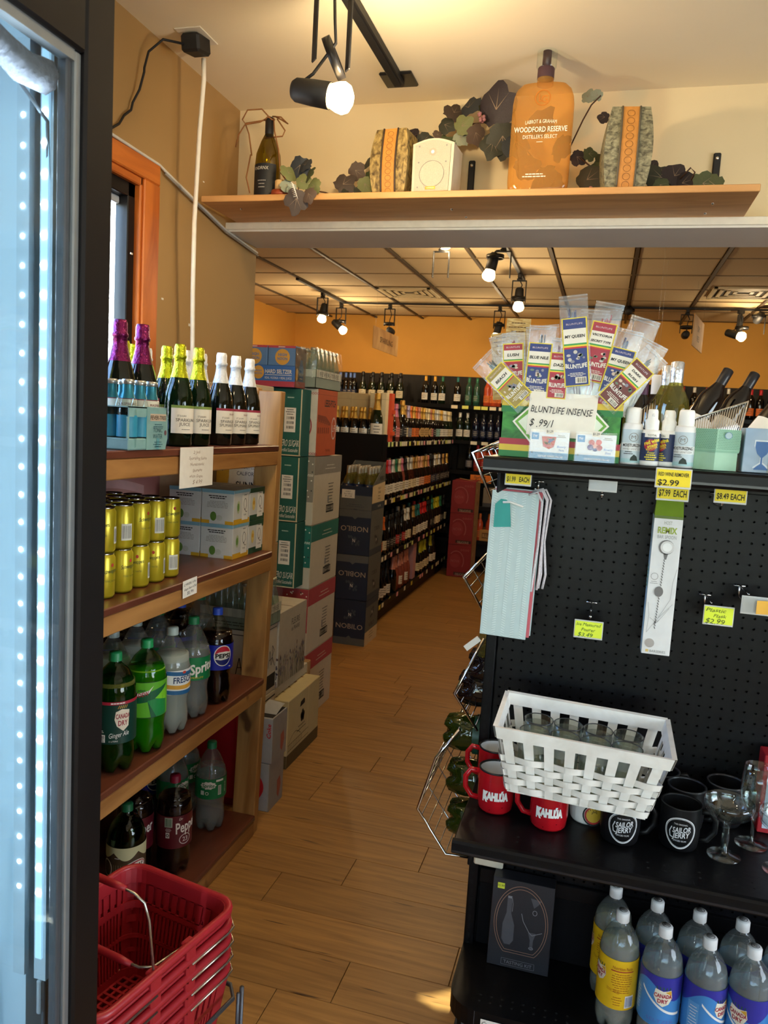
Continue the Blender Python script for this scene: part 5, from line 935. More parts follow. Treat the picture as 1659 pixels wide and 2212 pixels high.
def remover(label, x, y, rz):
    t = thing('spray_bottle', label, 'bottle', (x, y, ZT), rz, 'red wine remover spray bottles'); m = MB(); m.lathe([(0, 0), (.0175, 0), (.0185, .004), (.0185, .066), (.0165, .073), (0, .074)], mat('#efedea', .4), 26); m.build('bottle_body', t); m = MB(); m.lathe([(.0125, .073), (.0135, .075), (.0135, .092), (.0105, .096), (.0098, .112), (.0085, .115), (0, .115)], mat('#f4f2ee', .4), 22); m.box(-.0025, .0025, -.0145, -.008, .100, .106, mat('#e8e6e2', .4), .001); m.build('spray_cap', t)
    m = MB(); mp = cyl(.0186, 0, -PI/2); m.rect(mp, -.056, .056, .01, .066, mat('#16274f', .45), 26); yl = mat('#e8d428', .5); m.disc(mp, -.002, .042, .013, .012, mat('#a8243a', .5), .0003); m.rect(mp, -.015, .015, .058, .066, WHITE, 6, .0003); m.text(mp, 'TOTAL', 0, .062, .004, INK, .018, e=.0007)
    m.text(mp, 'red wine', 0, .05, .008, yl, .03, bold=.03, rot=.35, e=.001); m.text(mp, 'stain', .001, .042, .0055, yl, .02, bold=.03, rot=.35, e=.001); m.text(mp, 'REMOVER', .001, .036, .0045, yl, .022, rot=.35, e=.001); m.text(mp, 'Power', 0, .027, .005, yl, .014, shear=.2, e=.0007); m.lines(mp, 0, .022, .026, 3, .0045, yl, .0022); m.lines(mp, .035, .055, .018, 8, .005, mat('#b9c0cc', .5), .0016); m.build('label', t)
remover('spray bottle of red wine remover with its yellow lettering to the front', .09, 1.702, .1); remover('spray bottle of red wine remover turned to show its blue side', .1235, 1.715, -.75); remover('spray bottle of red wine remover hidden behind the front one', .093, 1.745, -.1); remover('spray bottle of red wine remover hidden behind the turned one', .128, 1.756, -.2)
# mint hexagon-pattern gift box
t = thing('gift_box', 'mint green gift box with a textured lid', 'box', (.213, 1.735, ZT), 0); MINT = mat('#9cc4a8', .6); m = MB(); m.lathe([(0, 0), (.052, 0), (.052, .04), (0, .04)], MINT, 6, False, a0=PI/6, a1=PI/6+2*PI); m.build('base', t)
m = MB(); m.lathe([(.054, .036), (.0555, .04), (.0555, .082), (0, .083)], mat('#8ab89c', .6, 0, (60, .05)), 6, False, a0=PI/6, a1=PI/6+2*PI); ld = m.build('lid', t); m = MB(); dkm = mat('#4f7f68', .6); R_ = random.Random(3)
for k in range(3):
    a0 = PI/6+PI/3*(k+3); p, q = Vector((.0558*math.cos(a0), .0558*math.sin(a0), 0)), Vector((.0558*math.cos(a0+PI/3), .0558*math.sin(a0+PI/3), 0)); mp = plane(p, q-p, (0, 0, 1), .0003)
    for i in range(14):
        for j in range(12): u, v = .003+i*.0037+(j % 2)*.0018, .043+j*.0033; m.line(mp, [(u, v), (u+.0018, v+.0008)], .0011, dkm)
m.build('print', ld)['kind'] = 'stuff'; m = MB(); mp = plane((.026, -.0555*.866-.0003, 0), (1, 0, 0), (0, 0, 1)); m.disc(mp, -.004, .07, .007, .007, mat('#a9c4cc', .4)); m.ring(mp, -.004, .07, .007, .007, .001, mat('#5a86a8', .4)); m.build('sticker', t)
# blue glass box
t = thing('glass_carton', 'pale blue carton with a blue wine glass picture', 'box', (.292, 1.73, ZT), 0); m = MB(); m.box(-.024, .044, -.025, .04, 0, .088, wood('blue_print', '#8fa8c4', '#b9cbe0', .4, (8, 8, 14), False, detail=2, bump=0), .001); m.build('carton', t); m = MB(); mp = plane((.01, -.025, 0), (1, 0, 0), (0, 0, 1)); bl = mat('#1f5fa8', .4); pr = [(.013, .062), (.0135, .05), (.009, .038), (.003, .032), (.0016, .03), (.0016, .018), (.008, .013), (.013, .008), (.013, .006)]
m.poly(mp, [(a+.002 if a > .01 else a+.001, b+.003) for a, b in pr]+[(-a-.002 if a > .01 else -a-.001, b+.003) for a, b in reversed(pr)], mat('#dfe8f2', .4), .0003); m.poly(mp, [(a, b) for a, b in pr]+[(-a, b) for a, b in reversed(pr)], bl, .0006); m.build('printing', t)
# wines standing and lying behind on the gondola top, with slanted wire racks
zt2 = 1.4905
for key, x, y, z, rot, lab in (('white_wine', .158, 2.10, zt2, .3, 'pale white wine bottle with silver capsule rising behind the white bottles'), ('white_wine', .145, 2.22, zt2, .3, 'white wine bottle half hidden behind the pale foremost one'), ('red_wine_white', .125, 2.30, zt2-.02, 0, 'red wine bottle with white capsule left of the white wine'), ('red_wine_plum', .09, 2.36, zt2-.02, 0, 'red wine bottle with plum capsule behind the moisturizer bottle'), ('white_wine', .04, 2.5, zt2-.03, 0, 'white wine bottle behind the incense box at the right')):
    spawn(key, 'wine_bottle', lab, 'bottle', (x, y, z+.001), rot, 'wine bottles on the gondola top')
for key, x, y, z, rot, lab in (('red_wine', .30, 2.02, 1.54, (-.25, .62, 0), 'dark wine bottle leaning right with black capsule, nearest the right edge'), ('red_wine', .36, 2.1, 1.52, (-.3, .75, 0), 'dark wine bottle leaning right, lowest at the right edge'), ('red_wine', .21, 2.5, 1.55, (-.2, .45, 0), 'dark wine bottle leaning in the rack, left of two'), ('red_wine', .30, 2.6, 1.55, (-.2, .45, 0), 'dark wine bottle leaning in the rack, right of two')):
    spawn(key, 'leaning_wine_bottle', lab, 'bottle', (x, y, z), rot, 'wine bottles leaning in the racks')
def rack(label, P, n):
    t = thing('wire_rack', label, 'rack', P[0], 0, 'slanted chrome wire racks'); O = Vector(P[0]); Q = [Vector(p)-O for p in P]; m = MB(); m.tube(Q, .0035, CHROME, 8, True); m.build('rack_frame', t); m = MB()
    for k in range(1, n): a = Q[0].lerp(Q[3], k/n); b = Q[1].lerp(Q[2], k/n); m.tube([a, b], .0015, CHROME, 5)
    m.build('wires', t)['kind'] = 'stuff'
rack('slanted chrome wire rack behind the mint gift box', [(.183, 1.86, 1.645), (.187, 1.86, 1.58), (.275, 1.86, 1.58), (.292, 1.87, 1.69)], 22); rack('slanted chrome wire rack at the left of the white wine bottle', [(.05, 1.95, 1.64), (.05, 1.95, 1.56), (.105, 1.95, 1.6), (.105, 1.95, 1.69)], 10)

# ---------------- peg hooks, tags and hanging goods
def hook(label, x, z, ln=.12, drop=False, up=0.0):
    t = thing('peg_hook', label, 'hook', (x, PEG, z), 0, 'steel peg hooks'); m = MB(); m.tube([(-.013, -.003, 0), (.013, -.003, 0)], .0022, STEEL, 8); m.tube([(0, -.003, .004), (0, -.003, -.026)], .0022, STEEL, 8); m.tube([(0, -.004, -.026), (0, -ln*.9, -.022), (0, -ln, -.012)], .0022, STEEL, 8); m.lathe([(0, -.004), (.003, -.003), (.004, 0), (.003, .003), (0, .004)], STEEL, 8, M=Matrix.Translation((0, -ln, -.012))); m.tube([(0, -.003, .002), (0, -ln-.008, .004)], .0018, STEEL, 8); m.build('hook_wire', t); return t
def ptag(label, x, y, z, w_, h_, rows, fill, tilt=0.0, back=True, ink=INK, seed=1, seri=False):
    t = thing('price_tag', label, 'tag', (x, y, z), (tilt, 0, 0), 'price tags on the end display'); m = MB()
    if back: m.box(-w_/2-.002, w_/2+.002, .0006, .002, -h_-.004, .003, mat('#c9c9c6', .4), .0006); m.build('holder', t)
    m = MB(); m.box(-w_/2, w_/2, -.0005, .0006, -h_, 0, fill, .0003); m.build('card', t)
    if rows:
        m = MB(); mp = plane((0, -.0006, 0), (1, 0, 0), (0, 0, 1), .0004); n = len(rows)
        for i, (r, sz, u) in enumerate(rows): m.text(mp, r, u*w_, -h_*(i+.55)/n, sz*h_, ink, min(w_*.9, sz*h_*.72*len(r)), shear=.0 if seri else .25, wob=0 if seri else .08, bold=.015 if seri else 0)
        m.build('lettering', t)
hook('steel peg hook holding the pale striped gift bags', -.15, 1.475, .1); hook('empty steel peg hook with a blank grey tag', .004, 1.475, .12); hook('steel peg hook holding the bar spoon box', .156, 1.478, .11); hook('empty steel peg hook right of the bar spoon box', .262, 1.478, .12); hook('steel peg hook low in the middle with a neon tag', .003, 1.185, .11); hook('steel peg hook with a neon plastic flask tag', .262, 1.235, .11); hook('steel peg hook at the right edge with a torn tag', .335, 1.265, .12)
YT = YELTAG
ptag('yellow $1.99 tag above the gift bags', -.176, 1.735, 1.504, .054, .022, [('$1.99   EACH', .5, 0)], YT, -.1, seri=True); ptag('yellow $2.99 tag on the top shelf lip', .137, 1.650, 1.539, .064, .033, [('RED WINE REMOVER', .22, 0), ('$2.99', .34, -.14)], YT, 0, seri=True); ptag('yellow $7.99 tag just under the shelf lip', .148, 1.765, 1.5005, .062, .028, [('$7.99  EACH', .5, 0)], YT, 0, seri=True); ptag('yellow $8.49 tag right of the bar spoon box', .262, 1.765, 1.501, .06, .025, [('$8.49 EACH', .5, 0)], YT, 0, seri=True); ptag('blank grey tag on the empty hook', .004, 1.76, 1.505, .056, .024, [], mat('#b9bcbe', .35), 0); ptag('neon yellow $3.49 measured pourer tag in the middle of the pegboard', .001, 1.868, 1.162, .062, .037, [('Ice Measured', .2, 0), ('Pourer', .2, 0), ('$3.49', .26, -.1)], NEON, 0, ink=mat('#3a6a2a', .7)); ptag('neon yellow $2.99 plastic flask tag at the right of the pegboard', .279, 1.865, 1.231, .06, .038, [('Plastic', .22, -.1), ('Flask', .2, .05), ('$2.99', .3, -.1)], NEON, 0, ink=mat('#4a5a1a', .7)); ptag('grey tag with torn orange paper at the right edge', .358, 1.855, 1.263, .07, .034, [], mat('#b9b9b6', .4), 0)
t = thing('paper_scrap', 'torn orange paper curling on the grey tag at the right edge', 'paper', (.372, 1.852, 1.26)); m = MB(); m.grid(lambda a, b: Vector((-.022+.05*a, -.003-.008*(1-a)**2, -.03*b)), 6, 2, mat('#e0a83a', .7)); m.build('paper', t)
# gift bags
STR = wood('x', '#b4d6d4', '#c3dfdd', .7) if False else mat('#c0d3d3', .7, 0, (60, .03)); ST2 = mat('#cddcdb', .7); STL = mat('#93b2b4', .7)
for i, (lab, c, dy, dx, dz) in enumerate((('foremost pale teal striped gift bag with a teal tag', STR, 0, 0, 0), ('coral gift bag hanging behind the pale striped one', mat('#c8606a', .7), .008, .007, .004), ('white gift bag hanging rearmost in the stack', mat('#dcdce2', .7), .016, .005, .007), ('pale teal gift bag third in the hanging stack', STR, .024, .009, .005))):
    t = thing('gift_bag', lab, 'gift bag', (-.19+dx, 1.845+dy, 1.455+dz), (.03, .0, 0), 'flat gift bags on a hook'); m = MB(); m.box(-.055, .055, 0, .004, -.352, 0, c, .0006, Matrix.Rotation(.02, 4, 'Y')); m.build('bag_body', t)
    if i == 0:
        m = MB(); mp = plane((0, 0, 0), (1, 0, -.02), (.02, 0, 1), .0004)
        for k in range(5):
            u = -.045+k*.022; m.rect(mp, u-.0045, u+.0045, -.35, -.002, ST2)
            for j in range(58): v = -.348+j*.006; m.line(mp, [(u-.0045, v), (u+.0045, v+.0035 if k % 2 else v-.0035)], .0008, STL, .0004)
        m.build('stripe', t)['kind'] = 'stuff'; tt = MB(); mp2 = plane((-.028, -.003, -.05), (.98, 0, .1), (-.1, 0, .98)); TG = mat('#2f9a92', .6); tt.poly(mp2, [(-.022, -.035), (.019, -.035), (.019, .022), (.01, .03), (-.002, .032), (-.016, .02)], TG, 0); tt.build('gift_tag', t); q = MB(); q.tube([(-.028, -.004, -.026), (-.01, -.006, -.024), (.02, -.004, -.033)], .0028, WHITE, 6); q.build('tag_cord', t)
    q = MB(); x0 = .05+.003*i; q.tube([(.03, .002, -.004), (x0, -.003, .004), (x0+.012, .002, -.02), (x0+.010-.002*i, .006, -.12), (x0+.004+.003*i, .006, -.2), (x0+.002+.002*i, .006, -.235)], .003, mat('#d6d0d4', .8, 0, (200, .15), .6), 6); q.build('cord_handle', t)
# bar spoon box
t = thing('bar_spoon_box', 'tall white bar spoon box with green top on a peg hook', 'box', (.152, 1.845, 1.11), 0); m = MB(); m.box(-.0305, .0305, 0, .048, 0, .318, mat('#dfdedd', .45), .001); m.build('carton', t); m = MB(); v = [(-.0305, 0, .318), (.0305, 0, .318), (.0305, .048, .318), (-.0305, .048, .318), (-.028, .02, .352), (.03, .02, .352), (.03, .024, .352), (-.028, .024, .352)]; m.add(v, [(0, 1, 5, 4), (1, 2, 6, 5), (2, 3, 7, 6), (3, 0, 4, 7), (4, 5, 6, 7)], mat('#7f9a2a', .5)); m.build('hang_top', t)
m = MB(); mp = plane((0, 0, 0), (1, 0, 0), (0, 0, 1)); m.rect(mp, -.0305, .0305, .312, .318, mat('#5a6e1c', .5)); m.text(mp, 'HOST', 0, .303, .008, mat('#9a9a8a', .6), .017); m.text(mp, 'REMIX', 0, .286, .014, mat('#8fa02a', .5), .041, bold=.03); m.text(mp, 'BAR SPOON', 0, .271, .008, mat('#9a9c9c', .6), .04); gy = mat('#6f6c6a', .5); m.disc(mp, .001, .248, .0165, .0165, gy); m.disc(mp, .003, .248, .0145, .0145, mat('#d9d6d3', .4), .0005); m.disc(mp, .003, .248, .010, .010, mat('#efeeec', .4), .0008); m.poly(mp, [(-.004, .234), (.006, .234), (.003, .220), (-.001, .220)], gy)
for k in range(26): z = .22-k*.0062; m.line(mp, [(-.002-.00045*k*.6, z), (.0005-.00045*k*.6, z-.005)], .0022, gy)
m.disc(mp, -.006, .146, .0095, .012, gy, .0006); m.disc(mp, -.015, .026, .0105, .0105, mat('#a8a09a', .5), .0005); m.ring(mp, -.018, .18, .008, .008, .001, GREYP); m.lines(mp, -.018, .168, .018, 2, .004, GREYP, .0012); sp = mat('#b9b7b6', .6)
for P in ([(.028, .2), (.022, .17), (.02, .13), (.0, .09), (-.01, .07)], [(.026, .12), (.01, .10), (-.002, .085)], [(-.026, .12), (-.022, .09), (-.024, .05), (-.012, .07), (.0, .08)], [(.02, .11), (-.004, .074), (-.02, .085)]): m.line(mp, P, .0013, sp)
m.text(mp, 'BARSERIES', .004, .008, .0055, GREYP, .034); m.rect(mp, -.022, -.016, .005, .011, mat('#d8b86a', .5)); ms = plane((-.0305, .024, 0), (0, -1, 0), (0, 0, 1)); m.lines(ms, 0, .2, .04, 6, .009, mat('#7f9a4a', .5), .004); m.rect(ms, -.024, .024, 0, .318, mat('#b4cbd6', .5), 1, -.0004); m.build('printing', t)

# ---------------- middle shelf: mugs, basket with glasses, stemware
ZM = .7087
def mug(key, body, inner, rim, lab, hd=1, r=.043, h=.1):
    m = MB(); m.lathe([(0, .002), (r*.86, .001), (r*.93, .006), (r, .03), (r, h-.002)], body, 32); m.lathe([(r-.003, h-.002), (r-.0035, .02), (r*.8, .006), (0, .005)], inner, 32); a = MB(); a.lathe([(r, h-.003), (r+.0008, h), (r-.0012, h+.0015), (r-.0034, h), (r-.0034, h-.003)], rim, 32); b = MB(); b.tube([(hd*(r-.003), 0, h*.86), (hd*(r+.018), 0, h*.88), (hd*(r+.03), 0, h*.7), (hd*(r+.029), 0, h*.45), (hd*(r+.015), 0, h*.24), (hd*(r-.004), 0, h*.2)], [.0065]*6, body, 10)
    parts = [('cup', m), ('rim', a), ('handle', b)]
    if lab: q = MB(); lab(q, r); parts.append(('print', q))
    proto(key, *parts)
RED = wood('red_enamel', '#a8121c', '#b8161f', .18, (20, 20, 20), False, detail=2, bump=.0, extra=('#3a0a0c', (170, 170, 170)))
def l_k(m, r): mp = cyl(r, 0, -PI/2); m.text(mp, 'KAHLÚA', 0, .046, .017, mat('#d8d4d4', .4), .06, bold=.09, e=.0004); m.text(mp, 'KAHLÚA', 0, .046, .017, WHITE, .058, bold=.04, e=.0009); m.text(mp, 'K', -.025, .044, .024, WHITE, .013, bold=.04, e=.0011)
def l_j(m, r):
    mp = cyl(r, 0, -PI/2); wt = mat('#cfd0d2', .5)
    def egg(k): return [(k*.031*math.cos(a)*(1-.12*math.sin(a)) if False else k*.031*math.cos(a)*(1+.14*math.sin(a)), .046+k*.034*math.sin(a)) for a in [2*PI*i/36 for i in range(37)]]
    m.line(mp, egg(1), .0022, wt); m.line(mp, egg(.93), .0008, wt); m.text(mp, 'THE ORIGINAL', 0, .066, .0035, wt, .028); m.text(mp, 'SAILOR', .002, .054, .0115, wt, .038, shear=.3, rot=.14, bold=.02); m.text(mp, 'JERRY', .002, .0415, .0115, wt, .038, shear=.3, rot=.14, bold=.02); m.line(mp, [(-.018, .058), (-.022, .047), (-.02, .036), (-.014, .034)], .002, wt); m.text(mp, 'SPICED RUM', 0, .029, .0035, wt, .026)
def l_w(m, r):
    mp = cyl(r, 0, -PI/2); m.disc(mp, .012, .028, .018, .018, mat('#c8a030', .5), .0004); m.ring(mp, .012, .028, .022, .022, .004, mat('#a82a2a', .5), .0006); m.ring(mp, .012, .028, .026, .026, .003, INK, .0008)
    for k in range(7): a = .5+k*.35; m.line(mp, [(.012+.006*math.cos(a), .028+.006*math.sin(a)), (.012+.017*math.cos(a), .028+.017*math.sin(a))], .0014, INK)
    for k in range(6): m.line(mp, [(-.03+.006*k, .07+.004*math.sin(k*2)), (-.026+.006*k, .078+.004*math.cos(k*2))], .003, INK)
mug('mug_red', RED, mat('#e3e6e4', .25), BLACK, l_k, -1); MBK = mat('#0b0b0d', .42, 0, (40, .1), 0, .3); mug('mug_black', MBK, MBK, MBK, l_j, 1, .043, .098); mug('mug_black_plain', MBK, MBK, mat('#2a2a2d', .3), None, 1, .043, .098); mug('mug_white', mat('#e6e3dc', .25), mat('#e6e3dc', .25), mat('#e6e3dc', .25), l_w, 1, .041, .095)
for key, nm, x, y, rz, lab in (('mug_red', 'red_mug', -.176, 1.783, .12, 'red enamel mug with white lettering at the left end of the shelf'), ('mug_red', 'red_mug', -.05, 1.752, .1, 'red enamel mug with white lettering half under the white basket'), ('mug_red', 'red_mug', -.195, 1.905, -.1, 'red enamel mug partly hidden behind the left red mug'), ('mug_white', 'white_mug', .035, 1.815, .1, 'white mug with a yellow and red print behind the black mug'), ('mug_black', 'black_mug', .106, 1.748, .12, 'matte black mug with round white emblem under the basket corner'), ('mug_black', 'black_mug', .232, 1.772, -.05, 'matte black mug with round white emblem beside the coupe glass'), ('mug_black_plain', 'black_mug', .252, 1.868, .1, 'plain black mug directly behind the right emblem mug'), ('mug_black_plain', 'black_mug', .20, 1.935, .3, 'plain black mug at the back against the pegboard'), ('mug_black_plain', 'black_mug', .345, 1.925, .3, 'plain black mug behind the coupe glass')):
    spawn(key, nm, lab, 'mug', (x, y, ZM), rz, 'mugs on the middle shelf')
# white woven splint basket
BW = wood('white_splint', '#dfdbd3', '#efece6', .75, (20, 20, 20), False, detail=3, bump=.2)
t = thing('woven_basket', 'white woven splint basket holding clear glasses on top of the mugs', 'basket', (.005, 1.735, .814), (.05, .03, .0)); hb = .155
def wall(u, zq, off=0.0):
    """point on the sloped basket wall: u in 0..4 round the four sides, zq height"""
    k = zq/hb; a = .146+.036*k; b = .078+.026*k; s = int(u) % 4; f = u-int(u)
    if s == 0: p, n_ = Vector((-a+2*a*f, -b, zq)), Vector((0, -1, .15))
    elif s == 1: p, n_ = Vector((a, -b+2*b*f, zq)), Vector((1, 0, .15))
    elif s == 2: p, n_ = Vector((a-2*a*f, b, zq)), Vector((0, 1, .15))
    else: p, n_ = Vector((-a, b-2*b*f, zq)), Vector((-1, 0, .15))
    return p+n_*off
for s, n in ((0, 8), (1, 4), (2, 8), (3, 4)):
    for k in range(n):
        f0, f1 = (k+.26)/n, (k+.74)/n; m = MB()
        for o, sg in ((.0016, 1), (-.0016, -1)): m.grid(lambda a, b, o=o, s=s, f0=f0, f1=f1: wall(s+f0+(f1-f0)*a, b*hb, o), 1, 4, BW, False)
        m.build('splint', t)
for j in range(5):
    z0 = .004+j*.0175; m = MB()
    for ins in (0, 1):
        N_ = 8*4; 
        for s, n in ((0, 8), (1, 4), (2, 8), (3, 4)):
            def fn(a, b, s=s, n=n, j=j, z0=z0, ins=ins):
                f = a; ph = math.cos(PI*(f*n-.5))*(1 if j % 2 else -1); return wall(s+min(f, .9999), z0+b*.0148, .0058*ph+(.0016 if not ins else -.0002))
            m.grid(fn, n*4, 1, BW, True)
    m.build('weaver', t)
for nm, z0, z1, o in (('rim_band', .128, .155, .005), ('rim_band', .128, .155, -.005)):
    m = MB()
    for s in range(4): m.grid(lambda a, b, s=s: wall(s+min(a, .9999), z0+b*(z1-z0), o), 1, 1, BW, False)
    if o > 0:
        for s in range(4): m.grid(lambda a, b, s=s: wall(s+min(a, .9999), .155, .005-.010*b), 1, 1, BW, False)
        for s in range(4): m.grid(lambda a, b, s=s: wall(s+min(a, .9999), .128, .005-.010*b), 1, 1, BW, False)
    m.build(nm, t)
m = MB(); m.box(-.145, .145, -.077, .077, -.001, .003, BW); m.build('basket_floor', t)
gm = MB(); gm.lathe([(0, .003), (.027, .002), (.029, .006), (.0325, .125), (.0315, .125), (.028, .010), (0, .009)], CLEAR, 26); rm = MB(); rm.lathe([(.0325, .1235), (.0330, .1255), (.0318, .1265), (.0310, .125)], mat('#4f5254', .1, .3), 28); bn = MB(); bn.lathe([(.0315, .085), (.0327, .112)], clear('etched', '#e8eae8', .2, 1.3, .6, .02, ('#cfd3d0', .25)), 26); proto('tumbler', ('glass', gm), ('rim', rm), ('frosted_band', bn))
from mathutils import Euler
BM = Matrix.Translation((.005, 1.735, .814)) @ Euler((.05, .03, 0)).to_matrix().to_4x4()
for j, y in enumerate((.034, -.034)):
    for i in range(4):
        p = BM @ Vector((-.098+i*.0655-.004*j, y, .0045)); spawn('tumbler', 'drinking_glass', 'clear drinking glass in the white basket, %s row, %s from the left' % (('back', 'front')[j], ORD[i+1]), 'glass', p, (.05, .03, 0), 'drinking glasses in the white basket')
CUT = clear('cut_glass', '#f6fbfa', .02, 1.5, 1.4, .05)
def stem(key, pr): m = MB(); m.lathe(pr, CUT, 28); proto(key, ('glass', m))
m = MB(); m.lathe([(0, .001), (.034, .001), (.034, .003), (.012, .008), (.0065, .014), (.0065, .07), (.010, .078), (.03, .088), (.047, .102), (.051, .118), (.0505, .128), (.0495, .128), (.049, .118), (.045, .105), (.028, .092), (.0, .084)], CUT, 30); f_ = MB(); f_.lathe([(.0078, .016), (.0078, .068)], CUT, 8, False); proto('coupe', ('bowl_and_foot', m), ('faceted_stem', f_))
m = MB(); m.lathe([(0, .001), (.034, .001), (.034, .0025), (.01, .005), (.004, .012), (.0038, .06), (.012, .072), (.028, .09), (.034, .115), (.033, .15), (.0295, .185), (.0285, .185), (.032, .15), (.033, .115), (.027, .092), (0, .075)], CUT, 30); proto('goblet', ('glass', m))
spawn('coupe', 'coupe_glass', 'clear coupe glass with faceted stem at the front of the shelf', 'glass', (.325, 1.755, ZM), 0, 'stemmed glasses'); spawn('coupe', 'coupe_glass', 'clear coupe glass cut by the right edge of the photo', 'glass', (.432, 1.735, ZM), 0, 'stemmed glasses'); spawn('goblet', 'goblet', 'tall clear goblet in front of the red framed box', 'glass', (.392, 1.832, ZM), 0, 'stemmed glasses')
t = thing('red_gift_carton', 'red carton with white picture panel at the right end of the shelf', 'box', (.47, 1.90, ZM)); m = MB(); m.box(-.055, .06, 0, .06, 0, .185, mat('#a01c26', .45), .002); m.build('carton', t); m = MB(); mp = plane((0, 0, 0), (1, 0, 0), (0, 0, 1)); m.rect(mp, -.045, .05, .012, .165, mat('#b9bfd0', .5, 0, (12, .06))); m.ring(mp, .0, .09, .03, .04, .002, mat('#7f86a0', .5)); m.line(mp, [(0, .05), (0, .02)], .003, mat('#7f86a0', .5)); m.build('printing', t)
# ---------------- base deck: tasting kit and mixer bottles
t = thing('tasting_kit_box', 'dark grey tasting kit box with oval outline on the base deck', 'box', (-.1, 1.912, .2207), (-.06, 0, 0)); m = MB(); m.box(-.0785, .0785, 0, .05, 0, .232, mat('#26262b', .42, 0, (200, .08)), .001); m.build('carton', t); m = MB(); mp = plane((0, 0, 0), (1, 0, 0), (0, 0, 1)); cu = mat('#b08a72', .35, .5)
for k in (1, .92): P = [(k*.068*math.cos(a), .122+k*.098*math.sin(a)) for a in [-.95+i*(PI+1.9)/40 for i in range(41)]]; m.line(mp, P+[P[0]], .0014, cu)
m.line(mp, [(-.042, .024), (.042, .024), (.042, .008), (-.042, .008), (-.042, .024)], .001, mat('#77767a', .5)); m.text(mp, 'TASTING KIT', 0, .016, .0085, mat('#8a898c', .5), .072); gyb = mat('#55565b', .4, 0, (30, .1)); lt = mat('#8f9094', .4)
m.poly(mp, [(-.038, .19), (-.026, .19), (-.026, .145), (-.016, .115), (-.016, .075), (-.024, .062), (-.038, .062), (-.046, .075), (-.046, .115), (-.038, .145)], gyb); m.rect(mp, -.037, -.027, .184, .19, lt, 1, .0004); m.line(mp, [(-.026, .185), (-.023, .17), (-.024, .15)], .001, lt)
m.poly(mp, [(.02, .195), (.048, .192), (.04, .18), (.03, .17), (.026, .18)], gyb); m.ring(mp, .033, .158, .006, .007, .0015, lt); m.line(mp, [(.0, .15), (.006, .13), (.022, .105), (.03, .098), (.055, .11)], .0015, lt); m.poly(mp, [(.02, .105), (.04, .105), (.034, .085), (.034, .062), (.026, .062), (.026, .085)], gyb); m.disc(mp, .03, .064, .006, .004, lt); m.rect(mp, -.066, -.048, .205, .22, mat('#d8e03a', .6), 1, .0005); m.text(mp, '15.99', -.057, .2125, .006, INK, .016, e=.0009); m.build('printing', t)
D1 = [(r*.83, z*.92) for r, z in DOME]; pet1 = petal
def soda1(key, liq, lab):
    m = MB(); m.lathe([(0, .011)]+D1, PET, 28, mod=petal); L = MB(); ins = [(r-.0014, z+.001) for r, z in D1 if z < .215]; L.lathe([(0, .012)]+ins+[(ins[-1][0]*.96, .218), (0, .218)], liq, 28, mod=petal); c = MB(); wt = mat('#eceae6', .45); c.lathe([(.0145, .262), (.0152, .263), (.0148, .284), (.0135, .2865), (0, .2865)], wt, 30, mod=lambda r, z, a: (r*(1+.025*math.cos(15*a)), z) if .263 < z < .285 else (r, z)); mp = plane((0, 0, .2868), (1, 0, 0), (0, 1, 0)); c.ring(mp, 0, 0, .009, .009, .0014, INK); c.ring(mp, 0, 0, .006, .006, .0012, INK, .0003, 24, .5, 5.4); c.ring(mp, 0, 0, .0028, .0035, .0012, INK); q = MB(); lab(q); proto(key, ('bottle_body', m), ('liquid', L), ('cap', c), ('label', q))
def crest(m, mp, u, v, k=1.0, e=.0006):
    m.poly(mp, [(u-.016*k, v+.018*k), (u, v+.014*k), (u+.016*k, v+.018*k), (u+.019*k, v), (u+.012*k, v-.014*k), (u, v-.021*k), (u-.012*k, v-.014*k), (u-.019*k, v)], mat('#e8e0c8', .5), e); rd = mat('#a81f34', .5); m.text(mp, 'CANADA', u, v+.004*k, .0085*k, rd, .036*k, bold=.03, e=e+.0006); m.text(mp, 'DRY', u, v-.008*k, .0085*k, rd, .021*k, bold=.03, e=e+.0006); m.poly(mp, [(u+.004*k, v+.013*k), (u+.016*k, v+.017*k), (u+.017*k, v+.006*k)], mat('#d8a030', .5), e+.0003)
    for q in range(5): m.line(mp, [(u+(-.012+.006*q)*k, v+.017*k), (u+(-.014+.007*q)*k, v+.024*k)], .0018*k, mat('#1f5a3a', .5), e+.0003)
def l_sel(m):
    mp = cyl(.0449, 0, 0); m.rect(mp, -.139, .139, .07, .19, mat('#3f86c6', .45, 0, (14, .05)), 36); m.grid(lambda a, b: mp(-.139+.278*a, .19-(.035+.02*math.sin(a*13))*b, .0003), 40, 1, mat('#2f2f94', .45)); m.grid(lambda a, b: mp(-.045+.09*a, .10+.05*(1-a)**2+.006*b, .0005), 16, 1, WHITE); crest(m, mp, .002, .143, 1.05); m.text(mp, 'SELTZER', .0, .085, .008, mat('#5a6fb8', .5), .06, e=.0006); m.rect(mp, -.075, -.05, .08, .15, mat('#5a9ad0', .5), 4, .0003); m.lines(mp, -.062, .14, .022, 8, .007, WHITE, .0016)
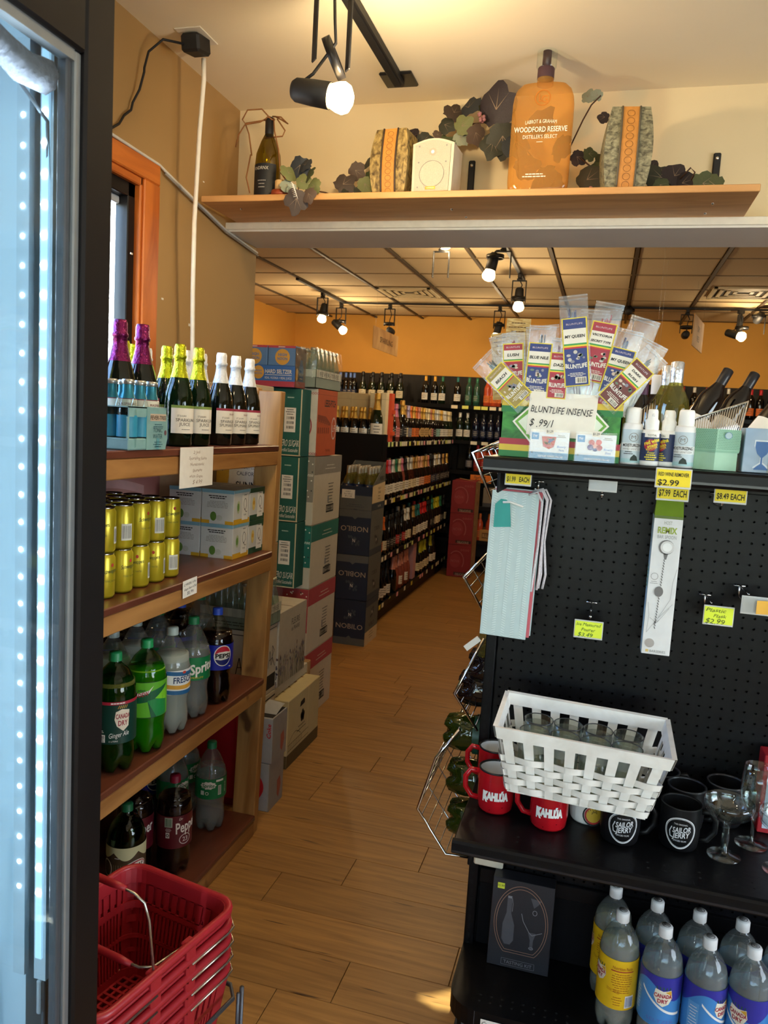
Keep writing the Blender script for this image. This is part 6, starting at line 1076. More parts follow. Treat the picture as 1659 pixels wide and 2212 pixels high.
def l_ton(m):
    mp = cyl(.0449, 0, 0); m.rect(mp, -.139, .139, .07, .19, mat('#e6b818', .45), 36); og = mat('#b06a10', .5); m.text(mp, 'Nutrition Facts', .008, .172, .007, og, .045, bold=.02); m.rect(mp, -.018, .034, .163, .1655, mat('#a82a2a', .5), 8, .0004); m.lines(mp, .008, .157, .05, 9, .0055, og, .002, 4); m.rect(mp, .018, .04, .075, .105, WHITE, 4, .0004); m.bars(mp, .019, .039, .078, .102, mat('#4a6a9a', .5), 10, e=.0007); m.lines(mp, .0, .1, .025, 4, .006, og, .002); m.text(mp, 'TONIC WATER', -.01, .115, .007, og, .03, rot=-.2); crest(m, mp, -.048, .145, 1.0)
soda1('seltzer', WAT, l_sel); soda1('tonic_litre', clear('tonic_water', '#e6ecdc', .05, 1.2, .8, .01, ('#cfd2c6', .3)), l_ton); zb = .2206; A2 = -1.55
for key, x, y, rz, lab in (('tonic_litre', .136, 1.805, A2, 'tonic bottle with yellow label and nutrition panel at the front'), ('tonic_litre', .122, 1.90, A2-.5, 'tonic bottle with yellow label behind the front one'), ('seltzer', .229, 1.782, A2, 'seltzer bottle with blue label, first of the front row'), ('seltzer', .322, 1.775, A2+.75, 'seltzer bottle with blue label, second of the front row'), ('seltzer', .413, 1.775, A2-.7, 'seltzer bottle with blue label, third of the front row'), ('seltzer', .217, 1.878, A2+1, 'seltzer bottle with blue label, first of the second row'), ('seltzer', .311, 1.871, A2+2, 'seltzer bottle with blue label, second of the second row'), ('seltzer', .404, 1.87, A2+1, 'seltzer bottle with blue label, third of the second row'), ('seltzer', .505, 1.78, A2, 'seltzer bottle beyond the right edge of the front row'), ('seltzer', .50, 1.875, A2, 'seltzer bottle beyond the right edge of the second row')):
    spawn(key, 'mixer_bottle', lab, 'bottle', (x, y, zb), rz, 'litre mixer bottles on the base deck')
ptag('white handwritten price card on the base deck edge', -.13, 1.732, .205, .07, .05, [('Canada Dry', .2, 0), ('2 liters', .2, 0), ('$1.99', .2, 0)], PAPER, 0, False)
# ================================================================ red shopping baskets on their rack
RP = mat('#a3222a', .38, 0, (30, .05), 0, .5); WIRE = mat('#bfb9ab', .25, .9); RKM = mat('#5a5c60', .4, .6)
def basket_parts():
    L, W_, H_ = .198, .145, .235; m = MB(); tp = .80
    def P(s, f, z):
        k = tp+(1-tp)*(z+H_)/H_; a, b = L*k, W_*k
        return [Vector((b*(2*f-1), -a, z)), Vector((b, a*(2*f-1), z)), Vector((b*(1-2*f), a, z)), Vector((-b, a*(1-2*f), z))][s]
    def rr(z, r, o=0.0, n=5):
        k = tp+(1-tp)*(z+H_)/H_; a, b = L*k+o, W_*k+o; pts = []
        for cx, cy, a0 in ((b-r, a-r, 0), (-b+r, a-r, PI/2), (-b+r, -a+r, PI), (b-r, -a+r, 1.5*PI)): pts += [Vector((cx+r*math.cos(a0+PI/2*i/n), cy+r*math.sin(a0+PI/2*i/n), z)) for i in range(n+1)]
        return pts
    def band(z0, z1, t=.003, r=.04):
        A, B, C_, D = rr(z0, r), rr(z1, r), rr(z1, r-.001, -t), rr(z0, r-.001, -t); n = len(A)
        m.add(A+B+C_+D, [f for i in range(n) for f in ((i, (i+1) % n, n+(i+1) % n, n+i), (n+i, n+(i+1) % n, 2*n+(i+1) % n, 2*n+i), (2*n+i, 2*n+(i+1) % n, 3*n+(i+1) % n, 3*n+i), (3*n+i, 3*n+(i+1) % n, (i+1) % n, i))], RP, False)
    band(-.03, 0); band(-.085, -.07); band(-.15, -.142); band(-.235, -.215)
    def rib(s, f, z0, z1, w_):
        a, b = P(s, f-w_, z0), P(s, f+w_, z0); c, d = P(s, f+w_, z1), P(s, f-w_, z1); inn = {0: Vector((0, .003, 0)), 1: Vector((-.003, 0, 0)), 2: Vector((0, -.003, 0)), 3: Vector((.003, 0, 0))}[s]
        v = [a, b, c, d]+[q+inn for q in (a, b, c, d)]; m.add(v, [(0, 1, 2, 3), (7, 6, 5, 4), (0, 3, 7, 4), (1, 5, 6, 2)], RP)
    for s, n in ((0, 9), (1, 14), (2, 9), (3, 14)):
        for k in range(n+1): rib(s, .12+.76*k/n, -.072, -.028, .22/n)
        for k in range(2*n+1): rib(s, .12+.76*k/(2*n), -.144, -.083, .17/n/1.6); rib(s, .12+.76*k/(2*n), -.217, -.148, .17/n/1.6)
        for f in (.045, .955): rib(s, f, -.23, -.005, .045)
    b, a = W_*tp-.006, L*tp-.006
    for k in range(13): x = -b+2*b*k/12; m.box(x-.003, x+.003, -a, a, -.235, -.231, RP)
    for k in range(17): y = -a+2*a*k/16; m.box(-b, b, y-.003, y+.003, -.234, -.230, RP)
    rim = MB(); rim.tube(rr(-.002, .045, .006), .0085, RP, 10, True); rim.tube(rr(-.024, .045, .003), .004, RP, 6, True)
    for s in (-1, 1):
        for y in (-.05, .05): rim.box(s*W_-.010, s*W_+.012, y-.014, y+.014, -.05, .006, RP, .004)
    return m.mesh('basket_body'), rim.mesh('rim'), W_
BB, BR, BWd = basket_parts()
yaw = -.19; bx, by, bz = -.872, 1.303, .535
for i in range(5):
    lab = ('topmost red plastic shopping basket, its wire handles up', 'red shopping basket second from the top of the stack', 'red shopping basket third from the top of the stack', 'red shopping basket fourth from the top of the stack', 'lowest red shopping basket resting on the wire rack')[i]
    t = thing('shopping_basket', lab, 'basket', (bx, by, bz-.034*i), yaw, 'stacked red shopping baskets')
    put('basket_body', BB, t); put('rim', BR, t)
    for s in (-1, 1):
        y0 = s*.05; m = MB()
        if i == 0 and s < 0: pts = [(BWd+.002, y0, -.005), (BWd-.004, y0-.01, .11), (BWd-.012, y0-.015, .145), (BWd-.035, y0-.018, .158), (.06, y0-.02, .162), (-.06, y0-.02, .162), (-BWd+.035, y0-.018, .158), (-BWd+.012, y0-.015, .145), (-BWd-.002, y0, -.005)]
        elif i == 0: pts = [(BWd+.002, y0, .0), (BWd-.006, y0-.06, .0), (BWd-.01, y0-.09, .0), (BWd-.035, y0-.10, -.004), (.06, y0-.10, -.006), (-.06, y0-.10, -.006), (-BWd+.035, y0-.10, -.004), (-BWd+.01, y0-.09, 0), (-BWd-.002, y0, 0)]
        else: pts = [(BWd+.012, y0, -.01), (BWd+.012, y0+s*.115, -.012), (BWd+.008, y0+s*.14, -.012), (BWd-.02, y0+s*.165, -.012), (-BWd+.02, y0+s*.165, -.012), (-BWd-.008, y0+s*.14, -.012), (-BWd-.012, y0, -.01)]
        m.tube(pts, .0026, WIRE, 8); h = m.build('wire_handle', t)
        if i == 0: q = MB(); c = [Vector(p) for p in (pts[4], pts[5])]; d_ = (c[0]-c[1])*.25; q.tube([c[0]+d_, c[0], c[1], c[1]-d_], [.005, .0075, .0075, .005], RP, 10); q.build('grip', h)
t = thing('basket_rack', 'grey wire rack holding the red shopping baskets', 'rack', (bx, by, 0), yaw); m = MB()
def rct(a, b, z, r=.03): return [(b, -a+r, z), (b, a-r, z), (b-r, a, z), (-b+r, a, z), (-b, a-r, z), (-b, -a+r, z), (-b+r, -a, z), (b-r, -a, z)]
m.tube(rct(.212, .165, .33), .005, RKM, 8, True); m.tube(rct(.2, .15, .155), .004, RKM, 8, True); m.tube(rct(.21, .17, .012), .005, RKM, 8, True)
for sx in (-1, 1):
    for sy in (-1, 1): m.tube([(sx*.16, sy*.22, .33), (sx*.16, sy*.22, .01)], .005, RKM, 8)
for k in range(7): m.tube([(-.15+.05*k, -.2, .155), (-.15+.05*k, .2, .155)], .003, RKM, 6)
m.tube([(.165, -.2, .33), (.158, -.21, .2), (.15, -.2, .155)], .004, RKM, 6); m.tube([(.165, .2, .33), (.158, .21, .2), (.15, .2, .155)], .004, RKM, 6); m.build('rack_frame', t)

# ================================================================ stacks of cartons by the left wall
def case(label, x0, x1, y0, y1, z0, z1, body, draw=None, name='carton', cat='box', group=None, seam=True, side=None, flap=None):
    """a cardboard case; draw(m, front, right, w, d, h) prints on the camera side (-Y) and aisle side (+X)"""
    cx, cy = (x0+x1)/2, (y0+y1)/2; w_, d_, h_ = x1-x0, y1-y0, z1-z0; t = thing(name, label, cat, (cx, cy, z0), 0, group)
    m = MB(); m.box(-w_/2, w_/2, -d_/2, d_/2, 0, h_, body, .003); m.build('case_body', t)
    if seam: m = MB(); m.box(-w_/2+.004, w_/2-.004, -.002, .002, h_-.001, h_+.0006, mat('#6a5238', .9)); m.build('flap_seam', t)
    if draw:
        m = MB(); f = plane((0, -d_/2, 0), (1, 0, 0), (0, 0, 1)); r = plane((w_/2, 0, 0), (0, 1, 0), (0, 0, 1)); draw(m, f, r, w_/2, d_/2, h_); m.build('printing', t)
    return t
TEALB = mat('#1f5f54', .7, 0, (30, .05)); CREAMB = mat('#cbb894', .75, 0, (30, .04)); WHB = mat('#cfc4ae', .75, 0, (30, .03)); EDGE = mat('#d9c9a4', .7)
def pr_zero(m, f, r, a, d, h):
    for u0, u1, v0, v1 in ((a-.008, a-.002, .003, h-.003), (-a+.002, -a+.008, .003, h-.003), (-a, a, .003, .008)): m.rect(f, u0, u1, v0, v1, EDGE)
    k = a-.062; m.rect(f, k-.030, k+.030, h*.36, h*.72, PAPER, 1, .0004); m.lines(f, k, h*.69, .05, 3, .011, INK, .004); [m.bars(f, k-.018, k+.022, h*(.41+.07*i), h*(.45+.07*i), INK, 10, i, .0007) for i in range(3)]
    m.text(f, 'ZERO SUGAR', k, h*.20, .032, PAPER, .103, shear=.15, wob=.06); m.text(f, 'Certified Sustainable', k, h*.095, .018, PAPER, .095, shear=.3); m.lines(f, k, h*.87, .05, 1, .01, mat('#b9d0c4', .7), .005)
for i, (z0, z1, lab) in enumerate(((.742, 1.075, 'bottom'), (1.077, 1.402, 'middle'), (1.404, 1.735, 'top'))): case('teal zero sugar wine case, %s one of three stacked' % lab, -1.74, -1.433, 3.60, 3.715, z0, z1, TEALB, pr_zero, group='teal zero sugar cases')
RDL = mat('#a8323a', .7)
def pr_leese(m, f, r, a, d, h):
    m.rect(r, -d, d, 0, h, mat('#c04f22', .7, 0, (20, .06)), 1, .0002); m.text(r, 'LEESE-FITCH', .04, h*.8, .034, INK, .17, bold=.02); br = mat('#8a3414', .7); m.poly(r, [(-d+.01, h*.62), (-.02, h*.60), (.05, h*.5), (.05, h*.46), (-d+.01, h*.52)], br, .0006)
    for k in range(6): m.rect(r, -d+.015+.03*k, -d+.03+.03*k, h*.34, h*.43, br, 1, .0006); m.rect(r, -d+.015+.028*k, -d+.025+.028*k, h*.49-.003*k, h*.55-.003*k, mat('#a84a24', .7), 1, .0008)
    m.ring(r, .105, h*.42, .035, .058, .003, PAPER, .0008); m.ring(r, .105, h*.42, .030, .052, .0018, PAPER, .0008); m.text(r, 'L·F', .105, h*.42, .035, PAPER, .04, e=.001); m.text(r, 'FINE WINE', .03, h*.08, .014, br, .07)
    m.rect(r, -d, d, h*.92, h*.925, br, 1, .0006); m.ring(f, .06, h*.44, .07, .08, .006, RDL, .0006); m.ring(f, .06, h*.44, .058, .067, .002, RDL, .0006); m.text(f, 'ENCORE', .09, h*.42, .016, GREYP, .05, rot=-1.2)
    for k in range(24):
        for v in (h*.93, h*.035): m.ring(f, -a+.012+.013*k, v, .006, .006, .002, RDL, .0005, 10)
case('orange and white wine case with a building drawing, on top of the tall stack', -1.71, -1.40, 3.72, 4.015, 1.407, 1.745, mat('#d3c8b4', .75), pr_leese)
def pr_dot(cm, teal):
    def f_(m, f, r, a, d, h):
        m.rect(r, -d, d, h*.74, h, cm); m.rect(f, -a, a, h*(.34 if teal else .36), h, cm); R_ = random.Random(5)
        for k in range(26): m.disc(f, a-R_.uniform(.01, .12), h*R_.uniform(.38, .97), .004, .004, PAPER if k % 4 else DKGREY, .0005, 8)
        m.text(f, 'cense', a-.03, h*.74, .018, PAPER, .05, shear=.2)
        m.lines(r, .03, h*.865, .17, 2, .018, mat('#d8d0c0', .7), .004); m.lines(r, .05, h*.58, .09, 9, .017, INK, .0042, 6); m.rect(r, .005, .025, h*.30, h*.40, GREYP, 1, .0005); m.rect(r, -.01, .105, h*.14, h*.16, INK); m.rect(r, -.01, .105, h*.24, h*.26, INK); m.rect(r, -.01, -.004, h*.14, h*.26, INK); m.rect(r, .099, .105, h*.14, h*.26, INK); m.bars(r, .002, .095, h*.16, h*.24, INK, 14)
    return f_
GRYB = mat('#8f877a', .7); TLB = mat('#1f6f62', .65); PKB = mat('#b0434a', .7)
def pr_pink(m, f, r, a, d, h):
    pr_dot(PKB, True)(m, f, r, a, d, h)
for z0, z1, cm, lab in ((0, .368, PKB, 'white wine case with pink top band, standing on the floor'), (.370, .718, PKB, 'white wine case with pink top band, second from the floor'), (.720, 1.050, TLB, 'white wine case with teal top band and pale dots'), (1.052, 1.403, GRYB, 'white wine case with grey top band under the orange case')): case(lab, -1.71, -1.40, 3.72, 4.14, z0, z1, WHB, pr_dot(cm, True), group='dotted white wine cases')
def pr_fleur(m, f, r, a, d, h):
    g_ = mat('#b5a994', .75); m.rect(r, -d, d, 0, h, g_, 1, .0002); m.text(r, 'FLEURS', .03, h*.80, .03, INK, .10); m.text(r, 'de PRAIRIE', .03, h*.70, .02, INK, .10); R_ = random.Random(8)
    for k in range(70):
        u = R_.uniform(-d+.01, d-.01); v1 = h*R_.uniform(.12, .42)*(1 if R_.random() < .8 else 1.15); c = R_.choice(['#5a5a40', '#7a6a50', '#4a5a4a', '#8a7a5a']); m.line(r, [(u, .004), (u+R_.uniform(-.01, .01), v1*.6), (u+R_.uniform(-.015, .015), v1)], .0025, mat(c, .8)); m.disc(r, u+R_.uniform(-.012, .012), v1, R_.uniform(.003, .007), R_.uniform(.005, .014), mat(R_.choice(['#5a5060', '#8a7470', '#5a5a70', '#a09490', '#7a6454']), .8), .0006, 8)
    for k in range(60): m.disc(f, a-R_.uniform(.003, .06), h*R_.uniform(.02, .4)**1.0, R_.uniform(.003, .009), R_.uniform(.003, .009), mat(R_.choice(['#4a4450', '#7a6c6c', '#3a3a42', '#a0908c', '#6a5450']), .8), .0005+.0001*(k % 5), 7)
    for k in range(14): u = a-R_.uniform(.003, .05); m.line(f, [(u, 0), (u-.01, h*R_.uniform(.2, .6))], .003, mat('#6a6458', .8))
case('wine case printed with meadow flowers', -1.62, -1.33, 3.185, 3.515, .376, .72, mat('#c9c0ae', .75), pr_fleur); m = MB(); mp = plane((-1.475, 3.35, .7206), (1, 0, 0), (0, 1, 0)); 
case('plain cardboard case hidden under the flower-printed case', -1.63, -1.345, 3.615, 3.655, 0, .375, KRAFT); case('plain white case under the flower-printed case', -1.64, -1.345, 3.185, 3.605, .322, .375, WHB)
def pr_cream(m, f, r, a, d, h):
    dk = mat('#5a4a2a', .7); m.rect(r, -d, d, 0, h*.19, dk); m.rect(f, -a, a, 0, h*.19, dk); m.poly(r, [(-.06, h*.77), (-.052, h*.845), (-.01, h*.865), (.0, h*.84), (.0, h*.785)], mat('#1a1208', .9), .0006); lk = mat('#4a3f2a', .7)
    for a0, b0 in ((-.022, .6), (-.008, .62), (-.036, .62), (-.022, .66), (-.03, .57), (-.012, .57)): m.disc(r, a0, h*b0, .012, .016, INK, .0005, 10)
    m.lines(r, -.03, h*.48, .12, 2, .018, lk, .004); P = [(-d+.02+.012*k, h*(.36+.1*math.sin(PI*k/12))) for k in range(13)]; m.line(r, P, .0025, lk)
    for k in range(9): m.line(r, [(-d+.02+.02*k, h*.24), (-d+.02+.02*k, h*.33)], .0025, lk)
    m.line(r, [(-d+.01, h*.24), (d-.14, h*.24)], .0025, lk); m.line(r, [(-d+.01, h*.33), (d-.14, h*.33)], .0025, lk); m.rect(r, .045, .048, h*.2, h*.98, mat('#e0d2a0', .7), 1, .0004)
t = case('cream wine case with hand hole and torn flap on the floor', -1.60, -1.27, 3.19, 3.595, 0, .32, mat('#c9b98a', .75, 0, (20, .04)), pr_cream, seam=False)
m = MB(); mp = plane((-.03, 0, .3203), (1, 0, 0), (0, 1, 0)); R_ = random.Random(3); P = [(-.1, -.19)]+[(.10+.03*math.sin(k*1.9)+.02*R_.uniform(-1, 1), -.19+.38*k/16) for k in range(17)]+[(-.1, .19)]; m.poly(mp, P, mat('#8a6438', .9), .0002); m.box(-.06, .01, -.1, .19, .321, .3235, mat('#a87f4c', .9), .0008, Matrix.Rotation(-.05, 4, 'Y')); m.build('torn_flap', t)
SILB = mat('#a9a9a6', .4, .1, (60, .05)); CKR = mat('#b81c24', .45)
def pr_coke(m, f, r, a, d, h):
    if h < .195: m.text(f, 'Coke', a-.016, h*.72, .018, CKR, .06, rot=PI/2, shear=.2, bold=.02)
    m.rect(r, -d, d, 0, h, mat('#979794', .4, .1, (40, .06)), 1, .0002); m.poly(r, [(.01, h*.5), (.04, h*.56), (.05, h*.35), (.03, h*.1), (.012, h*.2)], mat('#a85a4a', .5), .0006)
    if h > .195: m.poly(f, [(-a, 0)]+[(-a+.068*math.sin(PI*k/14), h*(.02+.95*k/14)) for k in range(1, 14)]+[(-a, h*.98)], CKR, .0006)
case('silver diet cola carton on the floor with a red curve', -1.275, -1.185, 2.80, 2.945, 0, .202, SILB, pr_coke, seam=False); t = case('opened silver diet cola carton on top of the other one', -1.268, -1.178, 2.80, 2.945, .204, .395, SILB, pr_coke, seam=False)
m = MB(); m.box(-.04, .04, -.065, .068, .1905, .1915, mat('#1a1412', .9)); m.grid(lambda a, b: Vector((-.03+.07*a, -.03+.09*b, .193+.025*math.sin(b*1.6)*(1-.3*a))), 3, 5, SILB); m.build('torn_flap', t)
def pr_red(m, f, r, a, d, h): m.rect(f, -a, a, .0, .03, mat('#8a141c', .5))
case('red cola carton behind the lone lemon-lime bottle', -1.52, -1.335, 2.80, 2.94, 0, .40, CKR, pr_red, seam=False)
def pr_ap(m, f, r, a, d, h):
    for q, w_ in ((f, a), (r, d)): m.rect(q, .0, w_-.01, .02, h*.27, INK); m.line(q, [(w_-.09, h*.38), (w_-.075, h*.62), (w_-.06, h*.4), (w_-.05, h*.45), (w_-.05, h*.68), (w_-.03, h*.6), (w_-.05, h*.52), (w_-.02, h*.36)], .0035, INK); m.line(q, [(w_-.085, h*.48), (w_-.05, h*.5)], .003, INK); m.rect(q, -w_+.01, w_-.01, h*.93, h*.94, INK); m.text(q, 'AP', 0, h*.85, .02, INK, .03)
def pr_low(m, f, r, a, d, h): [m.rect(q, -w_, w_, h*.93, h*.945, INK) for q, w_ in ((f, a), (r, d))]; m.text(r, 'Collins', -.03, h*.8, .025, INK, .1, shear=.3); m.text(f, 'Collins', .05, h*.8, .025, INK, .1, shear=.3)
case('white wine case with black script on the floor behind the shelf post', -1.60, -1.335, 2.955, 3.178, 0, .375, WHB, pr_low); case('white wine case with black squiggle monogram', -1.60, -1.335, 2.955, 3.178, .377, .69, WHB, pr_ap)
GGB = mat('#7f8f80', .6, 0, (20, .06))
def pack(label, x0, x1, y0, y1, z, nx, ny, tray, group, sx=1.0, blab='clear tonic bottle', fm=True):
    cx, cy = (x0+x1)/2, (y0+y1)/2; a, d = (x1-x0)/2, (y1-y0)/2; t = thing('bottle_pack', label, 'pack', (cx, cy, z)); m = MB()
    for b in ((-a, a, -d, -d+.003), (-a, a, d-.003, d), (-a, -a+.003, -d, d), (a-.003, a, -d, d)): m.box(*b, 0, .052, tray)
    m.box(-a, a, -d, d, 0, .003, tray); m.build('tray', t); m = MB(); f = plane((0, -d, 0), (1, 0, 0), (0, 0, 1)); r = plane((a, 0, 0), (0, 1, 0), (0, 0, 1)); m.text(r, 'FEVER-TREE', 0, .072, .02, mat('#6a6a5a', .7), d*1.5, e=.003); m.lines(f, 0, .03, a*1.4, 2, .012, mat('#3f4a40', .7), .004); m.rect(r, -d, d, .054, .092, mat('#d3cdb4', .6, 0, (20, .05)), 1, .002); m.rect(f, -a, a, .054, .09, mat('#b9c0ac', .6), 1, .002); m.build('band', t)
    if fm: m = MB(); m.grid(lambda u, v: Vector((a+.004-.03*max(0, v-.6)+.003*math.sin(u*40), -d+2*d*u, .05+.15*v)), 24, 5, FILM); m.grid(lambda u, v: Vector((-a+2*a*u, -d-.003+.03*max(0, v-.6)+.003*math.sin(u*40), .05+.15*v)), 18, 5, FILM); m.build('shrink_wrap', t)
    for j in range(ny):
        for i in range(nx):
            if i < nx-2 and j > 1: continue
            spawn('clear_bottle', 'tonic_bottle', '%s, %s from the near side, %s row from the aisle' % (blab, ORD[j+1], ORD[nx-i]), 'bottle', (x0+(i+.5)*(x1-x0)/nx, y0+(j+.5)*(y1-y0)/ny, z+.004), 0, group)
PG = clear('pale_green_glass', '#dfeee0', .04, 1.5, 1.2, .03, ('#a9bfae', .18)); m = MB(); m.lathe([(0, 0), (.026, 0), (.028, .006), (.028, .095), (.022, .125), (.0135, .155), (.0125, .18), (.0138, .182), (.0138, .19), (0, .191)], PG, 16); c_ = MB(); c_.lathe([(.0142, .182), (.0158, .186), (.0158, .192), (.0125, .196), (0, .1965)], mat('#b9b39a', .3, .7), 14); proto('clear_bottle', ('glass', m), ('cap', c_))
pack('shrink-wrapped tray of clear tonic bottles on top of the orange case', -1.71, -1.405, 3.69, 4.07, 1.7475, 5, 6, mat('#8a9484', .6, 0, (20, .05)), 'tonic bottles in the shrink-wrapped tray'); pack('greenish tray of clear bottles behind the shelf post', -1.60, -1.325, 2.955, 3.178, .6915, 5, 4, GGB, 'bottles in the tray behind the post', blab='clear bottle behind the post')
def pr_sunny(m, f, r, a, d, h):
    m.poly(f, [(-a, h*.98), (-.03, h*.98), (-.05, h*.7), (-a, h*.3)], mat('#d8a93a', .6), .0004); m.poly(f, [(-a, h*.3), (-.05, h*.7), (-.04, h*.2), (-a, 0)], mat('#d9a49a', .6), .0005); m.poly(f, [(-.11, h*.9), (-.06, h*.95), (-.075, h*.82)], mat('#2f5a3a', .6), .0006); m.rect(f, -.045, a-.01, .0, h*.99, mat('#e3dac4', .7), 1, .0006); m.text(f, 'MONTEREY COUNTY', .045, h*.88, .013, INK, .12, e=.001); m.text(f, 'CALIFORNIA', .045, h*.81, .016, INK, .11, e=.001); m.text(f, 'SUNNY', .045, h*.68, .03, INK, .115, bold=.015, e=.001)
    for k in range(4): m.disc(f, a-.012, h*(.9-.03*k), .006, .006, mat('#c85a5a', .6), .001, 8)
case('bright case with yellow and pink shapes and black lettering behind the mixer boxes', -1.55, -1.345, 2.965, 3.165, 1.05, 1.425, CREAMB, pr_sunny); case('plain cream case topped with yellow behind the shelf post', -1.60, -1.395, 2.965, 3.165, 1.427, 1.722, CREAMB, lambda m, f, r, a, d, h: m.rect(plane((0, 0, h), (1, 0, 0), (0, 1, 0)), -a+.02, a-.02, -d+.01, d-.02, mat('#d8b04a', .6), 1, .0005)); case('plain kraft case under the bright yellow and pink case', -1.55, -1.345, 2.965, 3.165, .892, 1.048, KRAFT)
# hard seltzer cases shrink-wrapped on the zero sugar stack
t = thing('seltzer_case', 'blue and pink shrink-wrapped hard seltzer case on top of the zero sugar boxes', 'case', (-1.68, 3.618, 1.7395)); SBL = mat('#5f86b8', .55, 0, (20, .05)); SB2 = mat('#3f74c0', .5); SPK = mat('#c0485a', .55); SOR = mat('#e0a84a', .55); a, d = .22, .068
m = MB(); m.box(-a, a, -d, d, 0, .10, SB2, .002); m.build('tray', t); 
for k in range(3):
    x0 = -a+2*a*k/3; q = MB(); q.box(x0+.002, x0+2*a/3-.002, -d+.003, d-.003, .1005, .196, SBL, .002); c = q.build('inner_carton', t); q = MB(); f = plane((x0+a/3, -d+.003, .1), (1, 0, 0), (0, 0, 1)); q.rect(f, -a/3+.002, a/3-.002, .085, .096, SPK); q.lines(f, 0, .09, .05, 1, .01, WHITE, .004); q.disc(f, .005, .042, .038, .038, SOR, .0005, 28); q.text(f, 'HIGH', .005, .053, .013, SBL, .045, bold=.03, e=.0009); q.text(f, 'NOON', .005, .034, .013, SBL, .052, bold=.03, e=.0009); q.build('printing', c)
m = MB(); f = plane((0, -d, 0), (1, 0, 0), (0, 0, 1)); r = plane((a, 0, 0), (0, 1, 0), (0, 0, 1)); m.rect(f, -a, a, 0, .026, SPK); m.rect(f, -a, -.01, .026, .1, mat('#4f7ab8', .5)); m.disc(f, .03, .066, .03, .032, SOR, .0005, 24); m.text(f, 'HIGH', .03, .074, .009, SBL, .035, bold=.02, e=.0008); m.text(f, 'NOON', .03, .06, .009, SBL, .038, bold=.02, e=.0008); m.text(f, 'HARD SELTZER', .135, .072, .019, WHITE, .14, bold=.02, e=.0006); m.rect(f, .065, .205, .054, .0565, WHITE, 1, .0006); m.text(f, 'REAL VODKA + REAL JUICE', .135, .041, .011, WHITE, .14, e=.0006); m.rect(f, -.19, -.185, .04, .085, WHITE, 1, .0006); m.rect(f, -.12, -.112, .04, .085, WHITE, 1, .0006)
dk = mat('#4a4238', .5); m.rect(r, -d, d, .0, .03, mat('#a8482a', .6)); m.rect(r, -d, d, .03, .19, mat('#6a4a2e', .55, 0, (8, .1)), 1, -.0002+.0006); m.rect(r, -d+.01, d-.03, .03, .10, dk, 1, .0006); m.poly(r, [(-.02, .03), (-.018, .1), (-.01, .115), (-.008, .135), (.02, .135), (.024, .115), (.034, .1), (.036, .03)], mat('#2f4a6a', .5), .0008); m.disc(r, -.045, .062, .014, .03, SOR, .001, 20); m.text(r, 'HARD SELTZER', .008, .065, .012, mat('#c9b48a', .6), .05, e=.0012); m.lines(r, .008, .045, .05, 1, .01, mat('#c9b48a', .6), .005, e=.0012); m.build('printing', t)
m = MB(); m.grid(lambda u, v: Vector((a+.004+.004*math.sin(v*19+u*7), -d+2*d*u, .003+.195*v)), 14, 10, FILM); m.grid(lambda u, v: Vector((-a+2*a*u, -d-.0025, .003+.195*v)), 2, 2, clear('clear_film_flat', '#fbfbfc', .1, 1.3, .7, .01)); m.build('shrink_wrap', t)

# ================================================================ stack of blue wine cases with cut display case
NV = mat('#16233a', .7, 0, (20, .06)); NG = mat('#5a5c58', .7, 0, (20, .05)); NTX = mat('#b9a48a', .7); NCR = mat('#3f444c', .7)
def pr_nob(inv):
    def f_(m, f, r, a, d, h):
        m.rect(r, -d, d, 0, h, NG, 1, .0002); s = -1 if inv else 1; c = h/2
        V = lambda v: c+s*(v-c)
        for k in (1,): m.rect(f, -a, a, min(V(0), V(h*.16)), max(V(0), V(h*.16)), NG); m.poly(f, [(-.02*s, V(h*.16)), (.02*s, V(h*.16)), (0, V(h*.21))] if True else [], NG, .0003)
        m.text(f, 'NOBILO', -.0, V(h*.42), .036, NTX, .2, rot=0 if not inv else PI, bold=.0)
        for q, u0 in ((f, 0), (r, 0)):
            cc = NCR if q is f else mat('#2a2c30', .7); R_ = random.Random(2)
            for k in range(16): m.disc(q, u0+R_.uniform(-.04, .04), V(h*(.68+R_.uniform(-.09, .09))), .008, .01, cc, .0004+.00005*k, 7)
            m.text(q, 'N', u0, V(h*.68), .024, PAPER, .018, rot=0 if not inv else PI, e=.0016)
        m.text(r, 'NOBILO', 0, V(h*.42), .03, INK, .13, rot=0 if not inv else PI); m.rect(r, -d, d, min(V(h*.86), V(h)), max(V(h*.86), V(h)), mat('#2f3a46', .7), 1, .0004)
        if not inv: m.rect(r, -d, d, 0, h*.3, CREAMB, 1, .0004); m.lines(r, 0, h*.24, .12, 3, .02, INK, .005)
    return f_
for z0, z1, inv, lab in ((0, .328, False, 'navy wine case on the floor, lettering upright'), (.330, .652, True, 'navy wine case second from the floor, lettering upside down'), (.654, .975, True, 'navy wine case third from the floor, lettering upside down')): case(lab, -1.76, -1.525, 5.215, 5.53, z0, z1, NV, pr_nob(inv), group='navy wine cases')
t = thing('display_case', 'grey and navy cut-open wine case full of bottles on the navy stack', 'case', (-1.6425, 5.3725, .977)); a, d = .1175, .1575; m = MB(); m.box(-a, a, -d, -d+.004, 0, .165, NV); m.box(-a, a, d-.004, d, 0, .33, NG); m.box(-a, a, -d, d, 0, .004, NG)
for s in (-1, 1):
    P = [(-d, 0), (d, 0), (d, .33), (d-.02, .33), (-d, .165)]; v = [(s*a, y, z) for y, z in P]+[(s*(a-.004), y, z) for y, z in P]; fs = [(0, 1, 2, 3, 4), (9, 8, 7, 6, 5)]+[(i, i+5, (i+1) % 5+5, (i+1) % 5) for i in range(5)]; m.add(v, fs, NG)
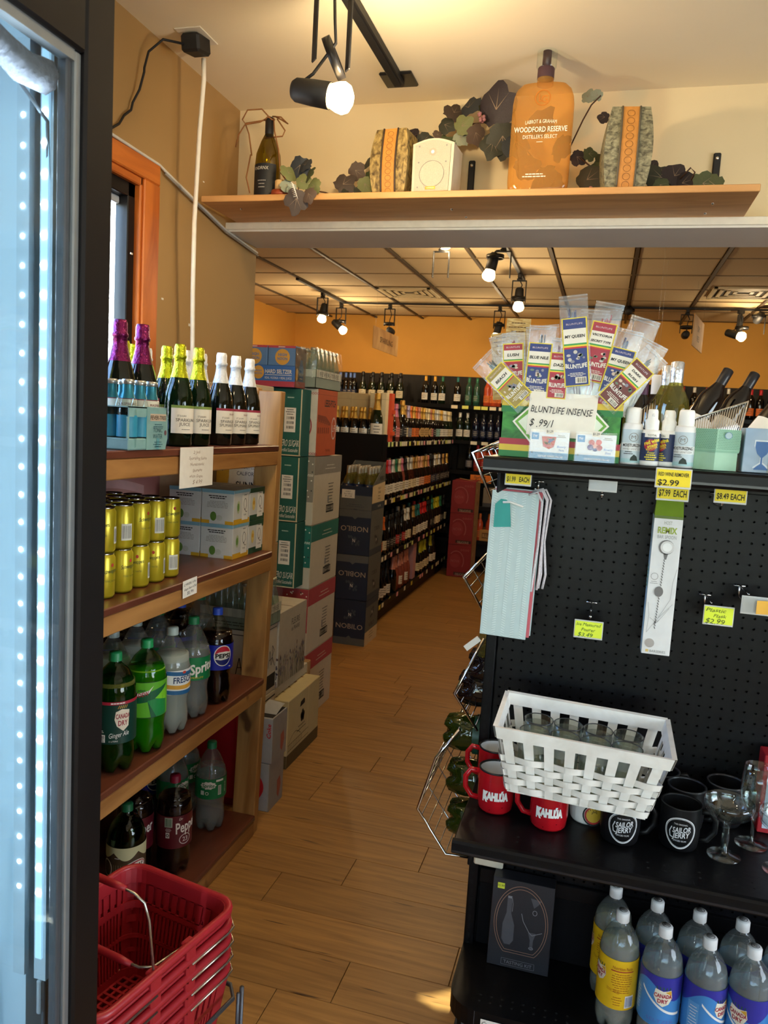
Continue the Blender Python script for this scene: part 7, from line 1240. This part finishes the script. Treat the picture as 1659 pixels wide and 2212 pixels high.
m.build('case_body', t); m = MB(); f = plane((0, -d, 0), (1, 0, 0), (0, 0, 1)); r = plane((a, 0, 0), (0, 1, 0), (0, 0, 1)); m.rect(f, -a, a, 0, .1, NG); m.poly(f, [(-.02, .004), (.02, .004), (0, -.0)], NV, .0004); m.lines(f, 0, .035, .14, 2, .014, NCR, .004); m.poly(r, [(-d, .05), (d, .05), (d, .19), (-d+.02, .175), (-d, .165)], CREAMB, .0004); m.rect(r, -d, d, 0, .045, mat('#2f3a46', .7), 1, .0006); m.text(r, 'NOBILO', .07, .22, .03, INK, .12); m.text(r, 'READY', .02, .15, .018, INK, .07); m.text(r, 'DRINK', .02, .122, .018, INK, .07); m.lines(r, .02, .095, .07, 2, .02, INK, .006); m.text(r, '12 x 750', .03, .022, .014, PAPER, .07, e=.001); m.build('printing', t)
NB = mat('#17264a', .5); q = MB(); mp = cyl(.0377, 0, -PI/2); q.rect(mp, -.08, .08, .10, .175, NB, 18); q.text(mp, 'NOBILO', 0, .125, .012, PAPER, .055); q.rect(mp, -.006, .006, .145, .168, NTX, 2, .0004); m = MB(); m.lathe(WPROF, WG, 16); c_ = MB(); c_.lathe([(.0157, .235), (.016, .27), (.0158, .297), (.0125, .30), (0, .30)], mat('#a8a294', .35, .5), 14); proto('nobilo', ('glass', m), ('capsule', c_), ('label', q))
for j in range(4):
    for i in range(3): spawn('nobilo', 'white_wine_bottle', 'white wine bottle in the cut-open case, %s row, %s from the left' % (ORD[j+1], ORD[i+1]), 'bottle', (-1.72+i*.0775, 5.262+j*.0755, .9815), 0, 'white wine bottles in the cut-open case')
note('white handwritten price card on the cut-open navy wine case', (-1.70, 5.2135, 1.115), .095, .06, ['NOBILO', 'Sauv Blanc', '$11.99'], PAPER, 0, 0, 'y', seed=3, big=2)
# ================================================================ sparkling wine run, back wall shelving
SX0, SX1, SY0, SY1 = -2.36, -1.60, 5.64, 8.62
t = thing('sparkling_gondola', 'long black shelving run of sparkling wine with pegboard end panel', 'shelving', (-1.98, 7.1, 0)); SO = Vector((-1.98, 7.1, 0))
def sb(name, x0, x1, y0, y1, z0, z1, mm, b=.002): q = MB(); q.box(x0-SO.x, x1-SO.x, y0-SO.y, y1-SO.y, z0, z1, mm, b); return q.build(name, t)
sb('core', -2.0, -1.96, SY0+.03, SY1, 0, 1.42, GBM); sb('end_panel', SX0, SX1+.035, SY0, SY0+.012, .1, 1.505, GB); sb('upright', SX1+.012, SX1+.037, SY0-.012, SY0+.03, 0, 1.507, GB); sb('end_post', SX1-.02, SX1+.035, SY1, SY1+.05, 0, 1.46, GB)
q = MB()
for i in range(26):
    for j in range(16): q.lathe([(0, -.0006), (.003, -.0006)], mat('#66666a', .5), 6, M=Matrix.Translation((SX0+.04+i*.0285-SO.x, SY0-.0002-SO.y, 1.47-j*.0285)) @ Matrix.Rotation(PI/2, 4, 'X'))
q.build('peg_holes', t)['kind'] = 'stuff'
LEV = (1.445, .995, .545, .16); TAGC = [mat(c, .6, 0, (40, .03)) for c in ('#e3dcc4', '#e3dcc4', '#d8d86a', '#e0d0b0', '#e8a0a8', '#d8c84a', '#e3dcc4', '#c8d88a')]; tgm = []
for c in TAGC: q = MB(); q.box(0, .0015, -.026, .026, -.036, 0, c); tgm.append(q.mesh('price_tag'))
R = random.Random(11)
for li, z in enumerate(LEV):
    sb('shelf_board', SX0 if li == 0 else -1.96, SX1-.004, SY0+.014, SY1-.002, z-.025, z, GBM); lip = sb('shelf_lip', SX1-.003, SX1+.002, SY0+.04, SY1-.002, z-.04, z+.004, GB)
    if li == 3: sb('kick_plate', SX1-.06, SX1-.05, SY0+.03, SY1-.01, 0, z-.03, mat('#2a1a14', .6))
    y = SY0+.2
    while y < SY1-.1:
        o = put('price_tag', R.choice(tgm), t, (SX1+.0025-SO.x, y-SO.y, z+.002)); 
        if R.random() < .12: o.rotation_euler = (.5, .25, 0)
        y += R.choice((.062, .062, .07, .1, .13) if li < 2 else (.09, .14, .2, .26))
SPP = [(0, .002), (.034, .001), (.0405, .006), (.041, .125), (.038, .155), (.028, .19), (.019, .222), (.0155, .25), (.015, .27)]
GLS = {'d': mat('#08080a', .07, 0, (10, .2), 0, .6), 'g': mat('#0d1c0e', .07, 0, (10, .2), 0, .6), 'r': clear('rose_glass', '#c87a6a', .05, 1.5, 1.0, .03, ('#a8584a', .6)), 'a': mat('#3a160c', .08, 0, (10, .2), 0, .6), 'b': mat('#0a1026', .07, 0, (10, .2), 0, .6), 'c': clear('straw_glass', '#c8bf7a', .05, 1.5, 1.0, .03, ('#7a7030', .5)), 't': mat('#244a3c', .1, 0, (10, .2), 0, .6), 'o': mat('#b8482a', .15, 0, (10, .2), 0, .6)}
FOI = {'gold': '#c39a45', 'cream': '#d3c39a', 'pink': '#c8708a', 'black': '#141416', 'tan': '#b0884a', 'lilac': '#a89ab8', 'orange': '#d8702a', 'rose': '#c8806a', 'silver': '#c9c6bc', 'red': '#c01f24', 'green': '#1f6a4a', 'peach': '#d8a07a', 'teal': '#1f6a68', 'lime': '#b8b41f', 'white': '#dcd8cc', 'blue': '#5a7ac0', 'yellow': '#e0a83a'}
LBL = {'black': '#1a1a1e', 'cream': '#d3c6a4', 'white': '#dcd6c8', 'grey': '#6a6870', 'orange': '#d06a2a', 'pink': '#c87a7a', 'teal': '#8ab0a8', 'peach': '#d8a890', 'navy': '#141e3a', 'red': '#a8262a', 'tan': '#c09a60', 'green': '#2a5a48', 'none': None}
def winep(gl, fo, lb, still=False):
    k = f'{gl}_{fo}_{lb}_{still}'
    if k in PROTO: return k
    fc = mat(FOI[fo], .35, .5 if fo in ('gold', 'silver', 'tan', 'cream') else .25, (90, .15), .3); m = MB(); m.lathe(WPROF if still else SPP, GLS[gl], 16); f_ = MB()
    if still: f_.lathe([(.0157, .235), (.016, .27), (.0158, .297), (.0125, .30), (0, .30)], fc, 14)
    else: f_.lathe([(.0265, .20), (.0215, .222), (.0175, .245), (.0165, .262), (.0192, .265), (.0196, .271), (.0178, .275), (.0178, .297), (.015, .304), (0, .305)], fc, 14)
    P_ = [('glass', m), ('foil', f_)]
    if LBL[lb]:
        q = MB(); r = .0377 if still else .0412; mp = cyl(r, 0, 0); c = mat(LBL[lb], .65, 0, (60, .05)); hi = mat('#3a342c' if lb not in ('black', 'navy', 'grey', 'green', 'red') else '#b9b0a0', .7)
        if lb == 'tan': q.disc(mp, 0, .08, .035, .042, c, 0, 20)
        else: q.rect(mp, -.045, .045, .04, .115, c, 10)
        q.lines(mp, 0, .098, .05, 3, .018, hi, .005); P_.append(('label', q))
    proto(k, *P_); return k
WD = {'d': 'dark', 'g': 'green', 'r': 'rosé', 'a': 'amber', 'b': 'blue', 'c': 'pale', 't': 'teal', 'o': 'orange'}
rows = [(0, 5.97, .101, ['dgold black', 'dcream black', 'rpink pink', 'dblack black', 'dgold black', 'dtan cream', 'dlilac grey', 'dorange orange', 'dgold orange', 'dorange orange', 'drose tan', 'dgold tan', 'dgold tan', 'dcream tan', 'dcream tan', 'drose pink', 'dgold black', 'dsilver teal', 'dsilver teal', 'dcream white', 'dgold white', 'gwhite white', 'gsilver white', 'gcream cream', 'gcream cream', 'gcream white']),
        (1, 5.76, .102, ['agold tan', 'dpink white', 'dred white', 'dpink white', 'dsilver white', 'dgreen white', 'dcream white', 'rpink cream', 'dblack white', 'asilver cream', 'asilver cream', 'dtan cream', 'dtan white', 'dpeach peach', 'dpeach peach', 'dtan orange', 'dtan orange', 'drose orange', 'dblack navy', 'dblack navy', 'dsilver navy', 'dcream black', 'dsilver black', 'dblack black', 'dtan black', 'dblack black', 'dgold black']),
        (2, 5.76, .102, ['dorange orange', 'dorange orange', 'dorange cream', 'dblack black', 'dblack black', 'dblack black', 'dblack red', 'dblack black', 'dblack red', 'dwhite cream', 'dwhite cream', 'dblack none', 'dtan cream', 'dteal white', 'dteal white', 'dred white', 'dred white', 'dred white', 'dblack none', 'dblack black', 'dgreen black', 'dlime cream', 'dlime cream', 'dlime cream', 'dgreen black', 'dblack black', 'dblack cream']),
        (3, 5.76, .10, ['dblack white', 'dblack white', 'dblack white', 'dblack white', 'dblack white', '', 'drose none', 'rrose none', 'rrose white', 'rrose none', 'rrose white', 'rrose none', '', '', '', 'dblack cream', 'dlime cream', 'dlime cream', 'dlime cream', 'dblack cream', '', 'dlime white', 'dblack white'])]
for li, y0, st, seq in rows:
    for k, s in enumerate(seq):
        if not s: continue
        g_, rest = s[0], s[1:]; fo, lb = rest.split(' ')
        spawn(winep(g_, fo, lb), 'sparkling_bottle', '%s bottle with %s foil, %s from the near end, %s sparkling shelf' % (WD[g_], fo, ORD[k+1] if k < 20 else '%dth' % (k+1), ('top', 'second', 'third', 'bottom')[li]), 'bottle', (SX1-.046-.006*(k % 2), y0+st*k, LEV[li]+.001), R.uniform(-.5, -.15), 'bottles on the %s sparkling shelf' % ('top', 'second', 'third', 'bottom')[li], 1.0 if li != 0 or k not in (0, 4) else 1.12)
    for k, s in enumerate(seq):      # second row, a little back
        if not s or li > 2 or k % 2: continue
        fo, lb = s[1:].split(' ')
        spawn(winep(s[0], fo, lb), 'sparkling_bottle', '%s-foiled bottle in the second row, %s sparkling shelf, place %s' % (fo, ('top', 'second', 'third')[li], ORD[k//2+1]), 'bottle', (SX1-.145, y0+st*k+.03, LEV[li]+.001), -.4, 'second-row bottles on the %s sparkling shelf' % ('top', 'second', 'third')[li])
t2 = thing('pink_gift_box', 'tall pink gift carton between rosé and lime-foiled bottles on the bottom shelf', 'box', (-1.66, 7.05, .161)); m = MB(); m.box(-.045, .045, -.05, .05, 0, .352, mat('#b8868a', .6), .002); m.build('carton', t2); m = MB(); m.box(-.0455, .0455, -.0505, .0505, .30, .303, mat('#8a5a60', .6)); m.build('lid_edge', t2)
# things standing at the near end on top
GC = winep('d', 'gold', 'white')
for j in range(2):
    for i in range(4): spawn(GC, 'small_sparkling_bottle', 'small gold-foiled bottle behind the pegboard end panel, %s row, %s from the left' % (('front', 'back')[j], ORD[i+1]), 'bottle', (-1.985+.073*i+.025*j, 5.70+.075*j, 1.446), -1.5, 'small gold-foiled bottles on the end', .84)
spawn(winep('g', 'gold', 'white'), 'champagne_bottle', 'large green champagne bottle with gold foil in front of a pale gift carton', 'bottle', (-1.672, 5.715, 1.446), -1.2, None, 1.2)
def gift(label, x0, x1, y0, y1, z1, c, band=None):
    t_ = thing('gift_carton', label, 'box', ((x0+x1)/2, (y0+y1)/2, 1.446)); a, d, h = (x1-x0)/2, (y1-y0)/2, z1-1.446; m = MB(); m.box(-a, a, -d, d, 0, h, c, .002); m.build('carton', t_); m = MB(); m.box(-a-.0008, a+.0008, -d-.0008, d+.0008, h*.86, h*.864, mat('#8a7a5a', .7)); m.build('lid_edge', t_)
    if band: m = MB(); r = plane((a, 0, 0), (0, 1, 0), (0, 0, 1)); m.rect(r, -d, d, h*.12, h*.22, band); m.box(a, a+.02, -d*.6, d*.6, h*.14, h*.22, band); m.box(a, a+.015, -.01, d*.8, h*.58, h*.66, band); m.build('ribbon', t_)
BEI = mat('#b8a47a', .8, 0, (30, .04)); gift('plain beige carton left of two behind the gold-foiled bottles', -2.085, -1.945, 5.90, 6.05, 1.815, BEI); gift('plain beige carton right of two behind the gold-foiled bottles', -1.943, -1.80, 5.90, 6.05, 1.812, BEI); gift('tall pale carton behind the large champagne bottle', -1.775, -1.665, 5.86, 5.96, 1.815, mat('#c3b490', .8, 0, (30, .04))); gift('cream gift carton beside the orange one', -1.66, -1.622, 5.78, 5.86, 1.82, mat('#d8c8a0', .7)); gift('bright orange gift carton with orange ribbons', -1.645, -1.602, 5.868, 5.95, 1.82, mat('#c8461c', .6), mat('#d0501f', .6))
# back wall shelving
t = thing('wall_shelving', 'black wall shelving along the back wall of the rear room', 'shelving', (-.3, 8.75, 0)); SO = Vector((-.3, 8.75, 0)); BX0, BX1 = -3.4, 3.0
sb('back_panel', BX0, BX1, 8.90, 8.94, 0, 2.16, mat('#1a1510', .7, 0, (30, .1))); q = MB()
for k in range(90): q.box(BX0+.02+k*.0705-SO.x, BX0+.024+k*.0705-SO.x, .1495, .15, 1.86, 2.15, mat('#0c0a08', .8))
q.build('panel_grooves', t)['kind'] = 'stuff'
for z in (1.83, 1.45, 1.12, .74, .36, .12):
    sb('shelf_board', BX0, BX1, 8.5, 8.90, z-.022, z, GBM); sb('shelf_lip', BX0, BX1, 8.492, 8.499, z-.04, z+.003, GB)
for x in (-3.0, -2.0, -1.08, -.16, .76, 1.68, 2.6): sb('upright', x-.015, x+.015, 8.88, 8.9, 0, 2.16, GB); 
for i, (x, c) in enumerate(((-1.61, 3), (-1.49, 2), (-1.36, 2), (-1.28, 2), (-1.19, 3), (-1.09, 6), (.3, 0), (.5, 2), (.7, 0))): q = MB(); q.box(x-.035-SO.x, x+.035-SO.x, -.2605, -.2585, 1.79, 1.825, TAGC[c]); q.build('price_tag', t)
for i, x in enumerate((-1.37, -1.25, -1.13)): q = MB(); q.box(x-.035-SO.x, x+.035-SO.x, -.2605, -.2585, 1.41, 1.445, TAGC[6]); q.build('price_tag', t)
bw = [(1.83, 'dblue navy', (-2.96, -2.90, -2.84, -2.80)), (1.83, 'gblack cream', (-2.69, -2.58, -2.47, -2.36, -2.25)), (1.83, 'dyellow white', (-1.96, -1.86)), (1.83, 'ggreen white', (-1.77,)), (1.83, 'dteal white', (-1.60,)), (1.83, 'tgreen green', (-1.475, -1.39)), (1.83, 'oorange orange', (-1.27, -1.23, -1.185, -1.145)), (1.83, 'dorange cream', (-1.08, -1.01, -.93)),
      (1.45, 'gwhite white', (-1.55, -1.47)), (1.45, 'bblack navy', (-1.37, -1.29, -1.21, -1.13, -1.05)), (1.12, 'dblack grey', (-1.42,)), (1.12, 'ored red', (-1.33, -1.26, -1.19, -1.12, -1.05)), (.36, 'oorange orange', (-1.25, -1.15)),
      (1.83, 'dred tan', (.08, .17, .52, .61, .72, .95)), (1.83, 'dwhite orange', (.28, .36, 1.06, 1.15, 1.25)), (1.83, 'dred orange', (1.36, 1.45)), (1.83, 'dwhite tan', (.44, .83, 1.55))]
nn = 0
for z, s, xs in bw:
    fo, lb = s[1:].split(' ')
    for k, x in enumerate(xs):
        nn += 1; st = not (s[0] == 'g' and fo == 'black'); spawn(winep(s[0], fo, lb, st), 'wine_bottle', '%s wine bottle with %s top, %s %s on the %s' % (WD[s[0]], fo, ORD[k+1], lb+'-labelled one' if lb != 'none' else 'one', {1.83: 'top back shelf', 1.45: 'second back shelf', 1.12: 'third back shelf', .36: 'low back shelf'}[z]), 'bottle', (x, 8.56+.02*(k % 2), z+.001), -PI/2+R.uniform(-.2, .2), 'wine bottles on the back wall', 1.0 if st else 1.05)
for k, x in enumerate((-2.63, -2.52, -2.41, -2.30)): spawn(winep('g', 'black', 'cream'), 'wine_bottle', 'dark cream-labelled bottle in the second row on the back wall, %s from the left' % ORD[k+1], 'bottle', (x, 8.68, 1.831), -PI/2, 'wine bottles on the back wall')
RB = mat('#8a1f26', .6, 0, (20, .06)); RB2 = mat('#b0605a', .6)
def pr_rb(m, f, r, a, d, h):
    m.rect(r, -d, d, 0, h, KRAFT, 1, .0003); m.ring(f, -.03, h*.5, .085, .11, .008, RB2, .0005, 30, -.6, 2.4); m.disc(f, -.04, h*.5, .06, .075, mat('#9a3036', .6), .0003, 24); m.text(f, 'NOVA', -.04, h*.5, .03, RB2, .09, e=.0007); m.rect(f, -.05, a-.01, .02, h*.15, mat('#3a1a14', .6)); m.text(f, 'DELICIOUS', .03, h*.087, .024, mat('#d8b8a0', .6), .12, e=.0008)
    for k in range(4): m.ring(f, .02+.025*k, h*.85, .009, .011, .003, RB2, .0005, 12)
    m.disc(r, -.05, h*.7, .02, .03, mat('#c8a878', .7), .0006, 10); m.disc(r, .03, h*.3, .03, .03, mat('#8a6438', .7), .0006, 10)
for z0, z1, lab in ((0, .345, 'red wine case with ring emblem, on the floor at the aisle end'), (.347, .682, 'red wine case with ring emblem, middle of its stack'), (.684, 1.03, 'red wine case with ring emblem, topmost with open cardboard flap')):
    t_ = case(lab, -1.515, -1.262, 8.17, 8.47, z0, z1, RB, pr_rb, group='red wine cases')
m = MB(); m.box(-.12, .12, -.02, .02, .348, .352, KRAFT, .001, Matrix.Rotation(.12, 4, 'Y')); m.build('open_flap', t_)
t_ = thing('price_sign', 'orange handwritten price card above the red wine cases', 'sign', (-1.265, 8.49, 1.085)); m = MB(); m.box(-.115, .115, -.002, 0, -.085, 0, mat('#e07a20', .6), .0005); m.build('card', t_); m = MB(); mp = plane((0, -.002, 0), (1, 0, 0), (0, 0, 1)); m.text(mp, 'Stella R', -.01, -.025, .026, INK, .13, shear=.2, wob=.1); m.text(mp, '$12.99', 0, -.06, .028, INK, .13, shear=.2, wob=.1); m.build('lettering', t_)
def pr_cr(m, f, r, a, d, h): m.rect(f, -a*.7, a*.7, h*.25, h*.75, mat('#6a4a28', .8)); m.text(f, 'BULLEIT', 0, h*.5, .035, mat('#c8a060', .7), a*1.2, e=.0008)
case('kraft crate with brown lettering on the low back shelf', -1.24, -1.06, 8.52, 8.8, .3615, .36+.125, mat('#a87c40', .8), pr_cr, seam=False); case('dull grey case on the back shelf beside the red wine cases', -1.23, -1.03, 8.52, 8.8, .742, .95, mat('#7a7060', .8), lambda m, f, r, a, d, h: m.rect(f, -a, a, 0, h*.2, DKGREY))
